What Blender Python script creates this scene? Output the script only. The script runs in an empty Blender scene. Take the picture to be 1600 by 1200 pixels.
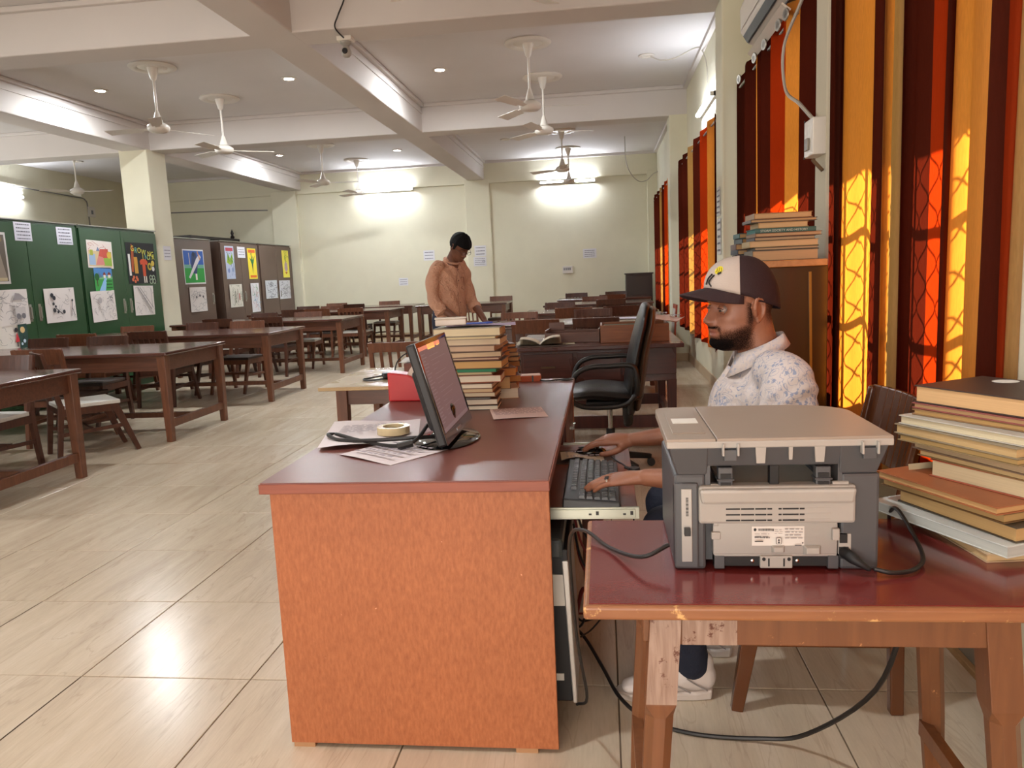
import bpy, bmesh, math, random
import numpy as np
from mathutils import Vector, Matrix
random.seed(7)
rnd = random.Random(11)
PI = math.pi
scene = bpy.context.scene
COL = scene.collection

# ------------------------------------------------------------------ camera
def cam_axes(yaw, pitch, roll):
    cy, sy = math.cos(yaw), math.sin(yaw); cp, sp = math.cos(pitch), math.sin(pitch)
    f = Vector((-sy*cp, cy*cp, -sp)); r = Vector((cy, sy, 0)); u = r.cross(f)
    cr, sr = math.cos(roll), math.sin(roll)
    return cr*r + sr*u, -sr*r + cr*u, f
cam_data = bpy.data.cameras.new('camera'); cam = bpy.data.objects.new('camera', cam_data); COL.objects.link(cam)
_r, _u, _f = cam_axes(.1198, .1412, -.0446)
M = Matrix((_r, _u, -_f)).transposed().to_4x4(); M.translation = Vector((0, 0, 1.284))
cam.matrix_world = M
cam_data.sensor_width = 36; cam_data.lens = 1214.3/1600*36; cam_data.clip_start = .02
scene.camera = cam

# ------------------------------------------------------------------ colour management
vs = scene.view_settings
scene.display_settings.display_device = 'sRGB'
vs.view_transform = 'Standard'; vs.look = 'None'; vs.gamma = 1; vs.use_curve_mapping = False
vs.exposure = 0.38
try:
    scene.cycles.use_denoising = True
    scene.cycles.max_bounces = 8; scene.cycles.diffuse_bounces = 4; scene.cycles.glossy_bounces = 3
    scene.cycles.transmission_bounces = 4; scene.cycles.transparent_max_bounces = 8
    scene.cycles.sample_clamp_indirect = 4.0
    scene.cycles.caustics_reflective = False; scene.cycles.caustics_refractive = False
except Exception:
    pass

# ------------------------------------------------------------------ world, sun, big lights
world = bpy.data.worlds.new('world'); scene.world = world; world.use_nodes = True
bg = world.node_tree.nodes['Background']; bg.inputs[0].default_value = (.85, .92, 1.0, 1); bg.inputs[1].default_value = 1.9
SUN_EL, SUN_AZ = math.radians(44.5), math.radians(-16)     # azimuth from +x, towards +y
sun_d = bpy.data.lights.new('sun', 'SUN'); sun_d.energy = 26; sun_d.color = (1, .86, .66); sun_d.angle = math.radians(.45)
sun = bpy.data.objects.new('sun', sun_d); COL.objects.link(sun)
to_sun = Vector((math.cos(SUN_EL)*math.cos(SUN_AZ), math.cos(SUN_EL)*math.sin(SUN_AZ), math.sin(SUN_EL)))
sun.rotation_euler = to_sun.to_track_quat('Z', 'Y').to_euler(); sun.location = (6, 0, 6)

def area(name, loc, rot, sx, sy, energy, color):
    d = bpy.data.lights.new(name, 'AREA'); d.shape = 'RECTANGLE'; d.size = sx; d.size_y = sy; d.energy = energy; d.color = color
    o = bpy.data.objects.new(name, d); COL.objects.link(o); o.location = loc; o.rotation_euler = rot
    return o
# soft fill lights added inside the closed rear wall, behind the camera
area('rear_fill', (-1.2, -2.95, 1.2), (PI/2, 0, 0), 4.2, 1.8, 150, (1, .92, .86))
area('rear_fill', (-7.0, -2.95, 1.2), (PI/2, 0, 0), 3.0, 1.8, 45, (1, .95, .9))
# cool fill lights added along the windowless left wall, out of frame
area('left_fill', (-10.2, 3.0, 1.9), (0, -PI/2, 0), 1.6, 3.0, 50, (.95, .97, 1))
area('left_fill', (-10.2, 8.5, 1.9), (0, -PI/2, 0), 1.6, 3.0, 75, (.95, .97, 1))

# ------------------------------------------------------------------ materials
def srgb(c):
    if isinstance(c, str):
        c = c.lstrip('#'); c = [int(c[i:i+2], 16)/255 for i in (0, 2, 4)]
    return tuple((x/12.92 if x <= .04045 else ((x+.055)/1.055)**2.4) for x in c) + (1,)
MATS = {}
def new_mat(name):
    m = bpy.data.materials.new(name); m.use_nodes = True
    nt = m.node_tree; b = nt.nodes['Principled BSDF']
    return m, nt, b
def mat(name, c, rough=.6, metal=0, vary=.0, scale=8, bump=0, bscale=60, spec=.5, emit=None, es=1, coat=0):
    if name in MATS: return MATS[name]
    m, nt, b = new_mat(name); N = nt.nodes; L = nt.links
    b.inputs['Base Color'].default_value = srgb(c); b.inputs['Roughness'].default_value = rough; b.inputs['Metallic'].default_value = metal
    b.inputs['Specular IOR Level'].default_value = spec
    if coat: b.inputs['Coat Weight'].default_value = coat; b.inputs['Coat Roughness'].default_value = .1
    tc = N.new('ShaderNodeTexCoord')
    n = N.new('ShaderNodeTexNoise'); n.inputs['Scale'].default_value = scale; n.inputs['Detail'].default_value = 5
    L.new(tc.outputs['Object'], n.inputs['Vector'])
    r = N.new('ShaderNodeMapRange'); r.inputs['To Min'].default_value = 1-vary-.02; r.inputs['To Max'].default_value = 1+vary+.02
    L.new(n.outputs['Fac'], r.inputs['Value'])
    mx = N.new('ShaderNodeMix'); mx.data_type = 'RGBA'; mx.blend_type = 'MULTIPLY'; mx.inputs['Factor'].default_value = 1
    mx.inputs['A'].default_value = srgb(c); L.new(r.outputs['Result'], mx.inputs['B']); L.new(mx.outputs['Result'], b.inputs['Base Color'])
    if bump:
        n2 = N.new('ShaderNodeTexNoise'); n2.inputs['Scale'].default_value = bscale; L.new(tc.outputs['Object'], n2.inputs['Vector'])
        bp = N.new('ShaderNodeBump'); bp.inputs['Strength'].default_value = bump; bp.inputs['Distance'].default_value = .01
        L.new(n2.outputs['Fac'], bp.inputs['Height']); L.new(bp.outputs['Normal'], b.inputs['Normal'])
    if emit is not None:
        b.inputs['Emission Color'].default_value = srgb(emit); b.inputs['Emission Strength'].default_value = es
    MATS[name] = m
    return m
def wood(name, c1, c2, rough=.35, axis='X', scale=6, stretch=14, coat=0, worn=None):
    if name in MATS: return MATS[name]
    m, nt, b = new_mat(name); N = nt.nodes; L = nt.links
    tc = N.new('ShaderNodeTexCoord'); mp = N.new('ShaderNodeMapping')
    s = [stretch, stretch, stretch]; s['XYZ'.index(axis)] = 1.2
    mp.inputs['Scale'].default_value = s; L.new(tc.outputs['Object'], mp.inputs['Vector'])
    n = N.new('ShaderNodeTexNoise'); n.inputs['Scale'].default_value = scale*.6; n.inputs['Detail'].default_value = 6; n.inputs['Distortion'].default_value = .6
    L.new(mp.outputs['Vector'], n.inputs['Vector'])
    cr = N.new('ShaderNodeValToRGB'); cr.color_ramp.elements[0].position = .2; cr.color_ramp.elements[1].position = .85
    cr.color_ramp.elements[0].color = srgb(c1); cr.color_ramp.elements[1].color = srgb(c2)
    L.new(n.outputs['Fac'], cr.inputs['Fac']); out = cr.outputs['Color']
    if worn:
        n3 = N.new('ShaderNodeTexNoise'); n3.inputs['Scale'].default_value = worn[1]; n3.inputs['Detail'].default_value = 8; n3.inputs['Roughness'].default_value = .7
        L.new(tc.outputs['Object'], n3.inputs['Vector'])
        rr = N.new('ShaderNodeValToRGB'); rr.color_ramp.elements[0].position = worn[2]; rr.color_ramp.elements[1].position = worn[2]+.06
        L.new(n3.outputs['Fac'], rr.inputs['Fac'])
        mx = N.new('ShaderNodeMix'); mx.data_type = 'RGBA'; L.new(rr.outputs['Color'], mx.inputs['Factor']); L.new(out, mx.inputs['A']); mx.inputs['B'].default_value = srgb(worn[0]); out = mx.outputs['Result']
    L.new(out, b.inputs['Base Color']); b.inputs['Roughness'].default_value = rough
    n2 = N.new('ShaderNodeTexNoise'); n2.inputs['Scale'].default_value = 5; L.new(tc.outputs['Object'], n2.inputs['Vector'])
    r = N.new('ShaderNodeMapRange'); r.inputs['To Min'].default_value = max(.05, rough-.08); r.inputs['To Max'].default_value = rough+.12
    L.new(n2.outputs['Fac'], r.inputs['Value']); L.new(r.outputs['Result'], b.inputs['Roughness'])
    if coat: b.inputs['Coat Weight'].default_value = coat; b.inputs['Coat Roughness'].default_value = .12
    MATS[name] = m
    return m
def emis(name, c, s):
    if name in MATS: return MATS[name]
    m = bpy.data.materials.new(name); m.use_nodes = True; nt = m.node_tree; nt.nodes.clear()
    e = nt.nodes.new('ShaderNodeEmission'); o = nt.nodes.new('ShaderNodeOutputMaterial')
    e.inputs[0].default_value = srgb(c); e.inputs[1].default_value = s; nt.links.new(e.outputs[0], o.inputs[0])
    MATS[name] = m; return m
def cloth(name, c, trans, tw=.5, rough=.9, weave=900):
    """curtain cloth: diffuse front, the colour it passes behind"""
    if name in MATS: return MATS[name]
    m = bpy.data.materials.new(name); m.use_nodes = True; nt = m.node_tree; nt.nodes.clear(); N = nt.nodes; L = nt.links
    o = N.new('ShaderNodeOutputMaterial'); d = N.new('ShaderNodeBsdfDiffuse'); t = N.new('ShaderNodeBsdfTranslucent'); mx = N.new('ShaderNodeMixShader')
    tc = N.new('ShaderNodeTexCoord'); n = N.new('ShaderNodeTexNoise'); n.inputs['Scale'].default_value = 220; n.inputs['Detail'].default_value = 2
    mp = N.new('ShaderNodeMapping'); mp.inputs['Scale'].default_value = (1, 1, .15); L.new(tc.outputs['Object'], mp.inputs['Vector']); L.new(mp.outputs['Vector'], n.inputs['Vector'])
    r = N.new('ShaderNodeMapRange'); r.inputs['To Min'].default_value = .82; r.inputs['To Max'].default_value = 1.15; L.new(n.outputs['Fac'], r.inputs['Value'])
    for col, sh in ((c, d), (trans, t)):
        q = N.new('ShaderNodeMix'); q.data_type = 'RGBA'; q.blend_type = 'MULTIPLY'; q.inputs['Factor'].default_value = 1; q.inputs['A'].default_value = srgb(col)
        L.new(r.outputs['Result'], q.inputs['B']); L.new(q.outputs['Result'], sh.inputs['Color'])
    mx.inputs[0].default_value = tw
    L.new(d.outputs[0], mx.inputs[1]); L.new(t.outputs[0], mx.inputs[2]); L.new(mx.outputs[0], o.inputs[0])
    MATS[name] = m; return m

# ------------------------------------------------------------------ mesh building
class MB:
    def __init__(s): s.v = []; s.f = []; s.m = []; s.cur = 0
    def add(s, verts, faces):
        k = len(s.v); s.v += [tuple(v) for v in verts]; s.f += [tuple(i+k for i in f) for f in faces]; s.m += [s.cur]*len(faces); return s
    def box(s, x0, x1, y0, y1, z0, z1, rot=None, piv=None):
        vs_ = [(x, y, z) for x in (x0, x1) for y in (y0, y1) for z in (z0, z1)]
        if rot is not None:
            R = Matrix.Rotation(rot[0], 4, rot[1]); p = Vector(piv if piv is not None else ((x0+x1)/2, (y0+y1)/2, (z0+z1)/2))
            vs_ = [p + R @ (Vector(v)-p) for v in vs_]
        return s.add(vs_, [(0, 1, 3, 2), (4, 6, 7, 5), (0, 4, 5, 1), (2, 3, 7, 6), (0, 2, 6, 4), (1, 5, 7, 3)])
    def hexa(s, b, t):  # bottom 4 pts ccw, top 4 pts ccw
        return s.add(list(b)+list(t), [(3, 2, 1, 0), (4, 5, 6, 7), (0, 1, 5, 4), (1, 2, 6, 5), (2, 3, 7, 6), (3, 0, 4, 7)])
    def bar(s, p0, p1, w0, d0, w1=None, d1=None, ref=(0, 1, 0)):
        """tapering rectangular bar p0->p1, w along side, d along ref"""
        w1 = w0 if w1 is None else w1; d1 = d0 if d1 is None else d1
        p0 = Vector(p0); p1 = Vector(p1); t = (p1-p0).normalized(); r = Vector(ref); a = t.cross(r)
        if a.length < 1e-5: a = t.orthogonal()
        a.normalize(); b = a.cross(t)
        def q(p, w, d): return [p - a*w/2 - b*d/2, p + a*w/2 - b*d/2, p + a*w/2 + b*d/2, p - a*w/2 + b*d/2]
        return s.hexa(q(p0, w0, d0), q(p1, w1, d1))
    def cyl(s, p0, p1, r0, r1=None, n=16, cap=True):
        r1 = r0 if r1 is None else r1; p0 = Vector(p0); p1 = Vector(p1); t = (p1-p0).normalized(); a = t.orthogonal().normalized(); b = t.cross(a)
        vs_ = []
        for p, r in ((p0, r0), (p1, r1)):
            vs_ += [p + a*r*math.cos(2*PI*i/n) + b*r*math.sin(2*PI*i/n) for i in range(n)]
        fs = [(i, (i+1) % n, n+(i+1) % n, n+i) for i in range(n)]
        if cap: fs += [tuple(range(n-1, -1, -1)), tuple(range(n, 2*n))]
        return s.add(vs_, fs)
    def lathe(s, prof, c=(0, 0, 0), n=24, axis='Z'):
        vs_ = []; fs = []; c = Vector(c)
        for r, z in prof:
            for i in range(n):
                a = 2*PI*i/n
                p = (r*math.cos(a), r*math.sin(a), z) if axis == 'Z' else ((z, r*math.cos(a), r*math.sin(a)) if axis == 'X' else (r*math.sin(a), z, r*math.cos(a)))
                vs_.append(c+Vector(p))
        for k in range(len(prof)-1):
            for i in range(n):
                j = (i+1) % n; fs.append((k*n+i, k*n+j, (k+1)*n+j, (k+1)*n+i))
        if prof[0][0] > 1e-6: fs.append(tuple(range(n-1, -1, -1)))
        if prof[-1][0] > 1e-6: fs.append(tuple(range((len(prof)-1)*n, len(prof)*n)))
        return s.add(vs_, fs)
    def tube(s, pts, r, n=8, smooth=True, k=6):
        P = catmull(pts, k) if smooth and len(pts) > 2 else [Vector(p) for p in pts]
        rings = []; prev = None
        for i, p in enumerate(P):
            t = (P[min(i+1, len(P)-1)] - P[max(i-1, 0)]).normalized()
            a = t.orthogonal().normalized() if prev is None else (prev - t*prev.dot(t)).normalized()
            prev = a; b = t.cross(a)
            rings.append([p + a*r*math.cos(2*PI*j/n) + b*r*math.sin(2*PI*j/n) for j in range(n)])
        vs_ = [v for q in rings for v in q]; fs = []
        for i in range(len(rings)-1):
            for j in range(n): fs.append((i*n+j, i*n+(j+1) % n, (i+1)*n+(j+1) % n, (i+1)*n+j))
        fs += [tuple(range(n-1, -1, -1)), tuple(range((len(rings)-1)*n, len(rings)*n))]
        return s.add(vs_, fs)
    def prism(s, poly, z0, z1, T=None):
        n = len(poly); vs_ = [(x, y, z0) for x, y in poly] + [(x, y, z1) for x, y in poly]
        if T is not None: vs_ = [T @ Vector(v) for v in vs_]
        return s.add(vs_, [tuple(range(n-1, -1, -1)), tuple(range(n, 2*n))] + [(i, (i+1) % n, n+(i+1) % n, n+i) for i in range(n)])
    def limb(s, pts, rads, n=20, ref=(0, 1, 0), k=6):
        """smooth tapering limb; rads = (side radius, ref radius) or one number"""
        rads = [(r, r) if not isinstance(r, (tuple, list)) else r for r in rads]
        P = catmull(pts, k); R = catmull([(a, b, 0) for a, b in rads], k)
        vs_ = []; ref = Vector(ref); m = len(P)
        def ring(p, t, ra, rb):
            a = t.cross(ref)
            if a.length < 1e-4: a = t.orthogonal()
            a.normalize(); b = a.cross(t).normalized()
            return [p + a*ra*math.cos(2*PI*j/n) + b*rb*math.sin(2*PI*j/n) for j in range(n)]
        t0 = (P[1]-P[0]).normalized(); t1 = (P[-1]-P[-2]).normalized(); rings = []
        for f in (.96, .75, .4): 
            h = math.sqrt(1-f*f); rr = min(R[0][0], R[0][1]); rings.append(ring(P[0]-t0*rr*f, t0, R[0][0]*h, R[0][1]*h))
        for i in range(m):
            t = (P[min(i+1, m-1)] - P[max(i-1, 0)]).normalized(); rings.append(ring(P[i], t, R[i][0], R[i][1]))
        for f in (.4, .75, .96):
            h = math.sqrt(1-f*f); rr = min(R[-1][0], R[-1][1]); rings.append(ring(P[-1]+t1*rr*f, t1, R[-1][0]*h, R[-1][1]*h))
        vs_ = [v for q in rings for v in q]; fs = []
        for i in range(len(rings)-1):
            for j in range(n): fs.append((i*n+j, i*n+(j+1) % n, (i+1)*n+(j+1) % n, (i+1)*n+j))
        fs += [tuple(range(n-1, -1, -1)), tuple(range((len(rings)-1)*n, len(rings)*n))]
        return s.add(vs_, fs)
    def ball(s, c, r, n=16, T=None):
        r = (r, r, r) if not isinstance(r, (tuple, list)) else r; m = n//2; vs_ = []; fs = []; c = Vector(c)
        for i in range(m+1):
            th = PI*i/m
            for j in range(n):
                ph = 2*PI*j/n; p = Vector((r[0]*math.sin(th)*math.cos(ph), r[1]*math.sin(th)*math.sin(ph), r[2]*math.cos(th)))
                vs_.append(c + (T @ p if T is not None else p))
        for i in range(m):
            for j in range(n): fs.append((i*n+j, (i+1)*n+j, (i+1)*n+(j+1) % n, i*n+(j+1) % n))
        return s.add(vs_, fs)
    def xform(s, T):
        s.v = [tuple(T @ Vector(v)) for v in s.v]; return s
    def build(s, name, mats, parent=None, bevel=0, smooth=False, seg=2, loc=None, rot=None, clean=True):
        me = bpy.data.meshes.new(name); me.from_pydata(s.v, [], s.f)
        mats = mats if isinstance(mats, (list, tuple)) else [mats]
        for m in mats: me.materials.append(m)
        if len(mats) > 1: me.polygons.foreach_set('material_index', s.m)
        if clean:
            bm = bmesh.new(); bm.from_mesh(me); bmesh.ops.recalc_face_normals(bm, faces=bm.faces); bm.to_mesh(me); bm.free()
        if smooth: me.polygons.foreach_set('use_smooth', [True]*len(me.polygons))
        me.update()
        o = bpy.data.objects.new(name, me); COL.objects.link(o)
        if parent is not None: o.parent = parent
        if loc is not None: o.location = loc
        if rot is not None: o.rotation_euler = rot
        if bevel:
            b = o.modifiers.new('bevel', 'BEVEL'); b.width = bevel; b.segments = seg; b.limit_method = 'ANGLE'; b.angle_limit = math.radians(40)
        if smooth and bevel == 0 and smooth != 'full':
            try: me.set_sharp_from_angle(angle=math.radians(45))
            except Exception: pass
        return o
def catmull(pts, k=6):
    P = [Vector(p) for p in pts]
    if len(P) < 3:
        return [P[0].lerp(P[1], i/k) for i in range(k+1)]
    out = []
    for i in range(len(P)-1):
        a = P[i-1] if i > 0 else P[0]*2-P[1]; b = P[i]; c = P[i+1]; d = P[i+2] if i+2 < len(P) else P[-1]*2-P[-2]
        for j in range(k):
            t = j/k
            out.append(.5*((2*b) + (c-a)*t + (2*a-5*b+4*c-d)*t*t + (3*b-a-3*c+d)*t**3))
    out.append(P[-1]); return out
def thing(name, label, cat, loc=(0, 0, 0), rz=0, group=None):
    o = bpy.data.objects.new(name, None); COL.objects.link(o); o.location = loc; o.rotation_euler = (0, 0, rz); o.empty_display_size = .1
    o['label'] = label; o['category'] = cat
    if group: o['group'] = group
    return o
def tag(o, label, cat, group=None, kind=None):
    o['label'] = label; o['category'] = cat
    if group: o['group'] = group
    if kind: o['kind'] = kind
    return o
def struct(o, label=None):
    o['kind'] = 'structure'
    if label: o['label'] = label
    return o
def dup(root, loc, rz, label, group=None, name=None):
    r = root.copy(); COL.objects.link(r); r.location = loc; r.rotation_euler = (0, 0, rz); r['label'] = label
    if group: r['group'] = group
    for ch in list(root.children):
        c = ch.copy(); COL.objects.link(c); c.parent = r
        for g in list(ch.children):
            d = g.copy(); COL.objects.link(d); d.parent = c
    return r
def text_part(body, size, m, parent, loc, rot, name='lettering', ext=.0004, align='LEFT', sx=1):
    cu = bpy.data.curves.new(name, 'FONT'); cu.body = body; cu.size = size; cu.extrude = ext; cu.align_x = align; cu.resolution_u = 2
    o = bpy.data.objects.new('tmp', cu); COL.objects.link(o)
    dg = bpy.context.evaluated_depsgraph_get(); me = bpy.data.meshes.new_from_object(o.evaluated_get(dg)); bpy.data.objects.remove(o)
    me.materials.clear(); me.materials.append(m)
    q = bpy.data.objects.new(name, me); COL.objects.link(q); q.parent = parent; q.location = loc; q.rotation_euler = rot; q.scale = (sx, 1, 1)
    return q
ORD = ['first', 'second', 'third', 'fourth', 'fifth', 'sixth', 'seventh', 'eighth', 'ninth', 'tenth', 'eleventh', 'twelfth', 'thirteenth', 'fourteenth', 'fifteenth', 'sixteenth', 'seventeenth', 'eighteenth']

# ================================================================== THE ROOM
CEIL = 3.6; BEAM = 3.23; WX = 1.16; BACK = 16.4; LEFT = -10.3; REAR = -3.0
wall_m = mat('cream_wall_paint', '#e2dec6', .75, vary=.04, scale=3, bump=.05, bscale=40)
wall_n = mat('beige_wall_paint', '#cfc8b2', .75, vary=.03, scale=3, bump=.05, bscale=40)
ceil_m = mat('white_ceiling_paint', '#dcd8d6', .8, vary=.04, scale=1.5, bump=.04, bscale=20)
beam_m = mat('beam_paint', '#d6d0cb', .8, vary=.03, scale=2, bump=.04, bscale=20)

# floor: grout slab and polished tiles
def tile_mat():
    m, nt, b = new_mat('veined_floor_tile'); N = nt.nodes; L = nt.links
    tc = N.new('ShaderNodeTexCoord'); oi = N.new('ShaderNodeObjectInfo')
    geo = N.new('ShaderNodeNewGeometry')
    ad = N.new('ShaderNodeVectorMath'); ad.operation = 'ADD'
    sc = N.new('ShaderNodeVectorMath'); sc.operation = 'SCALE'; sc.inputs[0].default_value = (37, 91, 13); L.new(oi.outputs['Random'], sc.inputs['Scale'])
    L.new(geo.outputs['Position'], ad.inputs[0]); L.new(sc.outputs[0], ad.inputs[1])
    mp = N.new('ShaderNodeMapping'); mp.inputs['Rotation'].default_value = (0, 0, math.radians(14)); mp.inputs['Scale'].default_value = (6.5, .8, 1)
    L.new(ad.outputs[0], mp.inputs['Vector'])
    n1 = N.new('ShaderNodeTexNoise'); n1.inputs['Scale'].default_value = 1.6; n1.inputs['Detail'].default_value = 8; n1.inputs['Roughness'].default_value = .62; n1.inputs['Distortion'].default_value = .5
    L.new(mp.outputs[0], n1.inputs['Vector'])
    cr = N.new('ShaderNodeValToRGB'); e = cr.color_ramp.elements
    e[0].position = .25; e[0].color = srgb('#bba994'); e[1].position = .75; e[1].color = srgb('#d4c5b0')
    q = e.new(.5); q.color = srgb('#c9b9a2')
    L.new(n1.outputs['Fac'], cr.inputs['Fac'])
    # thin darker veins
    n2 = N.new('ShaderNodeTexNoise'); n2.inputs['Scale'].default_value = .9; n2.inputs['Detail'].default_value = 4; n2.inputs['Distortion'].default_value = 1.4
    L.new(mp.outputs[0], n2.inputs['Vector'])
    s = N.new('ShaderNodeMath'); s.operation = 'SUBTRACT'; s.inputs[1].default_value = .5; L.new(n2.outputs['Fac'], s.inputs[0])
    ab = N.new('ShaderNodeMath'); ab.operation = 'ABSOLUTE'; L.new(s.outputs[0], ab.inputs[0])
    mr = N.new('ShaderNodeMapRange'); mr.inputs['From Min'].default_value = 0; mr.inputs['From Max'].default_value = .012; mr.inputs['To Min'].default_value = .26; mr.inputs['To Max'].default_value = 0
    L.new(ab.outputs[0], mr.inputs['Value'])
    mx = N.new('ShaderNodeMix'); mx.data_type = 'RGBA'; L.new(mr.outputs['Result'], mx.inputs['Factor']); L.new(cr.outputs['Color'], mx.inputs['A']); mx.inputs['B'].default_value = srgb('#99806a')
    # small flecks
    n3 = N.new('ShaderNodeTexNoise'); n3.inputs['Scale'].default_value = 22; n3.inputs['Detail'].default_value = 5; L.new(mp.outputs[0], n3.inputs['Vector'])
    r3 = N.new('ShaderNodeMapRange'); r3.inputs['To Min'].default_value = .9; r3.inputs['To Max'].default_value = 1.1; L.new(n3.outputs['Fac'], r3.inputs['Value'])
    m3 = N.new('ShaderNodeMix'); m3.data_type = 'RGBA'; m3.blend_type = 'MULTIPLY'; m3.inputs['Factor'].default_value = 1; L.new(mx.outputs['Result'], m3.inputs['A']); L.new(r3.outputs['Result'], m3.inputs['B'])
    L.new(m3.outputs['Result'], b.inputs['Base Color'])
    b.inputs['Roughness'].default_value = .23; b.inputs['Specular IOR Level'].default_value = .5
    return m
tile_m = tile_mat(); grout_m = mat('grout', '#6f5f4c', .9)
fl = MB(); fl.box(LEFT-.2, WX+.2, REAR, BACK+.2, -.06, -.004)
floor = struct(fl.build('floor', grout_m), 'polished beige veined tile floor of the hall')
GX, GY, GS = -1.7843, 2.2778, .6
tm = MB(); g_ = GS/2-.0022
tm.add([(-g_, -g_, -.01), (g_, -g_, -.01), (g_, g_, -.01), (-g_, g_, -.01), (-g_, -g_, -.0012), (g_, -g_, -.0012), (g_, g_, -.0012), (-g_, g_, -.0012),
        (-g_+.0015, -g_+.0015, 0), (g_-.0015, -g_+.0015, 0), (g_-.0015, g_-.0015, 0), (-g_+.0015, g_-.0015, 0)],
       [(0, 1, 5, 4), (1, 2, 6, 5), (2, 3, 7, 6), (3, 0, 4, 7), (4, 5, 9, 8), (5, 6, 10, 9), (6, 7, 11, 10), (7, 4, 8, 11), (8, 9, 10, 11)])
t0 = tm.build('tile', tile_m, floor); t0['_'] = 0; del t0['_']
first = True; rest = MB(); ntile = 0
for j in range(-9, 25):
    for i in range(-15, 5):
        cx, cy = GX+GS*(i+.5), GY+GS*(j+.5)
        if cx < LEFT-.3 or cx > WX+.3 or cy > BACK+.2 or cy < REAR-.2: continue
        # in view and near enough to tell the joints apart
        zc = cy*.985+.119*cx*-1; u = (cx*.993+cy*.119)/max(zc, .1)
        near = cy > .9 and cy < 9.0 and -.78 < (cx*.993+cy*.119)/max(cy*.985-.119*cx, .1) < .80
        if near and ntile < 298:
            if first: t = t0; first = False
            else:
                t = t0.copy(); COL.objects.link(t); t.parent = floor
            t.location = (cx, cy, 0); ntile += 1
        else:
            h = GS/2-.002; rest.add([(cx-h, cy-h, 0), (cx+h, cy-h, 0), (cx+h, cy+h, 0), (cx-h, cy+h, 0)], [(0, 1, 2, 3)])
ro = rest.build('distant_tiles', tile_m, floor, clean=False); ro['kind'] = 'stuff'

# walls with window openings
def wall_with_holes(name, x0, x1, ya, yb, z0, z1, holes, m, label):
    mb = MB(); y = ya
    for (h0, h1, hz0, hz1) in sorted(holes):
        mb.box(x0, x1, y, h0, z0, z1); mb.box(x0, x1, h0, h1, z0, hz0); mb.box(x0, x1, h0, h1, hz1, z1); y = h1
    mb.box(x0, x1, y, yb, z0, z1)
    return struct(mb.build(name, m), label)
WINS = [(-1.2, .9, .9, 2.55), (2.0, 3.38, .9, 2.55), (3.95, 5.95, .9, 2.5), (7.5, 10.4, .64, 2.5), (12.3, 15.4, .78, 2.5)]
wall_with_holes('wall_right', WX, WX+.22, REAR, BACK+.2, 0, CEIL, WINS, wall_m, 'cream right wall pierced by curtained windows')
struct(MB().box(LEFT, WX+.22, BACK, BACK+.2, 0, CEIL).build('wall_back', wall_m), 'pale cream back wall with stains and small notices')
struct(MB().box(LEFT-.2, LEFT, REAR, BACK+.2, 0, CEIL).build('wall_left', wall_m), 'cream left wall behind the steel cabinets')
struct(MB().box(LEFT-.2, WX+.22, REAR-.2, REAR, 0, CEIL).build('wall_rear', wall_n), 'rear wall of the hall behind the viewer')
struct(MB().box(LEFT-.2, WX+.22, REAR-.2, BACK+.2, CEIL, CEIL+.2).build('ceiling', ceil_m), 'off-white plastered ceiling between deep beams')

# windows: frame, panes, and a grille of wavy bars
frame_m = mat('grey_window_frame', '#8a8478', .5); grille_m = mat('painted_grille', '#55504a', .5)
def glass_mat():
    m = bpy.data.materials.new('window_glass'); m.use_nodes = True; nt = m.node_tree; nt.nodes.clear(); N = nt.nodes; L = nt.links
    o = N.new('ShaderNodeOutputMaterial'); t = N.new('ShaderNodeBsdfTransparent'); g = N.new('ShaderNodeBsdfGlossy'); x = N.new('ShaderNodeMixShader')
    t.inputs[0].default_value = (.92, .94, .92, 1); g.inputs['Roughness'].default_value = .02; x.inputs[0].default_value = .06
    L.new(t.outputs[0], x.inputs[1]); L.new(g.outputs[0], x.inputs[2]); L.new(x.outputs[0], o.inputs[0]); return m
glass_m = glass_mat()
for wi, (a, b, z0, z1) in enumerate(WINS):
    fx = WX+.10; mb = MB()
    mb.box(fx, fx+.05, a, a+.05, z0, z1).box(fx, fx+.05, b-.05, b, z0, z1).box(fx, fx+.05, a, b, z0, z0+.05).box(fx, fx+.05, a, b, z1-.05, z1)
    mb.box(fx, fx+.05, a, b, z1-.52, z1-.47)
    w = struct(mb.build('window_%d' % (wi+1), frame_m), 'steel framed window in the right wall behind striped curtains')
    npn = max(2, int(round((b-a)/.55))); s = (b-a-.1)/npn
    for k in range(npn):
        y0 = a+.05+k*s
        if k: MB().box(fx+.005, fx+.045, y0-.02, y0+.02, z0+.05, z1-.52).build('mullion', frame_m, w)
        MB().box(fx+.022, fx+.027, y0+.02, y0+s-.02, z0+.05, z1-.52).build('pane', glass_m, w)
    g = MB(); nb = max(3, int((b-a)/.062)); gx = fx+.09
    for k in range(nb+1):
        y = a+.03+(b-a-.06)*k/nb; ph = k*PI
        pts = [(gx, y+.030*math.sin(ph+zz*PI/.062), z0+.02+zz) for zz in [q*.0155 for q in range(int((z1-z0-.04)/.0155))]]
        g.tube(pts, .0034, n=4, smooth=False)
    for zz in (z0+.22, z0+.55, z0+.88, z0+1.2, z1-.06): g.box(gx-.006, gx+.006, a, b, zz-.010, zz+.010)
    for k in range(1, 4): g.box(gx-.006, gx+.006, a+(b-a)*k/4-.012, a+(b-a)*k/4+.012, z0, z1)
    g.build('grille', grille_m, w)
    sl = MB().box(WX-.03, WX+.1, a-.05, b+.05, z0-.03, z0).build('sill', mat('marble_sill', '#b9b3a4', .3), w)
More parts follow.
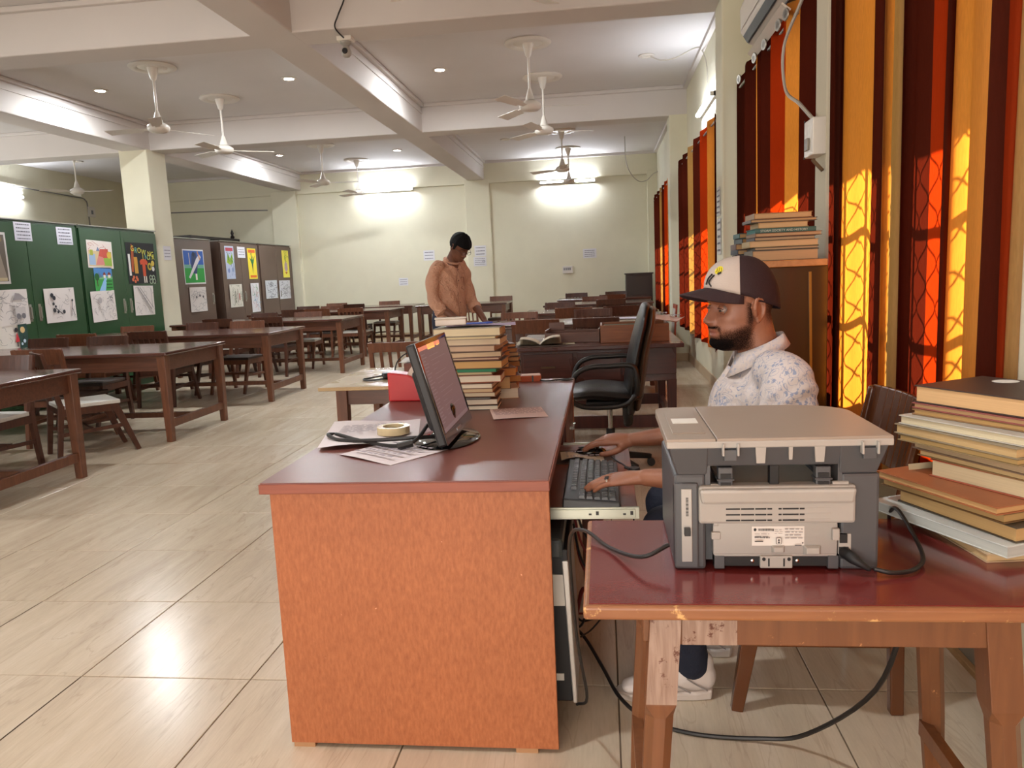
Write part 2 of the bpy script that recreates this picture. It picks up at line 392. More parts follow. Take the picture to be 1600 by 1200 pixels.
# concrete sunshades outside, over the windows
for (a, b, z0, z1) in WINS:
    struct(MB().box(WX+.22, WX+.75, a-.2, b+.2, z1+.02, z1+.12).build('trim_sunshade', wall_n), 'concrete sunshade above a right wall window')

# piers on the right wall
def pier(name, x0, x1, y0, y1, z0, z1, m, label, bev=.012):
    return struct(MB().box(x0, x1, y0, y1, z0, z1).build(name, m, bevel=bev), label)
pier('trim_1', .93, WX+.01, 1.55, 1.88, 0, CEIL, wall_n, 'cream pier on the right wall nearest the printer table')
p_socket = pier('trim_2', .93, WX+.01, 3.42, 3.60, 0, CEIL, wall_n, 'narrow grey-white pier carrying a switch box')
p_note = pier('trim_3', .93, WX+.01, 6.2, 6.53, 0, BEAM+.02, wall_m, 'cream pier with two notices on its side')
pier('trim_4', .93, WX+.01, 10.72, 11.07, 0, BEAM+.02, wall_m, 'cream pier between second and third curtained windows')
pier('trim_5', -6.72, -6.3, 10.62, 11.1, 0, BEAM+.02, wall_m, 'square cream column among the steel cabinets')
pier('trim_6', -6.72, -6.3, 1.55, 1.95, 0, BEAM+.02, wall_m, 'cream column at the left out of view')
pier('trim_7', -2.78, -2.26, BACK-.07, BACK+.01, 0, BEAM, wall_m, 'flat pilaster on back wall behind the standing reader')
pier('trim_8', -6.98, -6.42, BACK-.09, BACK+.01, 0, BEAM, wall_m, 'flat pilaster on back wall by the brown cabinets')
pier('trim_9', .96, WX+.01, BACK-.08, BACK+.01, 0, BEAM, wall_m, 'narrow pilaster in the right back corner')
# beams
for i, (y0, y1) in enumerate(((1.55, 1.9), (6.2, 6.56), (10.72, 11.09))):
    b_ = pier('trim_%d' % (10+i), LEFT, WX+.01, y0, y1, BEAM, CEIL+.01, beam_m, ORD[i]+' deep ceiling beam running across the hall')
    MB().box(LEFT, WX, y0-.05, y1+.05, CEIL-.045, CEIL).build('cornice', beam_m, b_, bevel=.01)
for i, (x0, x1) in enumerate(((-2.71, -2.36), (-6.68, -6.3))):
    b_ = pier('trim_%d' % (13+i), x0, x1, REAR, BACK, BEAM-.001, CEIL+.01, beam_m, ('central' if i == 0 else 'left')+' ceiling beam running the length of the hall')
    MB().box(x0-.05, x1+.05, REAR, BACK, CEIL-.045, CEIL).build('cornice', beam_m, b_, bevel=.01)
    MB().box(x0-.012, x1+.012, REAR, BACK, CEIL-.13, CEIL-.10).build('moulding', beam_m, b_)
pier('trim_15', LEFT, WX, BACK-.06, BACK+.01, BEAM-.08, CEIL, wall_m, 'shallow beam along the top of the back wall')
bc = MB().box(LEFT, WX, BACK-.11, BACK, CEIL-.05, CEIL).box(WX-.05, WX, REAR, BACK, CEIL-.05, CEIL); struct(bc.build('trim_16', beam_m), 'plaster cornice where ceiling meets walls')
# baseboards
bb_m = mat('tile_baseboard', '#c2ab8c', .3, vary=.05)
struct(MB().box(WX-.014, WX+.01, REAR, BACK, 0, .11).box(.916, WX, 10.705, 11.085, 0, .11).box(.916, WX, 6.185, 6.545, 0, .11).box(.916, WX, 3.41, 3.61, 0, .11).box(.916, WX, 1.54, 1.89, 0, .11).build('baseboard_right', bb_m), 'beige tile skirting of right wall')
struct(MB().box(LEFT, WX, BACK-.014, BACK+.01, 0, .12).box(-2.79, -2.25, BACK-.085, BACK, 0, .12).box(-7, -6.4, BACK-.105, BACK, 0, .12).build('baseboard_back', bb_m), 'beige tile skirting of back wall')
# stone threshold strip on the floor by the right wall
t = thing('floor_channel', 'worn wooden strip and taupe board along the foot of right wall', 'strip', (0, 0, 0)); MB().box(1.092, 1.112, 1.9, 3.4, .0, .022).build('wood_strip', mat('worn_ledge', '#8d6a44', .6, vary=.2, scale=20), t, bevel=.003); MB().box(1.114, 1.144, 1.9, 3.4, .0, .10).build('board', mat('taupe_board', '#6f6353', .6, vary=.2, scale=12), t, bevel=.003)

# ------------------------------------------------------------------ curtains
C_G = cloth('gold_curtain_cloth', '#b07c42', '#f08a2c', .58)
C_R = cloth('rust_curtain_cloth', '#6e2a12', '#d0360a', .38)
C_M = cloth('maroon_curtain_cloth', '#3a1a12', '#6c2010', .24)
C_B = cloth('beige_curtain_cloth', '#9a7a50', '#c98a3c', .35)
CM = [C_G, C_R, C_M, C_B]
def curtain(label, pts, z0, z1, group=None, hem=.02):
    """pts: list of (x, y, material index of the strip that starts here)"""
    o_ = thing('curtain', label, 'curtain', (0, 0, 0), 0, group)
    mb = MB(); P = []; Mi = []
    for i in range(len(pts)-1):
        a = Vector(pts[i][:2]+(0,)); b = Vector(pts[i+1][:2]+(0,)); n = Vector((b.y-a.y, -(b.x-a.x), 0)); n.normalize()
        bow = .012 if i % 2 else -.012
        for k in range(4):
            t = k/4; P.append(a.lerp(b, t)+n*bow*math.sin(PI*t)); Mi.append(pts[i][2])
    P.append(Vector(pts[-1][:2]+(0,)))
    rows = 14; vs_ = []; fs = []; ms = []
    cy = sum(p.y for p in P)/len(P); cx_ = sum(p.x for p in P)/len(P)
    for r in range(rows+1):
        t = r/rows; z = z0+(z1-z0)*t
        for i, p in enumerate(P):
            sway = (1-t); amp = 1.0+.25*math.sin(i*.9)*sway
            x = cx_+(p.x-cx_)*(amp if t < .97 else .8); y = p.y+.012*math.sin(i*.7+3*t)*sway
            vs_.append((x, y, z))
    n = len(P)
    for r in range(rows):
        for i in range(n-1):
            fs.append((r*n+i, r*n+i+1, (r+1)*n+i+1, (r+1)*n+i)); ms.append(Mi[i])
    mb.v = vs_; mb.f = fs; mb.m = ms
    c = mb.build('cloth', CM, o_, smooth='full', clean=False)
    return o_
ring_m = mat('steel_eyelet', '#a09a90', .4, metal=1)
def rings(o_, pts):
    for (x, y, z) in pts:
        MB().lathe([(.020, -.004), (.030, -.004), (.033, 0), (.030, .004), (.020, .004), (.018, 0), (.020, -.004)], n=20, axis='X').build('eyelet', ring_m, o_, smooth=True, loc=(x, y, z), rot=(0, 0, 0.25))
def rod(par, y0, y1, z, x=1.04):
    return (MB().cyl((x, y0, z), (x, y1, z), .011, n=12).box(x-.01, WX, y0+.06, y0+.08, z-.015, z+.015).box(x-.01, WX, y1-.08, y1-.06, z-.015, z+.015).build('curtain_rod', ring_m, par, smooth=True))
G, R_, M_, B_ = 0, 1, 2, 3
# window beside the printer table (nearest): strips measured from the photograph
def yx(px_ratio, x): return x/px_ratio
def fold(ratios, xs):
    return [(x, x/r, m) for (r, m), x in zip(ratios, xs)]
near = [(.2735, M_), (.2800, M_), (.2885, M_), (.2905, G), (.312, G), (.3245, M_), (.336, G), (.3475, B_), (.356, M_), (.372, M_), (.389, 1), (.4065, M_), (.4105, G), (.435, G), (.452, M_), (.474, 1), (.4865, B_), (.497, B_)]
xs_ = [.94, .915, .90, .93, .955, .925, .90, .935, .905, .95, .92, .90, .93, .955, .915, .94, .905, .93]
c0 = curtain('full-length gold, rust and maroon striped curtain glowing in sun beside printer table', fold(near, xs_), .56, 2.62)
rod(c0, 1.92, 3.40, 2.56, x=.955)
# second window, above the shelf of books
def evenly(y_a, y_b, seq, x=1.03, amp=.035, seed=1):
    r = random.Random(seed); n = len(seq); w = [r.uniform(.7, 1.3) for _ in seq]; s = sum(w); y = y_a; out = []
    for i, m in enumerate(seq):
        out.append((x+amp*(1 if i % 2 else -1)*r.uniform(.6, 1.1), y, m)); y += (y_b-y_a)*w[i]/s
    out.append((x, y_b, seq[-1])); return out
c1 = curtain('short maroon, rust and gold eyelet curtain below the air conditioner', [(1.0, 3.80, R_), (1.05, 3.93, M_), (1.0, 4.16, G), (1.06, 4.33, G), (1.0, 4.46, R_), (1.04, 4.66, R_), (1.0, 4.84, M_), (1.06, 5.0, M_), (1.0, 5.12, B_), (1.05, 5.18, M_), (1.0, 5.24, G), (1.05, 5.42, M_), (1.0, 5.62, M_), (1.05, 5.85, M_), (1.02, 6.1, M_)], .58, 2.62)
rings(c1, [(.985, 4.40, 2.55), (.985, 4.58, 2.55), (.985, 4.95, 2.55), (.985, 5.25, 2.55), (.985, 5.8, 2.55)])
rod(c1, 3.75, 6.15, 2.55)
MPL = [M_, M_, R_, R_, M_, M_, B_, B_, M_, M_, R_, M_]
c2 = curtain('maroon, beige and rust curtain between the two right piers', evenly(7.1, 10.55, [M_, G, R_, R_, M_, M_, B_, B_, M_, M_, M_, M_, M_], seed=9), .5, 2.6)
rod(c2, 7.0, 10.65, 2.54)
c3 = curtain('far curtain of dark brown, beige and orange in last bay', evenly(12.1, 15.45, [G, R_, R_, M_, B_, B_, B_, M_, M_, M_, M_, M_], seed=12), .5, 2.6)
rod(c3, 12.0, 15.55, 2.54)
c4 = curtain('gold and maroon curtain behind the viewer', evenly(-1.3, 1.0, [M_, G, R_, M_, G, M_, B_, G, R_], seed=5), .5, 2.62)

# ================================================================== CEILING FITTINGS
white_m = mat('white_enamel', '#e2dcd2', .35); whiteP = mat('white_plastic', '#e6e0d4', .4); black_m = mat('black_plastic', '#1b1b1d', .4)
dark_m = mat('dark_rubber', '#141416', .6); steel_m = mat('chromed_steel', '#b8b6b0', .2, metal=1)
tube_e = emis('tube_glow', '#eef4ff', 150); tube_s = emis('side_tube_glow', '#eef4ff', 55); spot_e = emis('downlight_glow', '#fff4e6', 55)
def fan(x, y, blade_a, label, src=None):
    if src is not None: return dup(src, (x, y, 0), blade_a, label, 'white ceiling fans')
    t = thing('ceiling_fan', label, 'ceiling fan', (x, y, 0), blade_a, 'white ceiling fans')
    MB().lathe([(.07, CEIL), (.235, CEIL), (.24, CEIL-.012), (.215, CEIL-.03), (.17, CEIL-.024), (.15, CEIL-.012), (.12, CEIL-.02), (.07, CEIL-.015)], n=32).build('ceiling_rose', white_m, t, smooth=True)
    MB().lathe([(.012, CEIL-.15), (.03, CEIL-.13), (.055, CEIL-.03), (.058, CEIL-.012)], n=20).build('canopy', white_m, t, smooth=True)
    MB().cyl((0, 0, 3.05), (0, 0, CEIL-.13), .012, n=10).build('rod', white_m, t, smooth=True)
    MB().lathe([(.012, 3.15), (.022, 3.13), (.05, 3.035), (.058, 3.03)], n=20).build('lower_canopy', white_m, t, smooth=True)
    MB().lathe([(.03, 2.925), (.08, 2.93), (.108, 2.95), (.115, 2.975), (.11, 2.995), (.08, 3.015), (.05, 3.03), (.02, 3.03)], n=28).build('motor', white_m, t, smooth=True)
    for k in range(3):
        a = 2*PI*k/3; T = Matrix.Rotation(a, 4, 'Z'); mb = MB()
        mb.hexa([(.09, -.025, 2.958), (.22, -.03, 2.958), (.22, .03, 2.97), (.09, .025, 2.97)], [(.09, -.025, 2.963), (.22, -.03, 2.963), (.22, .03, 2.975), (.09, .025, 2.975)])
        mb.hexa([(.20, -.05, 2.950), (.60, -.066, 2.948), (.60, .06, 2.975), (.20, .05, 2.975)], [(.20, -.05, 2.953), (.60, -.066, 2.951), (.60, .06, 2.978), (.20, .05, 2.978)])
        mb.xform(T).build('blade', white_m, t, bevel=.002)
    return t
fan0 = fan(-.68, 8.28, .1, 'ceiling fan in the second bay, nearer of the two on the right')
for x, y, a, l in ((-.64, 9.72, .25, 'ceiling fan in the second bay, farther of the two on the right'), (-4.62, 8.07, 1.0, 'ceiling fan in the second bay, nearer of the two on the left'),
                   (-4.65, 9.59, .5, 'ceiling fan in the second bay, farther of the two on the left'), (-4.70, 13.25, .15, 'ceiling fan in the last bay left, nearer, before cream back wall'),
                   (-4.66, 15.1, .4, 'ceiling fan in front of the left tube light on back wall'), (-.60, 13.4, .62, 'ceiling fan hanging just above the right back wall tube light'),
                   (-.57, 15.3, .75, 'farthest ceiling fan, overlapping the right back wall tube light'), (-.64, 4.75, .9, 'nearest ceiling fan, only its motor showing at top edge'),
                   (-8.72, 12.5, .1, 'ceiling fan over the green cabinets at far left')):
    fan(x, y, a, l, fan0)
def downlight(x, y, on, label):
    t = thing('downlight', label, 'ceiling light', (x, y, CEIL), 0, 'round ceiling downlights')
    MB().lathe([(.05, -.001), (.085, -.001), (.09, -.008), (.08, -.016), (.058, -.014), (.05, -.001)], n=24).build('bezel', white_m, t, smooth=True)
    MB().lathe([(0.0001, -.008), (.057, -.008), (.057, -.002)], n=24).build('lens', spot_e if on else whiteP, t)
    if on:
        d = bpy.data.lights.new('downlight_lamp', 'AREA'); d.shape = 'DISK'; d.size = .11; d.energy = 42 if y > 5 else 32; d.color = (.93, .97, 1)
        o = bpy.data.objects.new('downlight_lamp', d); COL.objects.link(o); o.parent = t; o.location = (0, 0, -.02)
    return t
for x, y, on, l in ((-5.72, 8.82, 1, 'lit downlight at upper left over the green cabinets'), (-3.48, 8.93, 1, 'lit downlight left of the central beam'), (-1.75, 9.04, 1, 'lit downlight right of the central beam'),
                    (-5.75, 14.0, 1, 'lit downlight in the last bay near the brown cabinets'), (-3.63, 14.27, 1, 'small lit downlight in last bay over reading tables'), (-1.6, 13.9, 0, 'unlit downlight in the last bay right of the beam'),
                    (.56, 9.12, 0, 'unlit round fitting with loose wire above the second pier'), (-9.2, 13.3, 0, 'unlit downlight over the far left corner'), (-3.4, 3.7, 1, 'unseen fill lamp added above the near aisle'), (-5.7, 3.7, 1, 'unseen fill lamp added above nearest left tables'), (-.9, 1.4, 1, 'unseen fill lamp added above the computer desk')):  # last three are unseen lamps added to brighten the near floor
    downlight(x, y, on, l)
def tube(name_l, a, b, nrm, e=None):
    e = e or tube_e
    a = Vector(a); b = Vector(b); n = Vector(nrm); t = thing('tube_light', name_l, 'tube light', tuple(a), 0, 'fluorescent tube lights')
    d = b-a
    MB().bar(n*.015, d+n*.015, .05, .03, ref=tuple(n)).build('batten', white_m, t)
    MB().cyl(d*.03+n*.055, d*.97+n*.055, .017, n=14).build('tube', e, t, smooth=True)
    for s in (.0, .97): MB().bar(d*s+n*.03, d*(s+.03)+n*.03, .04, .07, ref=tuple(n)).build('holder', white_m, t)
    return t
tube('lit tube light high on back wall right of pilaster', (-1.22, BACK-.06, 3.09), (-.06, BACK-.06, 3.09), (0, -1, 0))
tube('lit tube light high on back wall left of pilaster', (-5.05, BACK-.06, 3.13), (-3.85, BACK-.06, 3.13), (0, -1, 0))
tube('lit tube light on right wall above the second curtain', (WX, 8.05, 2.93), (WX, 9.2, 2.93), (-1, 0, 0), tube_s)
tube('lit tube light at far left above the green cabinets', (LEFT, 12.0, 3.02), (LEFT, 13.2, 3.02), (1, 0, 0))
tube('lit tube light hidden behind the narrow pier', (WX, 3.70, 2.38), (WX, 4.55, 2.38), (-1, 0, 0)) if False else None
# loose wires
wire_m = mat('pale_wire', '#b9b2a6', .5); cab_m = mat('black_cable', '#1a1716', .45); red_m = mat('red_wire', '#6e1f1c', .5)
tag(MB().tube([(.60, 9.12, CEIL-.02), (.72, 9.1, CEIL-.07), (.86, 9.0, CEIL-.08), (1.06, 8.95, CEIL-.01), (1.13, 8.9, CEIL-.05), (1.14, 8.6, 3.3), (1.14, 8.6, 2.95)], .006, n=6).build('wire', wire_m, smooth=True), 'grey wire drooping from ceiling fitting to the right wall tube light', 'wire')
tag(MB().tube([(.47, 14.34, CEIL-.01), (.48, 14.34, 3.2), (.55, 14.4, 2.98), (.70, 14.6, 2.84), (.86, 14.8, 2.86), (1.0, 15.1, 3.0), (1.1, 15.3, 3.06)], .008, n=6).build('wire', wire_m, smooth=True), 'white wire looping down from the ceiling in the last bay', 'wire')
# security camera on the near beam
t = thing('security_camera', 'small dome security camera under the near ceiling beam', 'security camera', (-2.0, 6.42, BEAM))
MB().box(-.06, .06, -.05, .05, -.035, 0).build('mount', whiteP, t, bevel=.004)
MB().lathe([(.0, -.16), (.02, -.157), (.038, -.14), (.042, -.115), (.03, -.085), (.02, -.07), (.045, -.05), (.045, -.035), (0, -.035)], n=20).build('housing', mat('silver_plastic', '#a8a39a', .35), t, smooth=True)
MB().lathe([(0, -.012), (.02, -.01), (.024, 0), (0, 0.012)], n=16, axis='Y').build('lens', black_m, t, smooth=True, loc=(.0, -.04, -.115))
MB().tube([(0, -.02, -.02), (.0, -.25, .0), (.05, -.32, .06), (.10, -.28, .2), (.11, -.25, .36)], .006, n=6).build('cable', cab_m, t, smooth=True)
# air conditioner
t = thing('air_conditioner', 'white split air conditioner high on the right wall', 'air conditioner', (WX, 5.32, 2.62))
poly = [(0, 0.02), (-.02, 0), (-.13, .0), (-.20, .035), (-.245, .10), (-.25, .24), (-.23, .29), (0, .30)]
T = Matrix(((1, 0, 0, 0), (0, 0, -1, 0), (0, 1, 0, 0), (0, 0, 0, 1)))
MB().prism(poly, 0, .95, T).build('body', white_m, t, bevel=.008)
MB().prism([(-.235, .075), (-.21, .035), (-.20, .03), (-.185, .06)], .03, .92, T).build('upper_slot', black_m, t)
MB().prism([(-.158, .004), (-.12, -.004), (-.12, .02), (-.158, .02)], .03, .92, T).build('lower_slot', black_m, t)
MB().hexa([(-.20, .02, -.02), (-.155, .02, -.055), (-.155, -.93, -.055), (-.20, -.93, -.02)], [(-.195, .02, -.012), (-.15, .02, -.047), (-.15, -.93, -.047), (-.195, -.93, -.012)]).build('flap', white_m, t)
MB().box(-.2505, -.249, -.93, -.03, .11, .235).build('front_panel', whiteP, t, bevel=.001)
# switch box and cable on the narrow pier
t = thing('switch_box', 'cream surface switch box on narrow pier beside the curtains', 'switch box', (.92, 3.50, 1.79))
MB().box(-.042, .012, -.07, .07, -.075, .075).build('box', whiteP, t, bevel=.004)
MB().box(-.052, -.045, -.02, .03, -.05, .0).build('socket', mat('grey_plastic', '#8f8a80', .5), t, bevel=.002)
MB().bar((-.03, -.02, -.09), (.0, -.06, -.14), .012, .012).build('bracket', mat('rusty_bracket', '#6b5238', .7), t)
for zz in (-.075, .075): MB().lathe([(0, -.048), (.005, -.047), (.005, -.044)], n=8, axis='X').build('screw', black_m, t, loc=(0, .05, zz))
tag(MB().tube([(.905, 3.55, 1.88), (.90, 3.75, 1.98), (.90, 4.02, 2.10), (.90, 4.06, 2.3), (.92, 3.85, 2.42), (.94, 3.72, 2.5), (1.0, 3.66, 2.66), (1.1, 3.8, 2.8)], .008, n=6).build('cable', wire_m, smooth=True), 'grey cable sagging across the second curtain to the switch box', 'cable')

# ================================================================== PAPER, NOTICES, POSTERS
paper_m = mat('white_paper', '#e9e6e4', .8); ink_m = mat('grey_ink', '#8b8a92', .8); dink_m = mat('dark_ink', '#3a3a40', .8)
PAINT = {}
def paint(c):
    if c not in PAINT: PAINT[c] = mat('paint_'+c, '#'+c, .75)
    return PAINT[c]
class Sheet:
    """flat sheet with printed/drawn shapes; u to the right, v up, in metres; facing local +Z"""
    def __init__(s, w, h, base='e9e6e4', curl=.0):
        s.w = w; s.h = h; s.mb = MB(); s.mats = [paint(base)]; s.k = 0; s.idx = {base: 0}
        n = 6; vs_ = []; fs = []
        for i in range(n+1):
            for j in (0, 1):
                u = w*i/n; vs_.append((u, h*j, curl*(1+math.sin(PI*i/n*1.5+j))*.5))
        s.mb.add(vs_, [(2*i, 2*i+2, 2*i+3, 2*i+1) for i in range(n)])
        s.z0 = curl
    def poly(s, pts, c):
        if c not in s.idx: s.idx[c] = len(s.mats); s.mats.append(paint(c))
        s.mb.cur = s.idx[c]; s.k += 1; z = s.z0+.0008+.00012*s.k
        s.mb.add([(x*s.w, y*s.h, z) for x, y in pts], [tuple(range(len(pts)))]); return s
    def rect(s, x0, x1, y0, y1, c): return s.poly([(x0, y0), (x1, y0), (x1, y1), (x0, y1)], c)
    def disc(s, x, y, r, c, ry=None, n=12):
        ry = ry or r*s.w/s.h; return s.poly([(x+r*math.cos(2*PI*i/n), y+ry*math.sin(2*PI*i/n)) for i in range(n)], c)
    def line(s, x0, y0, x1, y1, w, c):
        dx, dy = (x1-x0)*s.w, (y1-y0)*s.h; l = math.hypot(dx, dy) or 1; nx, ny = -dy/l*w/2/s.w, dx/l*w/2/s.h
        return s.poly([(x0-nx, y0-ny), (x1-nx, y1-ny), (x1+nx, y1+ny), (x0+nx, y0+ny)], c)
    def print_(s, n=8, c='8b8a92', x0=.12, x1=.88, y0=.12, y1=.88, seed=1, t=.35):
        r = random.Random(seed)
        for i in range(n):
            y = y1-(y1-y0)*i/max(1, n-1); x = x0; h = (y1-y0)/n*t
            while x < x1-.02:
                w = r.uniform(.04, .13); xe = min(x+w, x1); s.rect(x, xe, y-h/2, y+h/2, c); x = xe+.025
        return s
    def scribble(s, n, c='77757a', seed=1, w=.003, box=(.08, .92, .08, .92), rad=.1):
        r = random.Random(seed)
        for _ in range(n):
            x = r.uniform(box[0], box[1]); y = r.uniform(box[2], box[3]); a = r.uniform(0, 2*PI)
            for k in range(r.randint(3, 7)):
                a += r.uniform(-.9, .9); x2 = min(.95, max(.05, x+rad*.5*math.cos(a))); y2 = min(.95, max(.05, y+rad*.5*math.sin(a)))
                s.line(x, y, x2, y2, w, c); x, y = x2, y2
        return s
    def build(s, name, label, cat, M_, group=None, parent=None):
        o = s.mb.build(name, s.mats, parent, clean=False); o.matrix_world = M_
        if label: tag(o, label, cat, group)
        return o
def wallM(origin, right, up):
    r = Vector(right).normalized(); u = Vector(up).normalized(); n = r.cross(u)
    m = Matrix((r, u, n)).transposed().to_4x4(); m.translation = Vector(origin); return m
# ---- notices on the back wall (they face the viewer: right = +x)
def back_notice(x, z, w, h, label, n=4, seed=0, extra=None, yy=BACK-.004):
    s = Sheet(w, h, 'e4e4e8').print_(n, '6d6c78', seed=seed, y0=.2, y1=.8)
    if extra: extra(s)
    return s.build('wall_notice', label, 'notice', wallM((x, yy, z), (1, 0, 0), (0, 0, 1)), 'notices on the cream walls')
def emblem(s): s.disc(.8, .5, .11, '9a98a4').disc(.8, .5, .06, 'd8d8dc')
back_notice(-3.74, 1.635, .24, .21, 'small notice left of the standing reader on back wall', 3, 2)
back_notice(-2.63, 1.67, .245, .22, 'upper of two notices on pilaster by the reader', 3, 3, yy=BACK-.074)
back_notice(-2.66, 1.465, .27, .195, 'lower notice with round seal by reader', 4, 4, emblem, yy=BACK-.074)
back_notice(-4.31, 1.13, .2, .16, 'lowest small notice on back wall above far tables', 3, 5)
back_notice(-.37, 1.53, .275, .19, 'notice on back wall right of the pilaster, highest right', 4, 6)
t = thing('switch_board', 'white switch board on back wall below the right tube light', 'switch board', (-.70, BACK-.004, 1.31))
MB().box(-.105, .105, -.03, 0, -.075, .075).build('plate', mat('cream_plate', '#ddd9d2', .4), t, bevel=.005)
for k in range(4): MB().box(-.08+.04*k, -.055+.04*k, -.036, -.03, -.01, .04).build('switch', mat('switch_grey', '#7d8087', .5), t)
t = thing('switch_board', 'small switch board on the left wall over the green cabinets', 'switch board', (LEFT+.004, 15.1, 2.9))
MB().box(0, .03, -.11, .11, -.1, .1).build('plate', mat('cream_plate', '#ddd9d2', .4), t, bevel=.005); MB().box(.03, .036, -.03, .03, -.05, .03).build('switch', mat('switch_grey', '#7d8087', .5), t)
tag(MB().tube([(LEFT+.02, 11.0, 3.25), (LEFT+.02, 13.0, 3.2), (LEFT+.02, 14.6, 3.16), (LEFT+.02, 14.95, 3.12), (LEFT+.02, 15.0, 2.9), (LEFT+.02, 15.0, 2.1)], .012, n=6).build('conduit', mat('grey_conduit', '#7e7c78', .6), smooth=True), 'grey conduit running to the switch board at left', 'conduit')
tag(MB().tube([(-9.3, BACK-.008, 2.92), (-8.2, BACK-.008, 2.9), (-7.1, BACK-.008, 2.86)], .012, n=6).build('conduit', mat('grey_conduit', '#7e7c78', .6), smooth=True), 'thin conduit on back wall above the brown cabinets', 'conduit')
# notices on the near pier side (face -x: right = -y... seen from the left)
for (ya, yb, za, zb, lab, sd) in ((6.29, 6.48, 1.66, 1.88, 'upper notice taped to the side of the pier', 8), (6.27, 6.46, 1.36, 1.64, 'lower notice taped to the side of the pier', 9)):
    Sheet(yb-ya, zb-za, 'cfcdc9').print_(5, '6d6c78', seed=sd).build('wall_notice', lab, 'notice', wallM((.926, yb, za), (0, -1, 0), (0, 0, 1)), 'notices on the cream walls')
Sheet(.2, .2, 'dcdbe0').print_(3, '6d6c78', seed=12, y0=.25, y1=.7).build('wall_notice', 'small notice on the square cream column', 'notice', wallM((-6.296, 10.78, 1.70), (0, 1, 0), (0, 0, 1)), 'notices on the cream walls')

# ------------------------------------------------------------------ steel cabinets
green_m = mat('green_enamel', '#24492c', .28, vary=.12, scale=3); brown_m = mat('brown_enamel', '#5d4a40', .42, vary=.08, scale=3); greyh_m = mat('worn_steel', '#9b9a92', .35, metal=.8)
def steel_cabinet(name, label, x, y0, y1, h, m, doors=2, group=None):
    t = thing(name, label, 'cabinet', (x, (y0+y1)/2, 0), 0, group); w = (y1-y0)/2-.004
    MB().box(-.46, -.02, -w, w, .08, h).box(-.45, -.05, -w+.03, w-.03, 0, .08).build('body', m, t, bevel=.004)
    for k in range(doors):
        a = -w+.008+(2*w-.016)*k/doors; b = -w+.008+(2*w-.016)*(k+1)/doors-.006
        d = MB().box(-.02, 0, a, b, .10, h-.03).build('door', m, t, bevel=.003)
        hy = b-.07 if k == 0 else a+.07
        MB().box(0, .022, hy-.010, hy+.010, 1.02, 1.15).box(0, .006, hy-.02, hy+.02, .99, 1.18).build('handle', greyh_m, d, bevel=.003)
    MB().box(-.47, .004, -w, w, h, h+.012).build('top_rim', greyh_m, t)
    return t
GX_ = -6.25
steel_cabinet('steel_cabinet', 'green steel cabinet beside the column, with the black cricket poster', GX_, 8.88, 10.55, 2.09, green_m)
steel_cabinet('steel_cabinet', 'green steel cabinet bearing two printed notices at its top', GX_, 7.14, 8.86, 2.09, green_m)
steel_cabinet('steel_cabinet', 'green steel cabinet at the left edge with a framed figure poster', GX_, 5.40, 7.12, 2.09, green_m)
BX = -6.6
steel_cabinet('steel_cabinet', 'brown steel cabinet next to the column with cricket painting', BX, 11.62, 12.78, 2.07, brown_m, 1)
steel_cabinet('steel_cabinet', 'middle brown steel cabinet with long yellow poster', BX, 13.1, 14.62, 2.07, brown_m, 2)
steel_cabinet('steel_cabinet', 'last brown steel cabinet touching the back wall pilaster', BX, 14.66, 16.26, 2.07, brown_m, 2)
t = thing('book_almirah', 'tall black wooden almirah with finial behind the brown cabinets', 'cabinet', (-7.9, 15.0, 0))
blk = mat('black_wood', '#241c1c', .5)
MB().box(-.25, .25, -.95, .95, 0, 2.2).build('body', blk, t, bevel=.01); MB().box(-.3, .3, -1.0, 1.0, 2.2, 2.26).build('cornice', blk, t, bevel=.01)
MB().lathe([(.03, 2.26), (.045, 2.30), (.02, 2.34), (.035, 2.38), (.0, 2.47)], n=14).build('finial', blk, t, smooth=True, loc=(.2, .88, 0))
tag(MB().box(-6.98, -6.9, 12.8, 13.08, 0, 1.95).build('dark_gap_filler', blk), 'dark board added for the dark gap between brown cabinets', 'panel')  # dark board added to stand for the shade in the cabinet gap

# ---- drawings on the green cabinets: they face +x, so right = +y
def cab_sheet(s, y, z, label, tilt=0, x=GX_+.004, name='drawing', cat='drawing', grp='drawings taped to the steel cabinets'):
    r = Vector((0, math.cos(tilt), math.sin(tilt))); u = Vector((0, -math.sin(tilt), math.cos(tilt)))
    return s.build(name, label, cat, wallM((x, y, z), r, u), grp)
cab_sheet(Sheet(.26, .20, 'dfe0ec').print_(5, '5b5c6c', seed=21), 7.83, 1.87, 'printed notice left of pair at top of green cabinets', .0, name='printed_notice', cat='notice')
cab_sheet(Sheet(.27, .20, 'dfe0ec').print_(5, '5b5c6c', seed=22), 8.49, 1.85, 'printed notice near the cabinet joint, right of pair', .0, name='printed_notice', cat='notice')
s = Sheet(.50, .34, 'e8e2dc').rect(.04, .96, .06, .93, 'd9c59a').rect(.04, .96, .62, .93, 'eadfd9').rect(.06, .3, .1, .5, '9fb9d8').rect(.62, .94, .1, .62, '8fb54a').poly([(.4, .35), (.5, .7), (.82, .72), (.85, .4)], 'c95a4e').poly([(.3, .1), (.42, .45), (.6, .4), (.66, .12)], 'd48b84').rect(.1, .22, .45, .65, 'a8b04a').disc(.85, .5, .09, 'dcb84a').poly([(.35, .62), (.42, .78), (.5, .62)], '7f8fae').scribble(8, 'b0574e', 3, .004, (.1, .9, .7, .88))
cab_sheet(s, 8.99, 1.585, 'bright village drawing above the river painting', -.03)
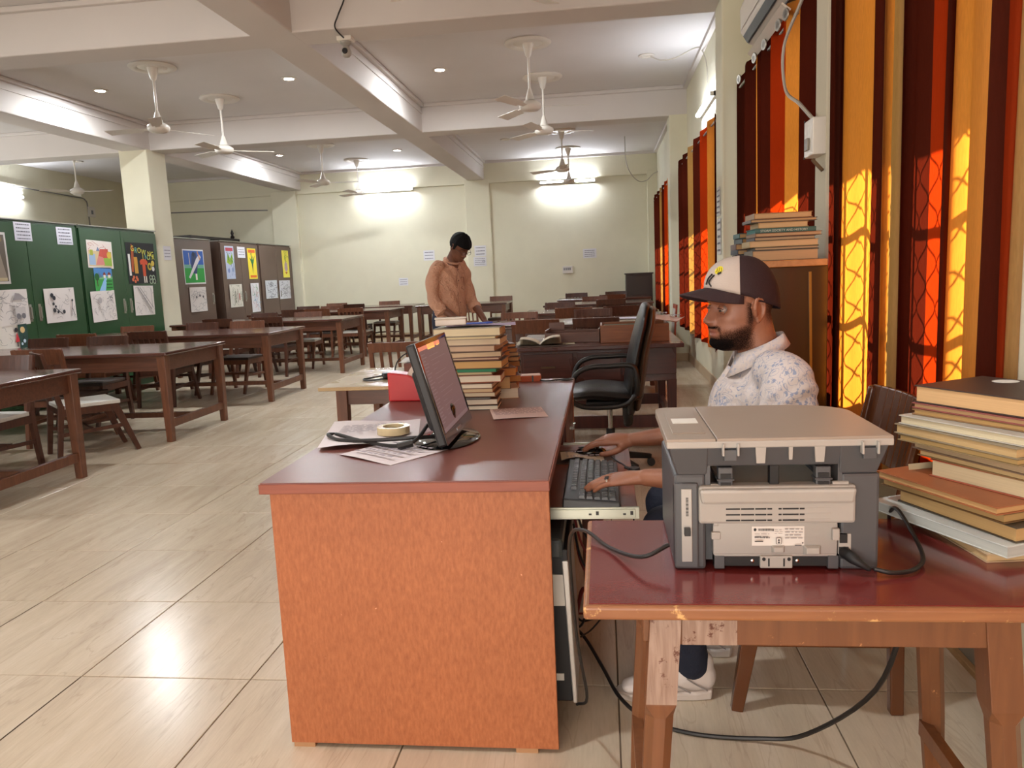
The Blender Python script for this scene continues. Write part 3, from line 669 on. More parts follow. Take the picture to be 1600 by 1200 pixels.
s = Sheet(.36, .29, '4e86c4').rect(0, 1, 0, .5, '3d9a46').rect(.0, 1, .5, .62, '6fae7a').poly([(.0, .55), (.25, .8), (.45, .58)], '5d7a9c').poly([(.2, 0), (.55, .55), (.68, .55), (.55, 0)], '8fc0ea').rect(.62, .95, .1, .16, '245f2c').rect(.62, .95, .24, .3, '245f2c').rect(.62, .95, .38, .44, '2a6a34').disc(.14, .6, .13, '1f5e2c').rect(.12, .16, .2, .5, '4a3424').rect(.5, .62, .55, .68, 'e6e0d8').rect(.75, .9, .55, .68, 'e6e0d8').poly([(.46, .68), (.56, .82), (.66, .68)], '7c3428').poly([(.7, .68), (.82, .82), (.95, .68)], '7c3428')
cab_sheet(s, 9.08, 1.295, 'painting of a blue river between green fields')
# black poster with cut-out letters
s = Sheet(.66, .55, '1d1f22')
s.rect(.05, .12, .2, .72, 'e6e6e4').poly([(.13, .3), (.2, .28), (.27, .9), (.19, .97)], 'a8522c').rect(.24, .36, .25, .65, 'c8963c').poly([(.44, .55), (.5, .6), (.66, .6), (.72, .53), (.69, .45), (.63, .48), (.62, .18), (.52, .18), (.52, .48), (.46, .46)], 'c8502e').rect(.53, .57, .02, .18, 'd8d4ca').rect(.6, .64, .02, .18, 'd8d4ca')
s.disc(.78, .42, .08, 'b8a83c').disc(.9, .5, .06, 'd6ba50').disc(.78, .42, .04, '3a3a22').disc(.9, .36, .05, 'd8d8d8')
for (x, y) in ((.14, .1), (.22, .06), (.3, .1), (.18, .16), (.27, .15)): s.disc(x, y, .035, 'cf6f4a')
for (x, y) in ((.78, .14), (.88, .14), (.78, .05), (.9, .05)): s.disc(x, y, .06, '9fb29a').disc(x, y, .035, '1d1f22')
po = cab_sheet(s, 9.79, 1.37, 'black cut-out poster with cricket bat, orange shirt and lettering', .0, name='poster', cat='poster')
yl = paint('dcd65a'); tl = paint('7cc0b0')
xx = .11
for i, ch in enumerate('GROWING'):
    text_part(ch, .105, yl if i % 3 != 1 else tl, po, (.11+.076*i, .43-.012*i, .004), (0, 0, random.Random(i).uniform(-.2, .2)), 'letter')
for i, ch in enumerate('INDIA'): text_part(ch, .10, yl if i % 2 == 0 else tl, po, (.36+.055*i, .325, .004), (0, 0, 0), 'letter')
def sketch(w, h, n, seed, base='e2dcd8', c='8a8484'): return Sheet(w, h, base, .01).scribble(n, c, seed, .0035)
cab_sheet(sketch(.47, .40, 26, 31).line(.15, .95, .75, .2, .02, 'a39d9d').line(.25, .95, .85, .25, .01, '8a8484').line(.8, .9, .82, .3, .006, '77757a'), 9.85, .945, 'pencil drawing of slanting figure below the black poster', -.02)
cab_sheet(sketch(.49, .38, 30, 32).disc(.3, .7, .08, 'b5afaf').scribble(6, '55545a', 5, .006, (.65, .85, .7, .9)), 8.96, .91, 'faint pencil drawing of animals on the second green cabinet', .02)
s = sketch(.52, .39, 14, 33)
for (x, y, r) in ((.22, .8, .05), (.28, .72, .05), (.24, .55, .035), (.3, .47, .03), (.25, .36, .05), (.36, .3, .03), (.55, .3, .045)): s.disc(x, y, r, '2f3036')
s.line(.3, .42, .5, .22, .01, '2f3036').disc(.86, .62, .03, '2f3036').line(.86, .58, .83, .4, .008, '2f3036').line(.83, .4, .78, .15, .008, '2f3036').line(.83, .4, .9, .15, .008, '2f3036')
cab_sheet(s, 8.15, .955, 'ink drawing of animals with small walking figure', .01)
cab_sheet(sketch(.62, .38, 30, 34, c='6f6c70').rect(.62, .86, .28, .5, 'cbc6c4').disc(.68, .25, .05, '77757a').disc(.8, .25, .05, '77757a').poly([(.6, .7), (.66, .9), (.76, .88), (.9, .72)], '9c979a'), 7.28, .965, 'pencil drawing of a vehicle at left edge of cabinets', .01)
s = Sheet(.50, .27, 'e6dfd6', .01).scribble(8, '9a9494', 6, .004, (.05, .5, .1, .9)).disc(.66, .78, .05, '2a2426').poly([(.6, .3), (.66, .68), (.74, .3)], 'c2323c').rect(.64, .67, .12, .3, '3a2a2a').rect(.72, .98, .02, .98, '23443c').disc(.84, .75, .07, 'e6c48a').poly([(.76, .1), (.84, .6), (.94, .1)], '1c3630').disc(.86, .3, .04, 'c8d8e8').disc(.78, .2, .03, 'c8d8e8')
cab_sheet(s, 7.33, .70, 'drawing with small red-dressed figures just above the tables', .03)
s = Sheet(.42, .54, 'd8d6d4').rect(.06, .94, .05, .95, '6d655c').poly([(.3, .1), (.4, .6), (.75, .6), (.9, .1)], 'a09689').disc(.62, .75, .13, 'c9b79c').rect(.5, .85, .82, .9, '8b7a52').poly([(.45, .45), (.6, .55), (.62, .35)], 'b86a6a').rect(.1, .9, .06, .12, 'c9bd9c')
cab_sheet(s, 7.27, 1.41, 'framed portrait poster of a seated figure at left edge', .0, name='poster', cat='poster')
# ---- on the brown cabinets
BXF = BX+.004
s = Sheet(.66, .56, 'e6e6ea').rect(.03, .97, .04, .96, '2f5fb4').rect(.03, .97, .04, .5, '2a9a3c').rect(.03, .97, .46, .56, '6faa9a').poly([(.35, .5), (.42, .88), (.62, .92), (.68, .6), (.6, .3), (.45, .3)], '2a3c66').poly([(.2, .2), (.26, .16), (.86, .78), (.78, .86), (.62, .74)], 'dad7de').line(.7, .95, .8, .7, .03, 'c98f5a').line(.3, .55, .28, .9, .02, 'dcc9b4').rect(.52, .6, .12, .3, 'ece8e4').disc(.5, .86, .06, '1f2a44')
cab_sheet(s, 11.83, 1.34, 'painting of a batsman on blue and green', .0, BXF, 'poster', 'poster')
cab_sheet(sketch(.54, .40, 34, 42, c='6a6a72').disc(.3, .6, .04, '55545a').disc(.5, .65, .04, '55545a').disc(.7, .6, .04, '55545a'), 11.92, .89, 'drawing of a group of figures below batsman painting', .0, BXF)
s = Sheet(.34, .58, 'b9c4da').rect(.1, .9, .85, .95, 'b8455a').poly([(.15, .5), (.3, .78), (.55, .62), (.8, .8), (.85, .5), (.5, .42)], '9fc23c').scribble(12, '2f6a3a', 4, .008, (.2, .8, .45, .8), .12).disc(.25, .25, .12, '7f93c4').disc(.7, .28, .12, '8a9ac0').scribble(8, '4a5a9a', 7, .005, (.1, .9, .08, .38))
cab_sheet(s, 13.25, 1.41, 'tall pale blue craft poster with green leaves', .0, BXF, 'poster', 'poster')
cab_sheet(Sheet(.31, .20, 'e2e2ea').print_(3, '5b5c6c', seed=44, y0=.3, y1=.75), 13.74, 1.79, 'printed notice between two tall posters on brown cabinet', .0, BXF, 'printed_notice', 'notice')
s = Sheet(.36, .57, 'ecd83c').rect(.1, .9, .86, .96, 'd8642c').rect(.15, .9, .04, .12, 'd86a2c').poly([(.5, .15), (.62, .6), (.5, .66), (.4, .6)], '1f4a3a').poly([(.2, .7), (.45, .62), (.5, .88), (.58, .62), (.85, .78), (.62, .5), (.4, .5)], '2f7a3c').scribble(6, '1f4a3a', 9, .008, (.3, .7, .55, .85))
cab_sheet(s, 14.14, 1.40, 'tall yellow poster with a dark green plant', .0, BXF, 'poster', 'poster')
s = Sheet(.34, .56, 'ece05a').poly([(.5, .2), (.25, .32), (.3, .5), (.5, .62), (.72, .5), (.75, .3)], 'b9a0a8').poly([(.5, .12), (.3, .2), (.7, .2)], 'b8643c').scribble(10, '5a8a3a', 10, .007, (.3, .75, .65, .9), .12)
cab_sheet(s, 15.74, 1.41, 'yellow poster with a pale vase shape, farthest right', .0, BXF, 'poster', 'poster')
cab_sheet(Sheet(.50, .41, 'ddd9cc', .01).scribble(26, '6d7a5a', 45, .005).line(.5, .2, .55, .8, .015, '6a5a4a').line(.65, .3, .65, .6, .03, 'b0453c').line(.35, .2, .35, .7, .02, '55604a'), 13.29, .90, 'cream drawing of trees and figures on middle cabinet', .0, BXF)
cab_sheet(Sheet(.37, .55, 'e4e2e4', .01).scribble(16, '5a9a5a', 46, .005, (.2, .8, .5, .9)).scribble(10, '5a9ac0', 47, .006, (.3, .8, .15, .5)).scribble(8, 'c04a5a', 48, .006), 14.14, .77, 'narrow drawing with coloured flowers under yellow poster', .0, BXF)
cab_sheet(Sheet(.58, .36, 'd9dee2', .01).scribble(44, '4f5560', 49, .005), 14.80, 1.0, 'busy ink drawing, left of the last two on brown cabinets', .0, BXF)
cab_sheet(Sheet(.58, .38, 'd9dbe0', .01).scribble(44, '5a5f68', 50, .005), 15.47, .97, 'busy ink drawing, right of the last two on brown cabinets', .0, BXF)

# ================================================================== READING TABLES AND CHAIRS
tw_m = wood('table_wood', '#4a2c20', '#6b4230', .33, 'X', coat=.15); tt_m = wood('table_top_laminate', '#43251f', '#5d382d', .2, 'X', coat=.5); tl_m = wood('table_leg_wood', '#50301f', '#7a4a30', .38, 'Z')
def reading_table(L_, W_, label, loc, src=None, group='long reading tables in the left rows', rz=0):
    if src: return dup(src, loc, rz, label, group)
    t = thing('reading_table', label, 'table', loc, rz, group); h = .765; lx = L_/2-.06; ly = W_/2-.055; k = .075
    MB().box(-L_/2, L_/2, -W_/2, W_/2, h-.03, h).build('tabletop', tt_m, t, bevel=.008)
    MB().box(-lx, lx, -ly-.01, -ly+.014, h-.16, h-.03).box(-lx, lx, ly-.014, ly+.01, h-.16, h-.03).box(-lx-.01, -lx+.014, -ly, ly, h-.16, h-.03).box(lx-.014, lx+.01, -ly, ly, h-.16, h-.03).build('apron', tw_m, t, bevel=.003)
    for sx in (-1, 1):
        for sy in (-1, 1):
            MB().bar((sx*lx, sy*ly, 0), (sx*lx, sy*ly, h-.03), k*.72, k*.72, k, k).build('leg', tl_m, t, bevel=.004)
    for sx in (-1, 1): MB().box(sx*lx-.018, sx*lx+.018, -ly, ly, .12, .185).build('stretcher', tl_m, t, bevel=.003)
    MB().box(-lx, lx, -.025, .025, .13, .175).build('long_stretcher', tl_m, t, bevel=.003)
    return t
TLEN = 2.55; XR = -3.60
LY = [(3.92, 4.99), (6.03, 7.08), (8.05, 9.13), (10.45, 11.54), (12.92, 14.0), (14.57, 15.65)]
T0 = None
for k, (a, b) in enumerate(LY):
    lab = 'long brown reading table, %s from the front in the left row' % ORD[k]
    T0n = reading_table(TLEN, 1.05, lab, (XR-TLEN/2, (a+b)/2, 0), T0)
    T0 = T0 or T0n
RY = [(7.62, 8.62), (9.82, 10.84), (12.1, 13.1), (14.2, 15.2)]
for k, (a, b) in enumerate(RY):
    if k == 0:
        TR = reading_table(1.7, 1.0, 'brown reading table beyond the clerk desk, first in right row', (-.27, (a+b)/2, 0), None, 'shorter reading tables in the right row')
    else: dup(TR, (-.27+.10*k, (a+b)/2, 0), 0, 'brown reading table, %s from the clerk desk in right row' % ORD[k], 'shorter reading tables in the right row')
dup(TR, (-2.58, 14.6, 0), 0, 'brown reading table standing alone in the middle, behind the reader', 'shorter reading tables in the right row')

# ---- chairs. local: seat faces +y, back at -y
ch_m = wood('chair_wood', '#3a1f16', '#5a3424', .38, 'Z'); ch2_m = wood('lighter_chair_wood', '#54301f', '#7a4a30', .4, 'Z'); cane_m = mat('white_woven_cane', '#cfcdc6', .7, vary=.1, scale=60, bump=.4, bscale=180); seat_m = mat('dark_seat', '#3a2a24', .5, vary=.1)
def make_chair(name, label, wd, sm, slats, wid=.44, high=.84, rail=.115):
    t = thing(name, label, 'chair'); hw = wid/2; sh = .43
    s = MB().hexa([(-hw+.01, -.20, sh-.03), (hw-.01, -.20, sh-.03), (hw+.01, .23, sh-.03), (-hw-.01, .23, sh-.03)], [(-hw+.01, -.20, sh), (hw-.01, -.20, sh), (hw+.01, .23, sh), (-hw-.01, .23, sh)])
    s.build('seat', sm, t, bevel=.006)
    MB().box(-hw+.015, hw-.015, -.19, -.165, sh-.085, sh-.03).box(-hw+.005, hw-.005, .19, .215, sh-.085, sh-.03).box(-hw, -hw+.022, -.19, .21, sh-.085, sh-.03).box(hw-.022, hw, -.19, .21, sh-.085, sh-.03).build('seat_rail', wd, t)
    for sx in (-1, 1):
        MB().bar((sx*(hw-.018), -.235, 0), (sx*(hw-.018), -.185, sh), .034, .036, .038, .045).build('leg', wd, t, bevel=.003)
        MB().bar((sx*(hw-.018), .335, 0), (sx*(hw-.014), .185, sh-.03), .030, .034, .036, .06).build('leg', wd, t, bevel=.003)
        MB().bar((sx*(hw-.018), -.185, sh-.02), (sx*(hw-.018), -.275, high), .036, .040, .030, .026).build('back_post', wd, t, bevel=.003)
        MB().bar((sx*(hw-.018), -.205, .20), (sx*(hw-.018), .25, .22), .02, .028).build('stretcher', wd, t)
    MB().box(-hw+.03, hw-.03, .0, .025, .20, .228).build('cross_stretcher', wd, t)
    # curved top rail
    top = MB(); n = 8; P = []
    for i in range(n+1):
        u = -1+2*i/n; P.append((u*hw, -.018*(1-u*u)))
    def yz(z): return -.185-(z-sh)*.09/(high-sh)
    for i in range(n):
        (xa, da), (xb, db) = P[i], P[i+1]; r = .012
        def rr(x): return -.010 if abs(x) > hw-.03 else 0
        z0 = high-rail; za, zb = high+rr(xa), high+rr(xb)
        top.hexa([(xa, yz(z0)+da-.011, z0), (xb, yz(z0)+db-.011, z0), (xb, yz(z0)+db+.011, z0), (xa, yz(z0)+da+.011, z0)], [(xa, yz(za)+da-.011, za), (xb, yz(zb)+db-.011, zb), (xb, yz(zb)+db+.011, zb), (xa, yz(za)+da+.011, za)])
    top.build('top_rail', wd, t)
    MB().bar((-hw+.02, yz(sh+.09), sh+.09), (hw-.02, yz(sh+.09), sh+.09), .03, .022, ref=(0, 1, 0)).build('lower_rail', wd, t)
    for k in range(slats):
        x = (-hw+.06)+(2*hw-.12)*(k+.5)/slats
        MB().bar((x, yz(sh+.09), sh+.09), (x, yz(high-rail)-.008, high-rail), .022, .012).build('slat', wd, t)
    return t
CH = {'cane': make_chair('library_chair', 'x', ch_m, cane_m, 3), 'dark': make_chair('library_chair', 'x', ch_m, seat_m, 5, rail=.085), 'light': make_chair('library_chair', 'x', ch2_m, cane_m, 5, .44, .83, .07), 'panel': make_chair('library_chair', 'x', ch2_m, seat_m, 3, .46, .84, .13)}
used = set()
def chair(kind, x, y, rz, label, group):
    src = CH[kind]
    if kind not in used:
        used.add(kind); src.location = (x, y, 0); src.rotation_euler = (0, 0, rz); src['label'] = label; src['group'] = group; return src
    return dup(src, (x, y, 0), rz, label, group)
nearL = {'A': 3.99, 'B': 6.14, 'C': 8.15, 'D': 10.55, 'E': 13.0, 'F': 14.7}; farL = {'A': 4.92, 'B': 7.0, 'C': 9.04, 'D': 11.44, 'E': 13.88, 'F': 15.5}
TN = dict(A='first', B='second', C='third', D='fourth', E='fifth', F='sixth')
rows = [('near', 'B', 'panel', -4.60), ('far', 'B', 'dark', -4.95), ('far', 'B', 'cane', -5.6), ('near', 'C', 'panel', -5.70), ('near', 'C', 'dark', -4.88), ('far', 'C', 'cane', -5.05), ('far', 'C', 'panel', -4.45), ('far', 'C', 'light', -5.9),
        ('near', 'D', 'dark', -4.58), ('near', 'D', 'cane', -5.3), ('far', 'D', 'cane', -5.28), ('far', 'D', 'light', -4.55), ('near', 'E', 'cane', -5.20), ('near', 'E', 'panel', -4.80), ('near', 'E', 'light', -4.22), ('far', 'E', 'dark', -5.50),
        ('far', 'E', 'light', -5.05), ('near', 'F', 'dark', -4.72), ('far', 'F', 'light', -5.5), ('far', 'F', 'light', -4.38), ('near', 'A', 'cane', -4.3), ('far', 'A', 'cane', -4.45), ('far', 'A', 'dark', -5.2)]
byrow = {}
for r in rows: byrow.setdefault((r[0], r[1]), []).append(r)
jr = random.Random(3)
for (side, tb), L_ in byrow.items():
    L_ = sorted(L_, key=lambda r: -r[3])
    for k, (s_, t_, kind, x) in enumerate(L_):
        y = (nearL if side == 'near' else farL)[tb]
        if tb == 'A' and side == 'far': y += .12
        off = -.02 if side == 'near' else .02
        rz = (0 if side == 'near' else PI)+jr.uniform(-.06, .06)
        pos = 'only chair' if len(L_) == 1 else '%s chair from the aisle' % ORD[k]
        chair(kind, x, y+off, rz, 'wooden %s on %s side of the %s left table' % (pos, side, TN[tb]), 'library chairs at the left row of tables')
chair('cane', -4.17, 5.72, -.75, 'wooden chair with white woven seat pulled out before second left table', 'library chairs at the left row of tables')
rr_ = [('panel', -.64, 7.62, 0, 'dark panel-backed chair left of the executive chair at first right table'), ('dark', -.06, 7.60, 0, 'dark chair half hidden behind the black executive chair'),
       ('light', -.98, 8.80, PI, 'slat-backed chair at the far left side of first right table'), ('dark', -.10, 8.75, PI, 'slat-backed chair at far right side of the first right table'),
       ('panel', -.35, 9.80, 0, 'panel-backed chair on near side of second right table, left'), ('cane', .22, 9.80, 0, 'chair on near side of second right table, right'),
       ('dark', -.60, 11.05, PI, 'slat-backed chair beyond second right table, left'), ('dark', .12, 12.0, 0, 'chair on near side of the third right table'),
       ('light', -.12, 13.3, PI, 'slat-backed chair beyond third right table'), ('panel', .18, 14.1, 0, 'brown panel-backed chair near fourth right table'),
       ('dark', -.50, 15.35, PI, 'slat-backed chair beyond fourth right table, left'), ('dark', .28, 15.45, PI, 'farthest slat-backed chair near the back wall at right'),
       ('light', -2.28, 13.0, 0, 'slat-backed chair just right of the standing reader'), ('panel', -2.02, 15.4, PI, 'chair beyond the middle table behind the reader')]
for k_, x, y, rz, lab in rr_: chair(k_, x, y, rz+jr.uniform(-.05, .05), lab, 'library chairs in the right row')
chair('light', -1.50, 5.75, .08, 'slat-backed chair with its back to viewer behind pale small table', 'library chairs in the right row')

# ================================================================== THE CLERK'S DESK
def panel_mat():
    m, nt, b = new_mat('orange_plywood_panel'); N = nt.nodes; L = nt.links
    tc = N.new('ShaderNodeTexCoord'); mp = N.new('ShaderNodeMapping'); mp.inputs['Scale'].default_value = (60, 60, 18); L.new(tc.outputs['Object'], mp.inputs[0])
    n = N.new('ShaderNodeTexNoise'); n.inputs['Scale'].default_value = 2.2; n.inputs['Detail'].default_value = 6; n.inputs['Roughness'].default_value = .7; L.new(mp.outputs[0], n.inputs[0])
    cr = N.new('ShaderNodeValToRGB'); cr.color_ramp.elements[0].position = .3; cr.color_ramp.elements[1].position = .7
    cr.color_ramp.elements[0].color = srgb('#96542f'); cr.color_ramp.elements[1].color = srgb('#b46d43'); L.new(n.outputs[0], cr.inputs[0])
    n2 = N.new('ShaderNodeTexNoise'); n2.inputs['Scale'].default_value = 2.5; n2.inputs['Detail'].default_value = 3; L.new(tc.outputs['Object'], n2.inputs[0])
    r = N.new('ShaderNodeMapRange'); r.inputs['To Min'].default_value = .85; r.inputs['To Max'].default_value = 1.12; L.new(n2.outputs[0], r.inputs[0])
    mx = N.new('ShaderNodeMix'); mx.data_type = 'RGBA'; mx.blend_type = 'MULTIPLY'; mx.inputs['Factor'].default_value = 1; L.new(cr.outputs[0], mx.inputs['A']); L.new(r.outputs[0], mx.inputs['B'])
    # pale nicks
    n3 = N.new('ShaderNodeTexNoise'); n3.inputs['Scale'].default_value = 38; n3.inputs['Detail'].default_value = 2; L.new(tc.outputs['Object'], n3.inputs[0])
    g = N.new('ShaderNodeMapRange'); g.inputs['From Min'].default_value = .765; g.inputs['From Max'].default_value = .79; L.new(n3.outputs[0], g.inputs[0])
    m2 = N.new('ShaderNodeMix'); m2.data_type = 'RGBA'; L.new(g.outputs[0], m2.inputs['Factor']); L.new(mx.outputs['Result'], m2.inputs['A']); m2.inputs['B'].default_value = srgb('#e0a27c')
    L.new(m2.outputs['Result'], b.inputs['Base Color']); b.inputs['Roughness'].default_value = .5; return m
panel_m = panel_mat(); edge_m = wood('desk_edge_band', '#7c4030', '#96523c', .35, 'X'); dtop_m = mat('maroon_laminate', '#74463f', .34, vary=.10, scale=6, bump=.02, bscale=300, coat=.0)
maroon_m = wood('maroon_board', '#4d2018', '#66301f', .4, 'Z'); brd_m = wood('brown_board', '#6a3020', '#86432c', .35, 'Y')
DX0, DX1, DY0, DY1, DZ = -.915, -.145, 1.90, 3.78, .765
desk = thing('computer_desk', 'big orange-brown computer desk in the foreground with maroon laminate top', 'desk', ((DX0+DX1)/2, (DY0+DY1)/2, 0))
ox, oy = -(DX0+DX1)/2, -(DY0+DY1)/2
def dbox(mb, x0, x1, y0, y1, z0, z1): return mb.box(x0+ox, x1+ox, y0+oy, y1+oy, z0, z1)
dbox(MB(), DX0+.004, DX1-.004, DY0+.004, DY1-.004, DZ-.004, DZ).build('laminate_top', dtop_m, desk)
dbox(MB(), DX0, DX1, DY0, DY1, DZ-.030, DZ-.0035).build('top_board', edge_m, desk, bevel=.002)
dbox(MB(), DX0+.018, DX1-.004, DY0+.025, DY0+.043, .012, DZ-.03).build('end_panel', panel_m, desk, bevel=.0015)
dbox(MB(), DX0+.018, DX1-.008, DY1-.043, DY1-.025, .012, DZ-.03).build('end_panel', panel_m, desk, bevel=.0015)
dbox(MB(), DX0+.02, DX0+.04, DY0+.043, DY1-.043, .05, DZ-.03).build('modesty_panel', panel_m, desk)
dbox(MB(), DX0+.04, DX1-.02, 2.98, 3.0, .012, DZ-.03).build('partition', maroon_m, desk)
dbox(MB(), -.48, -.46, DY0+.043, 2.98, .012, .60).build('back_board', maroon_m, desk)
dbox(MB(), -.46, DX1-.02, DY0+.05, 2.9, .065, .083).build('foot_shelf', brd_m, desk)
# far pedestal: drawers facing +x
for k in range(3):
    d = dbox(MB(), DX1-.03, DX1-.012, 3.03, 3.72, .06+.215*k, .26+.215*k).build('drawer', maroon_m, desk, bevel=.002)
    dbox(MB(), DX1-.012, DX1+.008, 3.33, 3.43, .17+.215*k, .182+.215*k).build('handle', steel_m, d)
# keyboard tray on slides
dbox(MB(), -.46, .082, 2.118, 2.935, .605, .622).build('keyboard_tray', brd_m, desk, bevel=.002)
def slide(y, name):
    mb = MB(); dbox(mb, -.165, .086, y-.005, y+.004, .594, .628); dbox(mb, -.165, .075, y-.009, y-.005, .599, .623)
    s_ = mb.build('slide', mat('zinc_rail', '#b9bdb0', .28, metal=.85), desk, bevel=.001)
    for xx in (-.05, -.03, .045, .065): dbox(MB(), xx-.004, xx+.004, y-.0098, y-.0088, .607, .612 if xx in (-.05, .045) else .618).build('screw_slot', black_m, s_)
slide(2.112, 'a'); slide(2.942, 'b')
dbox(MB(), -.46, -.165, 2.10, 2.118, .56, .70).build('tray_bracket', maroon_m, desk)
for x, y in ((-.86, 1.95), (-.235, 1.95), (-.86, 3.7), (-.22, 3.7)): dbox(MB(), x-.03, x+.03, y-.025, y+.025, 0, .013).build('foot_block', mat('foot_block', '#a77d58', .6), desk)

# ---- monitor
mon = thing('computer_monitor', 'black glossy flat monitor tilted back on the desk', 'monitor', (-.505, 2.405, DZ), 0)
gloss_m = mat('piano_black', '#0d0c0e', .08, coat=.6)
MB().lathe([(0, 0), (.098, 0), (.104, .004), (.100, .009), (.06, .014), (.02, .02), (0, .02)], n=40).xform(Matrix.Diagonal((1, 1.55, 1, 1))).build('base', gloss_m, mon, smooth=True)
MB().limb([(-.012, 0, .012), (-.006, 0, .04), (.01, 0, .075), (.01, 0, .10)], [(.045, .055), (.022, .035), (.02, .03), (.02, .03)], n=20, ref=(0, 1, 0)).build('neck', gloss_m, mon, smooth=True)
hd = bpy.data.objects.new('screen_unit', None)
W2 = .215; til = math.radians(15)
Rm = Matrix.Translation((.040, .01, .025)) @ Matrix.Rotation(-til, 4, 'Y')
def mbox(x0, x1, y0, y1, z0, z1): return MB().box(x0, x1, y0, y1, z0, z1).xform(Rm)
mbox(-.028, 0, -W2, W2, 0, .315).build('housing', mat('matt_black', '#141315', .5), mon, bevel=.006)
mbox(-.052, -.026, -W2+.05, W2-.05, .045, .235).build('rear_bulge', mat('matt_black', '#141315', .5), mon, bevel=.012)
fr = MB(); fr.box(0, .004, -W2, W2, 0, .034).box(0, .004, -W2, W2, .299, .315).box(0, .004, -W2, -W2+.014, .034, .299).box(0, .004, W2-.014, W2, .034, .299); fr.xform(Rm).build('bezel', gloss_m, mon, bevel=.001)
scr = mat('lit_screen', '#6d5b5c', .45, emit='#8d7478', es=.28)
sc_ = mbox(0, .0015, -W2+.014, W2-.014, .034, .299).build('screen', scr, mon)
lay = MB()
def sbar(y0, y1, z0, z1): lay.box(.0016, .0019, -W2+.014+y0*(2*W2-.028), -W2+.014+y1*(2*W2-.028), .034+z0*.265, .034+z1*.265)
sbar(0, 1, .0, .045); lay.cur = 1; sbar(0, .75, .955, 1.0); lay.cur = 2; sbar(.30, .55, .94, 1.0); sbar(.62, .72, .945, .995); lay.cur = 0
for k in range(22): sbar(.04, .16+.04*math.sin(k*2.3), .90-.038*k, .912-.038*k); 
for k in range(14): sbar(.28, .60+.2*math.sin(k*1.7), .86-.055*k, .866-.055*k)
lay.xform(Rm).build('screen_picture', [mat('screen_grey', '#8a7a80', .45, emit='#94868c', es=.22), mat('screen_pink', '#d88a78', .3, emit='#e88a70', es=.5), mat('screen_gold', '#e0b060', .3, emit='#ffc060', es=.8)], mon)
mbox(.004, .0055, -.05, .02, .012, .020).build('maker_plate', mat('silver_plate', '#9a989a', .3, metal=.7), mon)
tag(MB().tube([(-.53, 2.34, .79), (-.60, 2.30, .795), (-.72, 2.30, .79), (-.84, 2.34, .785), (-.90, 2.40, .79), (-.905, 2.48, .775), (-.87, 2.42, .785), (-.78, 2.34, .783), (-.66, 2.27, .778), (-.60, 2.26, .785), (-.57, 2.28, .80), (-.55, 2.33, .83)], .006, n=8).tube([(-.63, 2.255, .778), (-.585, 2.265, .787)], .012, n=8).build('video_cable', cab_m, smooth=True), 'black video cable looping over the paper behind monitor', 'cable')

# ---- loose papers on the desk
def page(name, label, x, y, z, w, h, rz, lines=10, seed=0, curl=.006, base='e6dcdc', group=None, c='9a9096', tilt=0, **kw):
    s = Sheet(w, h, base, curl).print_(lines, c, seed=seed, **kw)
    M_ = Matrix.Translation((x, y, z)) @ Matrix.Rotation(rz, 4, 'Z') @ Matrix.Rotation(tilt, 4, 'X')
    return s.build(name, label, 'paper', M_, group)
page('printed_page', 'printed sheet lying under the looped cable left of monitor', -.89, 2.27, DZ+.004, .31, .42, math.radians(12), 14, 51, .012, y0=.35, y1=.75, x0=.15, x1=.8)
page('printed_page', 'second sheet slid out under the first one by the monitor base', -.80, 2.21, DZ+.001, .24, .34, math.radians(-35), 8, 52, .004, 'dccfcf')
page('forms_sheet', 'pink printed sheet lying in front of the book stacks', -.40, 2.72, DZ+.001, .20, .21, math.radians(12), 12, 53, .003, 'e2c8c0', None, 'b89a98', 0, x0=.05, x1=.95, y0=.06, y1=.94, t=.5)
t = thing('tape_roll', 'roll of clear tape lying behind the monitor base', 'tape', (-.70, 2.47, DZ+.012)); MB().lathe([(.036, 0), (.054, 0), (.054, .024), (.036, .024), (.036, 0)], n=28).build('roll', mat('amber_tape', '#cdbb93', .25), t, smooth=True)
# ---- red tape dispenser
redp = mat('red_plastic', '#b8262c', .32)
t = thing('tape_dispenser', 'red tape dispenser standing on far left corner of the desk', 'tape dispenser', (-.80, 3.23, DZ), math.radians(-4))
T = Matrix(((1, 0, 0, 0), (0, 0, -1, .045), (0, 1, 0, 0), (0, 0, 0, 1)))
MB().prism([(-.115, 0), (.16, 0), (.16, .03), (.10, .055), (-.03, .115), (-.115, .125)], 0, .09, T).build('body', redp, t, bevel=.006)
MB().lathe([(.05, -.028), (.078, -.028), (.078, .028), (.05, .028), (.05, -.028)], n=32, axis='Y').build('tape', mat('clear_tape', '#c9b8ac', .15), t, smooth=True, loc=(.045, 0, .09))
MB().lathe([(.0, -.03), (.05, -.03), (.05, .03), (0, .03)], n=24, axis='Y').build('hub', black_m, t, smooth=True, loc=(.045, 0, .09))
# ---- wrapped orange packet and lead at the far edge
t = thing('card_packet', 'orange bundle of cards tied with black band at the desk edge', 'packet', (-.36, 3.72, DZ), .1)
MB().box(-.055, .055, -.04, .04, 0, .028).build('cards', mat('orange_card', '#b5562e', .6), t, bevel=.003); MB().box(.01, .018, -.0415, .0415, -.0, .0295).build('band', black_m, t); MB().box(-.05, .05, -.036, .036, .028, .031).build('top_card', mat('pink_card', '#d9b8a8', .6), t)
tag(MB().tube([(-.32, 3.70, DZ+.006), (-.27, 3.66, DZ+.005), (-.22, 3.69, DZ+.006), (-.18, 3.66, DZ+.006), (-.15, 3.69, DZ+.006), (-.19, 3.71, DZ+.006), (-.23, 3.68, DZ+.005)], .0035, n=6).build('cord', cab_m, smooth=True), 'thin black cord lying by the orange packet', 'cord')

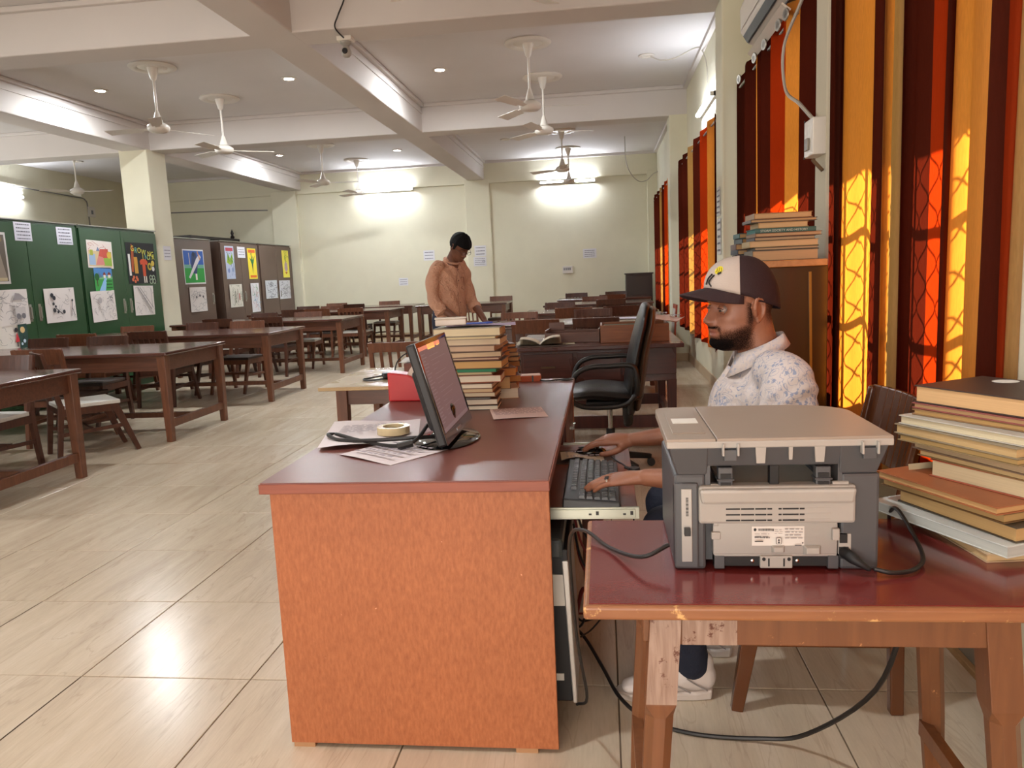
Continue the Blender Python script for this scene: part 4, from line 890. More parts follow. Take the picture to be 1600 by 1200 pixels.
# ================================================================== BOOKS
page_m = {}
def pagemat(c):
    if c not in page_m:
        m, nt, b = new_mat('pages_'+c); N = nt.nodes; L = nt.links
        tc = N.new('ShaderNodeTexCoord'); mp = N.new('ShaderNodeMapping'); mp.inputs['Scale'].default_value = (3, 3, 400); L.new(tc.outputs['Object'], mp.inputs[0])
        n = N.new('ShaderNodeTexNoise'); n.inputs['Scale'].default_value = 1.5; n.inputs['Detail'].default_value = 3; L.new(mp.outputs[0], n.inputs[0])
        r = N.new('ShaderNodeMapRange'); r.inputs['To Min'].default_value = .78; r.inputs['To Max'].default_value = 1.12; L.new(n.outputs[0], r.inputs[0])
        mx = N.new('ShaderNodeMix'); mx.data_type = 'RGBA'; mx.blend_type = 'MULTIPLY'; mx.inputs['Factor'].default_value = 1; mx.inputs['A'].default_value = srgb('#'+c); L.new(r.outputs[0], mx.inputs['B']); L.new(mx.outputs['Result'], b.inputs['Base Color']); b.inputs['Roughness'].default_value = .85
        page_m[c] = m
    return page_m[c]
def cover(c): return mat('cover_'+c, '#'+c, .5, vary=.12, scale=30)
def book(label, x, y, z, w, d, h, rz, cov='6b4a3a', pg='cdb48a', ct=.0025, group=None, spine='-x', soft=False, name='book'):
    """w along x, d along y; the spine is at -x or +x (pages show on the others)"""
    t = thing(name, label, 'book', (x, y, z), rz, group)
    hx, hy = w/2, d/2; i = .004 if not soft else .001; mb = MB()
    mb.box(-hx, hx, -hy, hy, 0, ct).box(-hx, hx, -hy, hy, h-ct, h)
    sg = -1 if spine == '-x' else 1
    if spine in ('-x', '+x'): mb.box(min(sg*hx, sg*(hx-.003)), max(sg*hx, sg*(hx-.003)), -hy, hy, ct, h-ct)
    elif spine == '-y': mb.box(-hx, hx, -hy, -hy+.003, ct, h-ct)
    mb.build('cover', cover(cov), t, bevel=.0008)
    x0, x1, y0, y1 = -hx+i, hx-i, -hy+i, hy-i
    if spine == '-x': x0 = -hx+.003
    if spine == '+x': x1 = hx-.003
    if spine == '-y': y0 = -hy+.003
    MB().box(x0, x1, y0, y1, ct, h-ct).build('page_block', pagemat(pg), t)
    return t
def stack(n_lab, x, y, z, specs, group, base_rz=0, jit=.012, seed=1, rj=.06):
    r = random.Random(seed)
    for k, sp in enumerate(specs):
        w, d, h, cov, pg = sp[:5]; kw = sp[5] if len(sp) > 5 else {}
        dx = kw.pop('dx', r.uniform(-jit, jit)) if kw else r.uniform(-jit, jit); dy = kw.pop('dy', r.uniform(-jit, jit)) if kw else r.uniform(-jit, jit); rz = kw.pop('rz', r.uniform(-rj, rj)) if kw else r.uniform(-rj, rj)
        nm = kw.pop('lab', None)
        pos = 'topmost' if k == len(specs)-1 else ('bottom' if k == 0 else ORD[k]+' up')
        book('%s, %s of %s' % (nm or 'old yellowed book', pos, n_lab), x+dx, y+dy, z, w, d, h, base_rz+rz, cov, pg, group=group, **kw); z += h+.0006
    return z
# near stack behind the monitor (page edges face the viewer)
S1 = [(.22, .15, .022, '3a3634', 'e3d9c6', dict(lab='white-paged thin book')), (.20, .14, .028, '6d4a3a', 'e0d4c0'), (.19, .15, .008, '3a3a3c', 'cfc4b4', dict(lab='thin dark folder')), (.21, .14, .022, '7c5a48', 'd8c6a8'), (.20, .14, .020, '8a5238', 'd6bb94'), (.20, .15, .024, '6a4a3a', 'ddd0ba'),
      (.23, .16, .034, '9a4c2c', 'e2d6c2', dict(dx=.015)), (.22, .15, .016, '7d6250', 'd2bd94'), (.24, .16, .016, '2f6a4c', '3f8a64', dict(lab='green-edged book')), (.25, .18, .036, '5f4632', 'cba26a', dict(dx=.02, lab='thick ochre ledger')), (.24, .17, .012, '8a5a50', 'd9bfa0'),
      (.24, .17, .026, '6a5346', 'cdb494', dict(rz=.09)), (.26, .18, .028, '7a6658', 'c9ad94', dict(rz=-.08)), (.26, .18, .030, '8d7466', 'dbc9ac', dict(rz=-.03)), (.26, .19, .012, 'b3a48a', 'e2d3a8'), (.26, .19, .038, '8e8676', 'dccfae', dict(dx=.01, lab='wide cream-paged volume'))]
S1 = [(a[0], a[1], a[2]*.84)+tuple(a[3:]) for a in S1]
zt = stack('the stack right behind the monitor', -.525, 3.0, DZ, S1, 'books stacked on the clerk desk', 0, .012, 5, .05)
z2 = stack('the second stack, behind the near one', -.50, 3.24, DZ, [(.20, .15, .045, 'b98a62', 'dccfb8', dict(rz=.2, dx=.03)), (.17, .14, .052, '6b4a34', 'c09868', dict(rz=.15, dx=.02)), (.20, .16, .034, '7a4628', 'b5763c', dict(rz=.3, dx=.02)), (.19, .15, .03, '5a3a28', 'c88e54', dict(rz=.25)), (.2, .16, .03, '6b4a3a', 'c28a56'), (.2, .15, .026, '4c342a', 'b8784a'),
      (.19, .15, .022, '3a2c28', 'c49a70'), (.20, .16, .022, '6a4030', 'b98452'), (.2, .15, .02, '4a3028', 'c49468')], 'books stacked on the clerk desk', 0, .018, 8, .2)
t3 = stack('the third stack, at right of the others', -.465, 3.45, DZ, [(.17, .13, .04, '6b4632', 'b58052'), (.16, .13, .03, '7a4a2c', 'c0854c', dict(rz=.3)), (.17, .13, .036, '5c3c2c', 'c68e56'), (.18, .14, .026, '4a322a', 'b27a4a', dict(rz=.25)), (.16, .12, .02, '3f2c26', 'b98a5c'), (.17, .13, .018, '6a4a3a', 'c09a70', dict(rz=.35)), (.16, .13, .02, '5a3828', 'ad7444'), (.15, .12, .016, '4c2c22', 'b98050', dict(rz=.4))], 'books stacked on the clerk desk', 0, .016, 3, .2)
page('plastic_folder', 'lilac plastic folder on top of the near book stack', -.60, 2.93, zt+.001, .27, .18, .12, 2, 60, .006, 'b9a8c8')
t = thing('stationery_box', 'clear plastic box holding clips atop the book stack', 'box', (-.59, 2.99, zt+.007), .2); MB().box(-.06, .06, -.03, .03, 0, .026).build('box', mat('cloudy_plastic', '#cfc4b8', .25), t, bevel=.005); MB().box(-.062, .062, -.032, .032, .026, .031).build('lid', mat('cloudy_lid', '#ddd6cc', .2), t, bevel=.002)
t = thing('pen', 'blue pen lying on the lilac folder', 'pen', (-.48, 2.99, zt+.012), .1); MB().cyl((-.05, 0, 0), (.03, 0, 0), .004, n=8).build('barrel', mat('blue_pen', '#2c4aa8', .3), t, smooth=True); MB().cyl((.03, 0, 0), (.055, 0, 0), .005, .003, n=8).build('cap', mat('blue_pen', '#2c4aa8', .3), t, smooth=True)

# ---- system unit under the desk
t = thing('computer_tower', 'black computer tower with silver edge standing beneath the desk', 'computer', (-.20, 2.15, 0))
MB().box(-.10, .088, -.11, .20, .085, .53).build('case', mat('matt_black', '#141315', .5), t, bevel=.004)
MB().hexa([(.088, -.118, .085), (.100, -.118, .085), (.100, .2, .085), (.088, .2, .085)], [(.070, -.118, .50), (.088, -.118, .50), (.088, .2, .50), (.070, .2, .50)]).build('silver_trim', mat('silver_trim', '#c9c6c0', .3, metal=.5), t, bevel=.003)
MB().box(-.1, .075, -.116, .2, .50, .56).build('top_cap', mat('slate_plastic', '#3c4244', .3), t, bevel=.012)
MB().box(.04, .075, -.1145, -.1105, .37, .46).build('licence_label', mat('label_white', '#d8d4cc', .6), t); MB().box(-.01, .065, -.1145, -.1105, .15, .17).build('badge', mat('label_white', '#d8d4cc', .6), t)

# ---- keyboard and mouse
kb = thing('keyboard', 'black computer keyboard on the pull-out tray', 'keyboard', (-.046, 2.345, .6225), 0)
kbm = mat('charcoal_plastic', '#2a2a2c', .4); key_m = mat('key_plastic', '#39393b', .38)
MB().hexa([(-.082, -.235, 0), (.082, -.235, 0), (.082, .235, 0), (-.082, .235, 0)], [(-.080, -.232, .030), (.080, -.232, .018), (.080, .232, .018), (-.080, .232, .030)]).build('case', kbm, kb, bevel=.004)
ks = MB(); kr = random.Random(2)
for r_ in range(6):
    x = -.052+.0215*r_+(.004 if r_ else 0); y = -.222
    cols = {0: 16, 5: 9}.get(r_, 17)
    for b0, b1, nk in ((-.222, .068, 15 if r_ not in (5,) else 8), (.080, .135, 3), (.147, .222, 4)):
        if r_ == 0 and b0 > .14: continue
        if r_ == 3 and b0 == .080: continue
        w = (b1-b0)/nk
        for k in range(nk):
            y0 = -(b0+w*k)-w; zt_ = .0355-.0012*r_*1.5
            ks.hexa([(x-.009, y0+.0012, zt_-.008), (x+.009, y0+.0012, zt_-.008), (x+.009, y0+w-.0012, zt_-.008), (x-.009, y0+w-.0012, zt_-.008)],
                    [(x-.0072, y0+.003, zt_), (x+.0072, y0+.003, zt_), (x+.0072, y0+w-.003, zt_), (x-.0072, y0+w-.003, zt_)])
k_ = ks.build('keys', key_m, kb); k_['kind'] = 'stuff'
ms = thing('computer_mouse', 'black mouse under the clerk\'s far hand on mouse pad', 'mouse', (-.055, 2.735, .6265), math.radians(8))
MB().ball((0, 0, .012), (.056, .031, .022), n=24).build('shell', gloss_m, ms, smooth=True); MB().box(-.045, -.01, -.0015, .0015, .0295, .0335).build('wheel_slot', kbm, ms)
tag(MB().prism([(-.13, -.10), (.07, -.10), (.09, -.08), (.09, .08), (.07, .10), (-.13, .10)], .6228, .6258, Matrix.Translation((-.06, 2.72, 0))).build('mouse_pad', mat('pad_brown', '#5b4236', .8)), 'dark mouse pad on far end of the keyboard tray', 'mouse pad')
page('folded_note', 'crumpled pale paper beside the mouse pad on tray', -.155, 2.62, .6275, .15, .09, .1, 2, 71, .02, 'c9b49c')
tag(MB().tube([(.0, 2.73, .64), (.03, 2.62, .635), (.055, 2.58, .63), (.07, 2.50, .63), (.075, 2.43, .60), (.08, 2.40, .5), (.06, 2.4, .3), (-.05, 2.45, .12), (-.1, 2.4, .1)], .003, n=6).build('mouse_cable', cab_m, smooth=True), 'thin black mouse cable hanging off the tray edge', 'cable')
t = thing('cable_plug', 'round black plug resting at the tray edge by the wrist', 'plug', (.088, 2.50, .632)); MB().lathe([(0, -.008), (.018, -.008), (.020, 0), (.018, .008), (0, .008)], n=18).build('body', black_m, t, smooth=True); MB().cyl((0, 0, 0), (-.03, .012, .006), .005, n=8).build('lead', black_m, t)

# ---- cables under and beside the desk
def cable(label, pts, r=.004, m=cab_m): return tag(MB().tube(pts, r, n=7).build('cable', m, smooth=True), label, 'cable')
cable('black cable from printer curving over the small table to the desk', [(.112, 1.43, .765), (.06, 1.42, .745), (.0, 1.52, .727), (-.05, 1.60, .735), (-.085, 1.66, .70), (-.09, 1.75, .55), (-.085, 1.85, .35), (-.07, 1.95, .15), (-.10, 2.0, .10)], .0042)
cable('long black power cable sagging beneath the printer table', [(.62, 1.60, .70), (.63, 1.66, .55), (.60, 1.75, .30), (.50, 1.95, .06), (.38, 2.0, .012), (.22, 2.02, .008), (.10, 2.08, .008), (.02, 2.16, .03), (-.03, 2.35, .02), (-.09, 2.55, .02), (-.14, 2.6, .05)], .006)
cable('red cable running along the floor past the chair', [(-.12, 2.75, .02), (.02, 2.78, .006), (.2, 2.7, .006), (.4, 2.66, .006), (.62, 2.74, .006), (.85, 2.8, .006)], .004, red_m)
for i, (a, b, c, m) in enumerate(((.30, .12, .50, cab_m), (.25, .2, .42, red_m), (.36, .06, .34, cab_m), (.2, .16, .3, red_m))):
    cable(['black cable hanging behind the computer tower', 'dark red wire bundled beside the tower', 'black looped lead low beside tower', 'dark red wire lowest beside the tower'][i], [(-.115, 2.35+.06*i, c+.12), (-.085, 2.33+.05*i, c), (-.05+.03*i, 2.38, c-.12), (-.085, 2.42+.05*i, b+.04), (-.12, 2.45+.05*i, .10)], .004, m)
tag(MB().box(-.10, -.02, 2.86, 2.93, .0, .42).build('wooden_prop', wood('prop_wood', '#5a2c1c', '#7c4028', .5, 'Z'), bevel=.003), 'small wooden post standing under the keyboard tray end', 'post')

# ================================================================== PRINTER TABLE
st_m = wood('small_table_wood', '#663e25', '#7f5232', .38, 'Z', worn=('#c9905c', 30, .66)); st_top = mat('oxblood_top', '#6e2b29', .2, vary=.14, scale=9, bump=.03, bscale=250, coat=.35); st_edge = wood('chipped_edge', '#805034', '#9c6a44', .4, 'X', worn=('#d8ab70', 22, .60))
bare_m = wood('bare_scuffed_wood', '#7c6050', '#b0998a', .45, 'Z', scale=14, worn=('#5e3626', 40, .58))
pt = thing('printer_table', 'small oxblood-topped wooden table carrying the printer', 'table', (.40, 1.49, 0))
TZ = .72
MB().box(-.437, .45, -.222, .222, TZ-.0025, TZ).build('painted_top', st_top, pt)
MB().box(-.447, .46, -.232, .232, TZ-.027, TZ-.002).build('tabletop', st_edge, pt, bevel=.006, seg=3)
MB().box(-.33, .255, -.190, -.168, TZ-.09, TZ-.027).box(-.33, .255, .168, .190, TZ-.09, TZ-.027).box(-.345, -.323, -.18, .18, TZ-.09, TZ-.027).box(.235, .257, -.18, .18, TZ-.09, TZ-.027).build('apron', st_m, pt, bevel=.002)
MB().box(-.278, -.185, -.1915, -.190, TZ-.089, TZ-.028).build('scuffed_patch', bare_m, pt)
def turned_leg(mb, top, bot, w):
    """square head, chamfered shoulder, octagonal tapering shaft"""
    top = Vector(top); bot = Vector(bot); d = bot-top
    def sq(p, a): return [p+Vector((sx*a, sy*a, 0)) for sx, sy in ((-1, -1), (1, -1), (1, 1), (-1, 1))]
    def oc(p, a, c): return [p+Vector(q) for q in ((-a, -a+c, 0), (-a+c, -a, 0), (a-c, -a, 0), (a, -a+c, 0), (a, a-c, 0), (a-c, a, 0), (-a+c, a, 0), (-a, a-c, 0))]
    rings = [oc(top, w, .001), oc(top+d*.25, w, .001), oc(top+d*.285, w*.92, w*.55), oc(top+d*.6, w*.86, w*.5), oc(bot, w*.55, w*.32)]
    vs_ = [v for r in rings for v in r]; fs = [(k*8+i, k*8+(i+1) % 8, (k+1)*8+(i+1) % 8, (k+1)*8+i) for k in range(len(rings)-1) for i in range(8)]
    fs += [tuple(range(7, -1, -1)), tuple(range(len(vs_)-8, len(vs_)))]; return mb.add(vs_, fs)
for sx, sy in ((-1, -1), (-1, 1), (1, -1), (1, 1)):
    tx = -.305 if sx < 0 else (.243 if sy < 0 else .262); ty = .165*sy
    turned_leg(MB(), (tx, ty, TZ-.027), (tx+sx*.05, ty+sy*.03, 0), .027).build('leg', st_m, pt, bevel=.0015)
MB().hexa([(-.343, -.2008, TZ-.197), (-.290, -.2008, TZ-.197), (-.290, -.1995, TZ-.197), (-.343, -.1995, TZ-.197)], [(-.3315, -.1935, TZ-.03), (-.2785, -.1935, TZ-.03), (-.2785, -.192, TZ-.03), (-.3315, -.192, TZ-.03)]).build('bare_patch', bare_m, pt)
for sx, x in ((-1, -.347), (1, .275)): MB().bar((x, -.18, .26), (x, .18, .26), .022, .035, ref=(0, 0, 1)).build('stretcher', st_m, pt)

# ================================================================== PRINTER (seen from behind)
pr = thing('laser_printer', 'grey and white laser printer seen from behind on small table', 'printer', (.305, 1.42, TZ))
slate = mat('slate_grey_plastic', '#4a4b4e', .42, vary=.03); lightp = mat('warm_white_plastic', '#a5a19b', .42, vary=.03); lidm = mat('stone_grey_lid', '#96897c', .38, vary=.03); metalp = mat('galvanised_plate', '#a3a09c', .4, metal=.55, vary=.06, scale=3); dk = mat('deep_black', '#0e0e10', .6)
def P(x, z): return None
# body: local x -.197...+.195, y 0 (rear, facing viewer) ... .31
MB().box(-.197, -.135, .0, .30, .0, .180).build('left_tower', slate, pr, bevel=.006)
MB().hexa([(-.197, -.005, .004), (-.150, -.008, .004), (-.150, .02, .004), (-.197, .02, .004)], [(-.197, -.005, .165), (-.150, -.008, .165), (-.150, .02, .165), (-.197, .02, .165)]).build('port_column', slate, pr, bevel=.004)
MB().box(.122, .195, .0, .30, .0, .178).build('right_tower', slate, pr, bevel=.006)
MB().box(-.135, .122, .02, .30, .012, .14).build('core', slate, pr)
MB().box(-.150, .147, -.012, .02, .090, .160).build('rear_door', lightp, pr, bevel=.005)
MB().hexa([(-.145, -.020, .128), (.142, -.020, .128), (.142, 0, .128), (-.145, 0, .128)], [(-.150, -.022, .156), (.147, -.022, .156), (.147, 0, .156), (-.150, 0, .156)]).build('door_lip', lightp, pr, bevel=.006)
sl = MB()
for r_ in range(3):
    z = .118-.0105*r_
    for a, b in ((-.098, -.071), (-.069, -.044), (-.042, -.021), (-.019, -.010), (.002, .008), (.010, .040), (.042, .051)): sl.box(a, b, -.0126, -.0116, z-.0014, z+.0014)
sl.build('vent_slots', dk, pr)
sl = MB()
for r_ in range(3): sl.box(.054, .100, -.0128, -.0118, .1185-.0105*r_, .1200-.0105*r_)
sl.build('moulded_ribs', lightp, pr)
MB().box(-.122, .116, -.004, .02, .030, .092).hexa([(-.118, -.004, .026), (.114, -.004, .026), (.114, .02, .026), (-.118, .02, .026)], [(-.122, -.004, .031), (.116, -.004, .031), (.116, .02, .031), (-.122, .02, .031)]).build('metal_plate', metalp, pr, bevel=.0015)
for b_ in ((-.122, -.112, -.010, .0, .085, .098), (-.126, -.108, -.010, .0, .060, .074), (.104, .118, -.012, .0, .058, .080)): MB().box(*b_).build('catch', lightp, pr, bevel=.002)
for (x, z, w, h) in ((.003, .041, .013, .007), (.068, .039, .017, .009)):
    MB().hexa([(x-w, -.004, z-h), (x+w, -.004, z-h), (x+w, -.004, z+h), (x-w, -.004, z+h)], [(x-w*.7, -.013, z-h*.6), (x+w*.7, -.013, z-h*.6), (x+w*.7, -.013, z+h*.6), (x-w*.7, -.013, z+h*.6)]).build('rubber_foot', lightp, pr, bevel=.0015)
# rating label
lb = Sheet(.100, .036, 'd9d6d0')
lb.disc(.06, .84, .028, '2a2a2c')
r = random.Random(4)
for (x0, x1, y0, y1) in ((.12, .40, .78, .90), (.05, .33, .42, .50)):
    x = x0
    while x < x1: w = r.uniform(.006, .018); lb.rect(x, x+w, y0, y1, '3a3a3c'); x += w+.008
lb.print_(4, '7a7a7c', .62, .96, .45, .90, 3).print_(3, '8a8a8c', .42, .58, .7, .88, 4).print_(2, '6a6a6c', .04, .32, .55, .68, 5).rect(.45, .55, .15, .48, '4a4a4c').rect(.46, .54, .17, .46, 'd9d6d0').disc(.5, .36, .02, '4a4a4c').disc(.5, .24, .02, '4a4a4c').rect(.04, .2, .27, .33, '3a3a3c').rect(.8, .93, .06, .11, '5a5a5c').disc(.95, .22, .015, '3a3a3c')
lb_ = lb.build('rating_label', None, None, Matrix.Identity(4), None, pr); lb_.matrix_parent_inverse = Matrix.Identity(4); lb_.parent = pr
lb_.matrix_local = wallM((-.047, -.0046, .047), (1, 0, 0), (0, 0, 1))
# lower recess
MB().box(-.120, .120, -.002, .02, .008, .028).build('recess', dk, pr)
for b_ in ((-.120, -.100), (.098, .118)): MB().box(*b_, -.006, .012, .004, .028).build('recess_clip', slate, pr, bevel=.001)
MB().box(-.032, .030, -.010, .01, .006, .029).build('lock_plate', lightp, pr, bevel=.002)
sc2 = MB()
for x in (-.025, .023): sc2.lathe([(0, -.0105), (.0035, -.0105), (.0035, -.009)], c=(x, 0, .0235), n=10, axis='Y')
sc2.box(-.017, -.014, -.0106, -.0095, .010, .025).box(.012, .015, -.0106, -.0095, .010, .025); sc2.build('lock_holes', dk, pr)
for x in (-.046, .040): MB().lathe([(0, -.006), (.0035, -.005), (.0035, 0)], c=(0, 0, 0), n=10, axis='Y').build('screw', steel_m, pr, loc=(x, 0, .018))
# port strip
MB().box(-.184, -.163, -.0095, -.007, .018, .155).build('port_strip', metalp, pr, bevel=.001)
bc_ = MB(); r = random.Random(9); z = .105
while z < .138: h = r.uniform(.0006, .0018); bc_.box(-.175, -.170, -.0102, -.0094, z, z+h); z += h+.0012
bc_.build('barcode', dk, pr); MB().box(-.179, -.167, -.020, -.008, .070, .084).build('usb_plug', black_m, pr, bevel=.001)
# power switch, inlet and lead
MB().box(.118, .142, -.003, .01, .030, .068).build('power_surround', lightp, pr, bevel=.001)
MB().box(.120, .134, -.006, .0, .052, .068).build('power_switch', dk, pr); MB().box(.119, .137, -.004, .0, .022, .044).build('power_inlet', dk, pr)
MB().limb([(.130, -.006, .034), (.138, -.022, .030), (.152, -.030, .022), (.165, -.032, .014)], [.011, .010, .007, .005], n=12).build('power_plug', dk, pr, smooth=True)
tag(MB().tube([(.468, 1.388, TZ+.014), (.50, 1.385, TZ+.008), (.54, 1.40, TZ+.008), (.575, 1.45, TZ+.012), (.59, 1.55, TZ+.03), (.595, 1.64, TZ+.045), (.60, 1.69, TZ+.02), (.615, 1.735, TZ-.03), (.62, 1.73, TZ-.2)], .0042, n=8).build('power_cable', cab_m, smooth=True), 'black power cable leaving the right of printer', 'cable')
# scanner unit above the output gap
gapz = .180
MB().box(-.125, .115, .0, .30, .138, .146).build('output_tray', slate, pr, bevel=.002); MB().box(-.10, .10, .03, .29, .1465, .152).build('pale_gap_sheet', mat('cream_sheet', '#efe4d4', .7), pr)  # pale sheet over the tray is added to brighten the output gap
for b_ in ((-.136, -.126), (.116, .124)): MB().box(*b_, .0, .30, .138, .205).build('side_cheek', slate, pr)
for x in (-.097, .088): 
    m_ = MB(); m_.box(x-.017, x+.017, -.006, .02, .146, .158).box(x-.014, x+.014, -.004, .018, .158, .192).box(x-.017, x+.017, -.008, .02, .168, .172); m_.build('hinge', slate, pr, bevel=.002)
    for hz in (.162, .178): MB().box(x-.010, x+.010, -.0065, -.0035, hz-.005, hz+.003).build('hinge_slot', dk, pr)
MB().cyl((-.125, .0, .157), (-.100, .0, .157), .005, n=10).cyl((.105, .0, .160), (.135, .0, .160), .005, n=10).build('roller', lightp, pr, smooth=True)
MB().box(-.012, .006, .0, .02, .150, .195).build('centre_post', dk, pr, bevel=.002)
su = MB(); # flaring scanner shell
zb, zt2 = .178, .232
def fl_(x0, x1, xo0, xo1): su.hexa([(x0, 0, zb), (x1, 0, zb), (x1, .30, zb), (x0, .30, zb)], [(xo0, -.012, zt2), (xo1, -.012, zt2), (xo1, .315, zt2), (xo0, .315, zt2)])
fl_(-.190, -.132, -.206, -.13); fl_(.118, .188, .116, .206); su.hexa([(-.134, 0, zb+.016), (.12, 0, zb+.016), (.12, .30, zb+.016), (-.134, .30, zb+.016)], [(-.134, -.012, zt2), (.12, -.012, zt2), (.12, .315, zt2), (-.134, .315, zt2)])
su.build('scanner_unit', slate, pr, bevel=.003)
for x, w, h in ((-.032, .010, .030), (.024, .004, .024), (.078, .010, .029)):
    MB().hexa([(x-w*.8, -.0145, zt2-h), (x+w*.8, -.0145, zt2-h), (x+w, -.0150, zt2), (x-w, -.0150, zt2)], [(x-w*.8, -.009, zt2-h), (x+w*.8, -.009, zt2-h), (x+w, -.010, zt2), (x-w, -.010, zt2)]).build('tab', lightp, pr)
# lids: control panel part at left, scanner lid at right, rounded front
def rounded(x0, x1, y0, y1, rl, rr, z0, z1, m, name):
    poly = [(x0, y0), (x1, y0)]
    for i in range(9):
        a = PI/2*i/8; poly.append((x1-rr*1.6+rr*1.6*math.cos(a), y1-rr+rr*math.sin(a)))
    for i in range(9):
        a = PI/2*i/8; poly.append((x0+rl-rl*math.sin(a), y1-rl+rl*math.cos(a)))
    return MB().prism(poly, z0, z1).build(name, m, pr, bevel=.004, seg=3)
rounded(-.211, -.117, -.016, .315, .03, .002, zt2, zt2+.016, lidm, 'control_panel_cover')
rounded(-.115, .212, -.016, .318, .002, .09, zt2, zt2+.016, lidm, 'scanner_lid')
MB().box(-.211, .212, -.0178, -.013, zt2-.001, zt2+.011).build('lid_rim', lightp, pr, bevel=.002)
MB().box(-.195, -.130, .03, .25, zt2+.0155, zt2+.018).build('control_plate', lidm, pr, bevel=.002)
MB().box(-.186, -.133, .12, .17, zt2+.018, zt2+.0186).build('instruction_label', mat('label_white', '#d8d4cc', .6), pr)
for x in (-.090, .168):
    MB().box(x-.016, x-.012, -.026, -.012, zt2-.014, zt2+.008).box(x+.012, x+.016, -.026, -.012, zt2-.014, zt2+.008).build('lid_hinge', lightp, pr, bevel=.001); MB().box(x-.012, x+.012, -.020, -.012, zt2-.024, zt2-.004).build('hinge_block', slate, pr, bevel=.001)

pr.scale = (.93, 1, 1.02)
# ================================================================== BOOKS ON THE PRINTER TABLE
bg_ = 'books piled at the right end of the printer table'
bx, by = .785, 1.62
BS = [(.235, .29, .020, 'b9a382', 'cbb183', dict(lab='thick pale-paged book', dx=.0, dy=-.01, rz=.12)),
      (.26, .33, .026, 'c5c9c4', 'b9bdb6', dict(lab='sheaf of white loose papers', dx=-.025, dy=.01, rz=.42, soft=True)),
      (.235, .29, .034, '4a4236', 'bd9a66', dict(lab='dark grey-brown hardback', dx=.0, dy=.0, rz=.38)),
      (.26, .30, .022, '6e5232', 'b1905c', dict(lab='tan book', dx=-.01, dy=.03, rz=.42)), (.27, .30, .018, 'a0603c', 'c29a66', dict(lab='orange-covered flat book', dx=-.02, dy=.02, rz=.40)),
      (.21, .26, .042, 'a85a42', 'd2c29e', dict(lab='thick salmon-spined book', dx=.04, dy=-.01, rz=.50, spine='-y')),
      (.22, .27, .016, '8a6d48', 'c4a878', dict(lab='torn-edged booklet', dx=.03, dy=.01, rz=.44)), (.22, .27, .022, '7d6a58', 'b39a78', dict(lab='grey-edged book', dx=.02, dy=.015, rz=.42)), (.24, .27, .016, '8e7a56', 'b99a64', dict(lab='tan thin book', dx=.0, dy=.02, rz=.47)),
      (.25, .28, .024, '8d8068', 'c0a272', dict(lab='broad brown-paged book', dx=.0, dy=.02, rz=.45)), (.24, .28, .022, 'b9b5aa', 'cfc3a4', dict(lab='white magazine-like book with dark violet picture', dx=.005, dy=.02, rz=.50)),
      (.22, .26, .014, '8c6a44', 'c09c64', dict(lab='thin buckled book', dx=.02, dy=.03, rz=.55)), (.22, .26, .014, '8a4a44', 'b59268', dict(lab='thin reddish book', dx=.02, dy=.03, rz=.5)),
      (.21, .26, .042, '3a2a24', 'cfa878', dict(lab='thick dark brown hardback with a white round label', dx=.02, dy=.03, rz=.52))]
for q_ in BS:
    q_[5].setdefault('spine', '+x')
BS = [(a, b, c*.86, d, e, f) for a, b, c, d, e, f in BS]
ztop = stack('pile beside the printer', bx, by, TZ, BS, bg_, 0, .0, 1, 0)
tag(MB().lathe([(0, 0), (.026, 0), (.026, .0008), (0, .0008)], n=28).xform(Matrix.Diagonal((1, .8, 1, 1))).build('round_label', mat('label_white', '#d8d4cc', .6), loc=(bx+.05, by+.10, ztop+.0002)), 'white oval label on the topmost book by printer', 'label')
MB_ = Sheet(.12, .10, '3c3450').rect(.1, .5, .1, .6, '5a5a9a').rect(.0, .2, 0, .15, 'b03038')
page('standing_sheet', 'cream sheet sticking up behind the pile by the chair', .655, 1.70, TZ+.001, .12, .12, .3, 0, 80, .0, 'c9b894', tilt=1.35)

# ================================================================== CABINET AND BOOKS BEHIND THE CLERK
t = thing('side_cabinet', 'dark brown glossy cabinet with a pale wooden top behind the clerk', 'cabinet', (.70, 3.5, 0))
dkc = mat('dark_olive_lacquer', '#3b2b14', .22, vary=.15, scale=3, coat=.3)
MB().box(-.075, .166, -.36, .05, .04, 1.262).build('body', dkc, t, bevel=.003); MB().box(-.087, .160, -.375, .065, 1.262, 1.288).build('top', wood('pale_top', '#9a7044', '#b98d5c', .4, 'Y'), t, bevel=.003)
MB().bar((.118, -.362, .06), (.098, -.362, 1.24), .010, .004).build('brass_strip', mat('aged_brass', '#8a6a24', .35, metal=.4), t); MB().box(-.081, -.075, -.34, .03, .1, 1.2).build('door', dkc, t, bevel=.002)
CB = [(.25, .19, .040, '6a6458', 'b39a78', dict(lab='thick orange-brown paged book', spine='-x')), (.24, .19, .012, '3a3a34', 'a89274'), (.26, .19, .024, 'a89468', 'bfa884', dict(lab='tan book')), (.23, .18, .014, '3a3234', 'b09a7a'),
      (.25, .19, .014, '7c6248', 'ae9676'), (.23, .18, .018, '2f5a58', '3f6f6a', dict(lab='teal book with printed spine', spine='-y')), (.19, .16, .022, 'a68a5c', 'c4aa80', dict(lab='short cream book', dx=-.01)), (.25, .18, .012, '5a5048', 'b3946a', dict(dx=-.01)), (.22, .17, .022, '8c6a44', 'b39a74', dict(lab='honey-coloured book', dx=-.015))]
zc = stack('the pile on the side cabinet', .715, 3.25, 1.2885, CB, 'books piled on the cabinet behind the clerk', 0, .008, 3, .03)
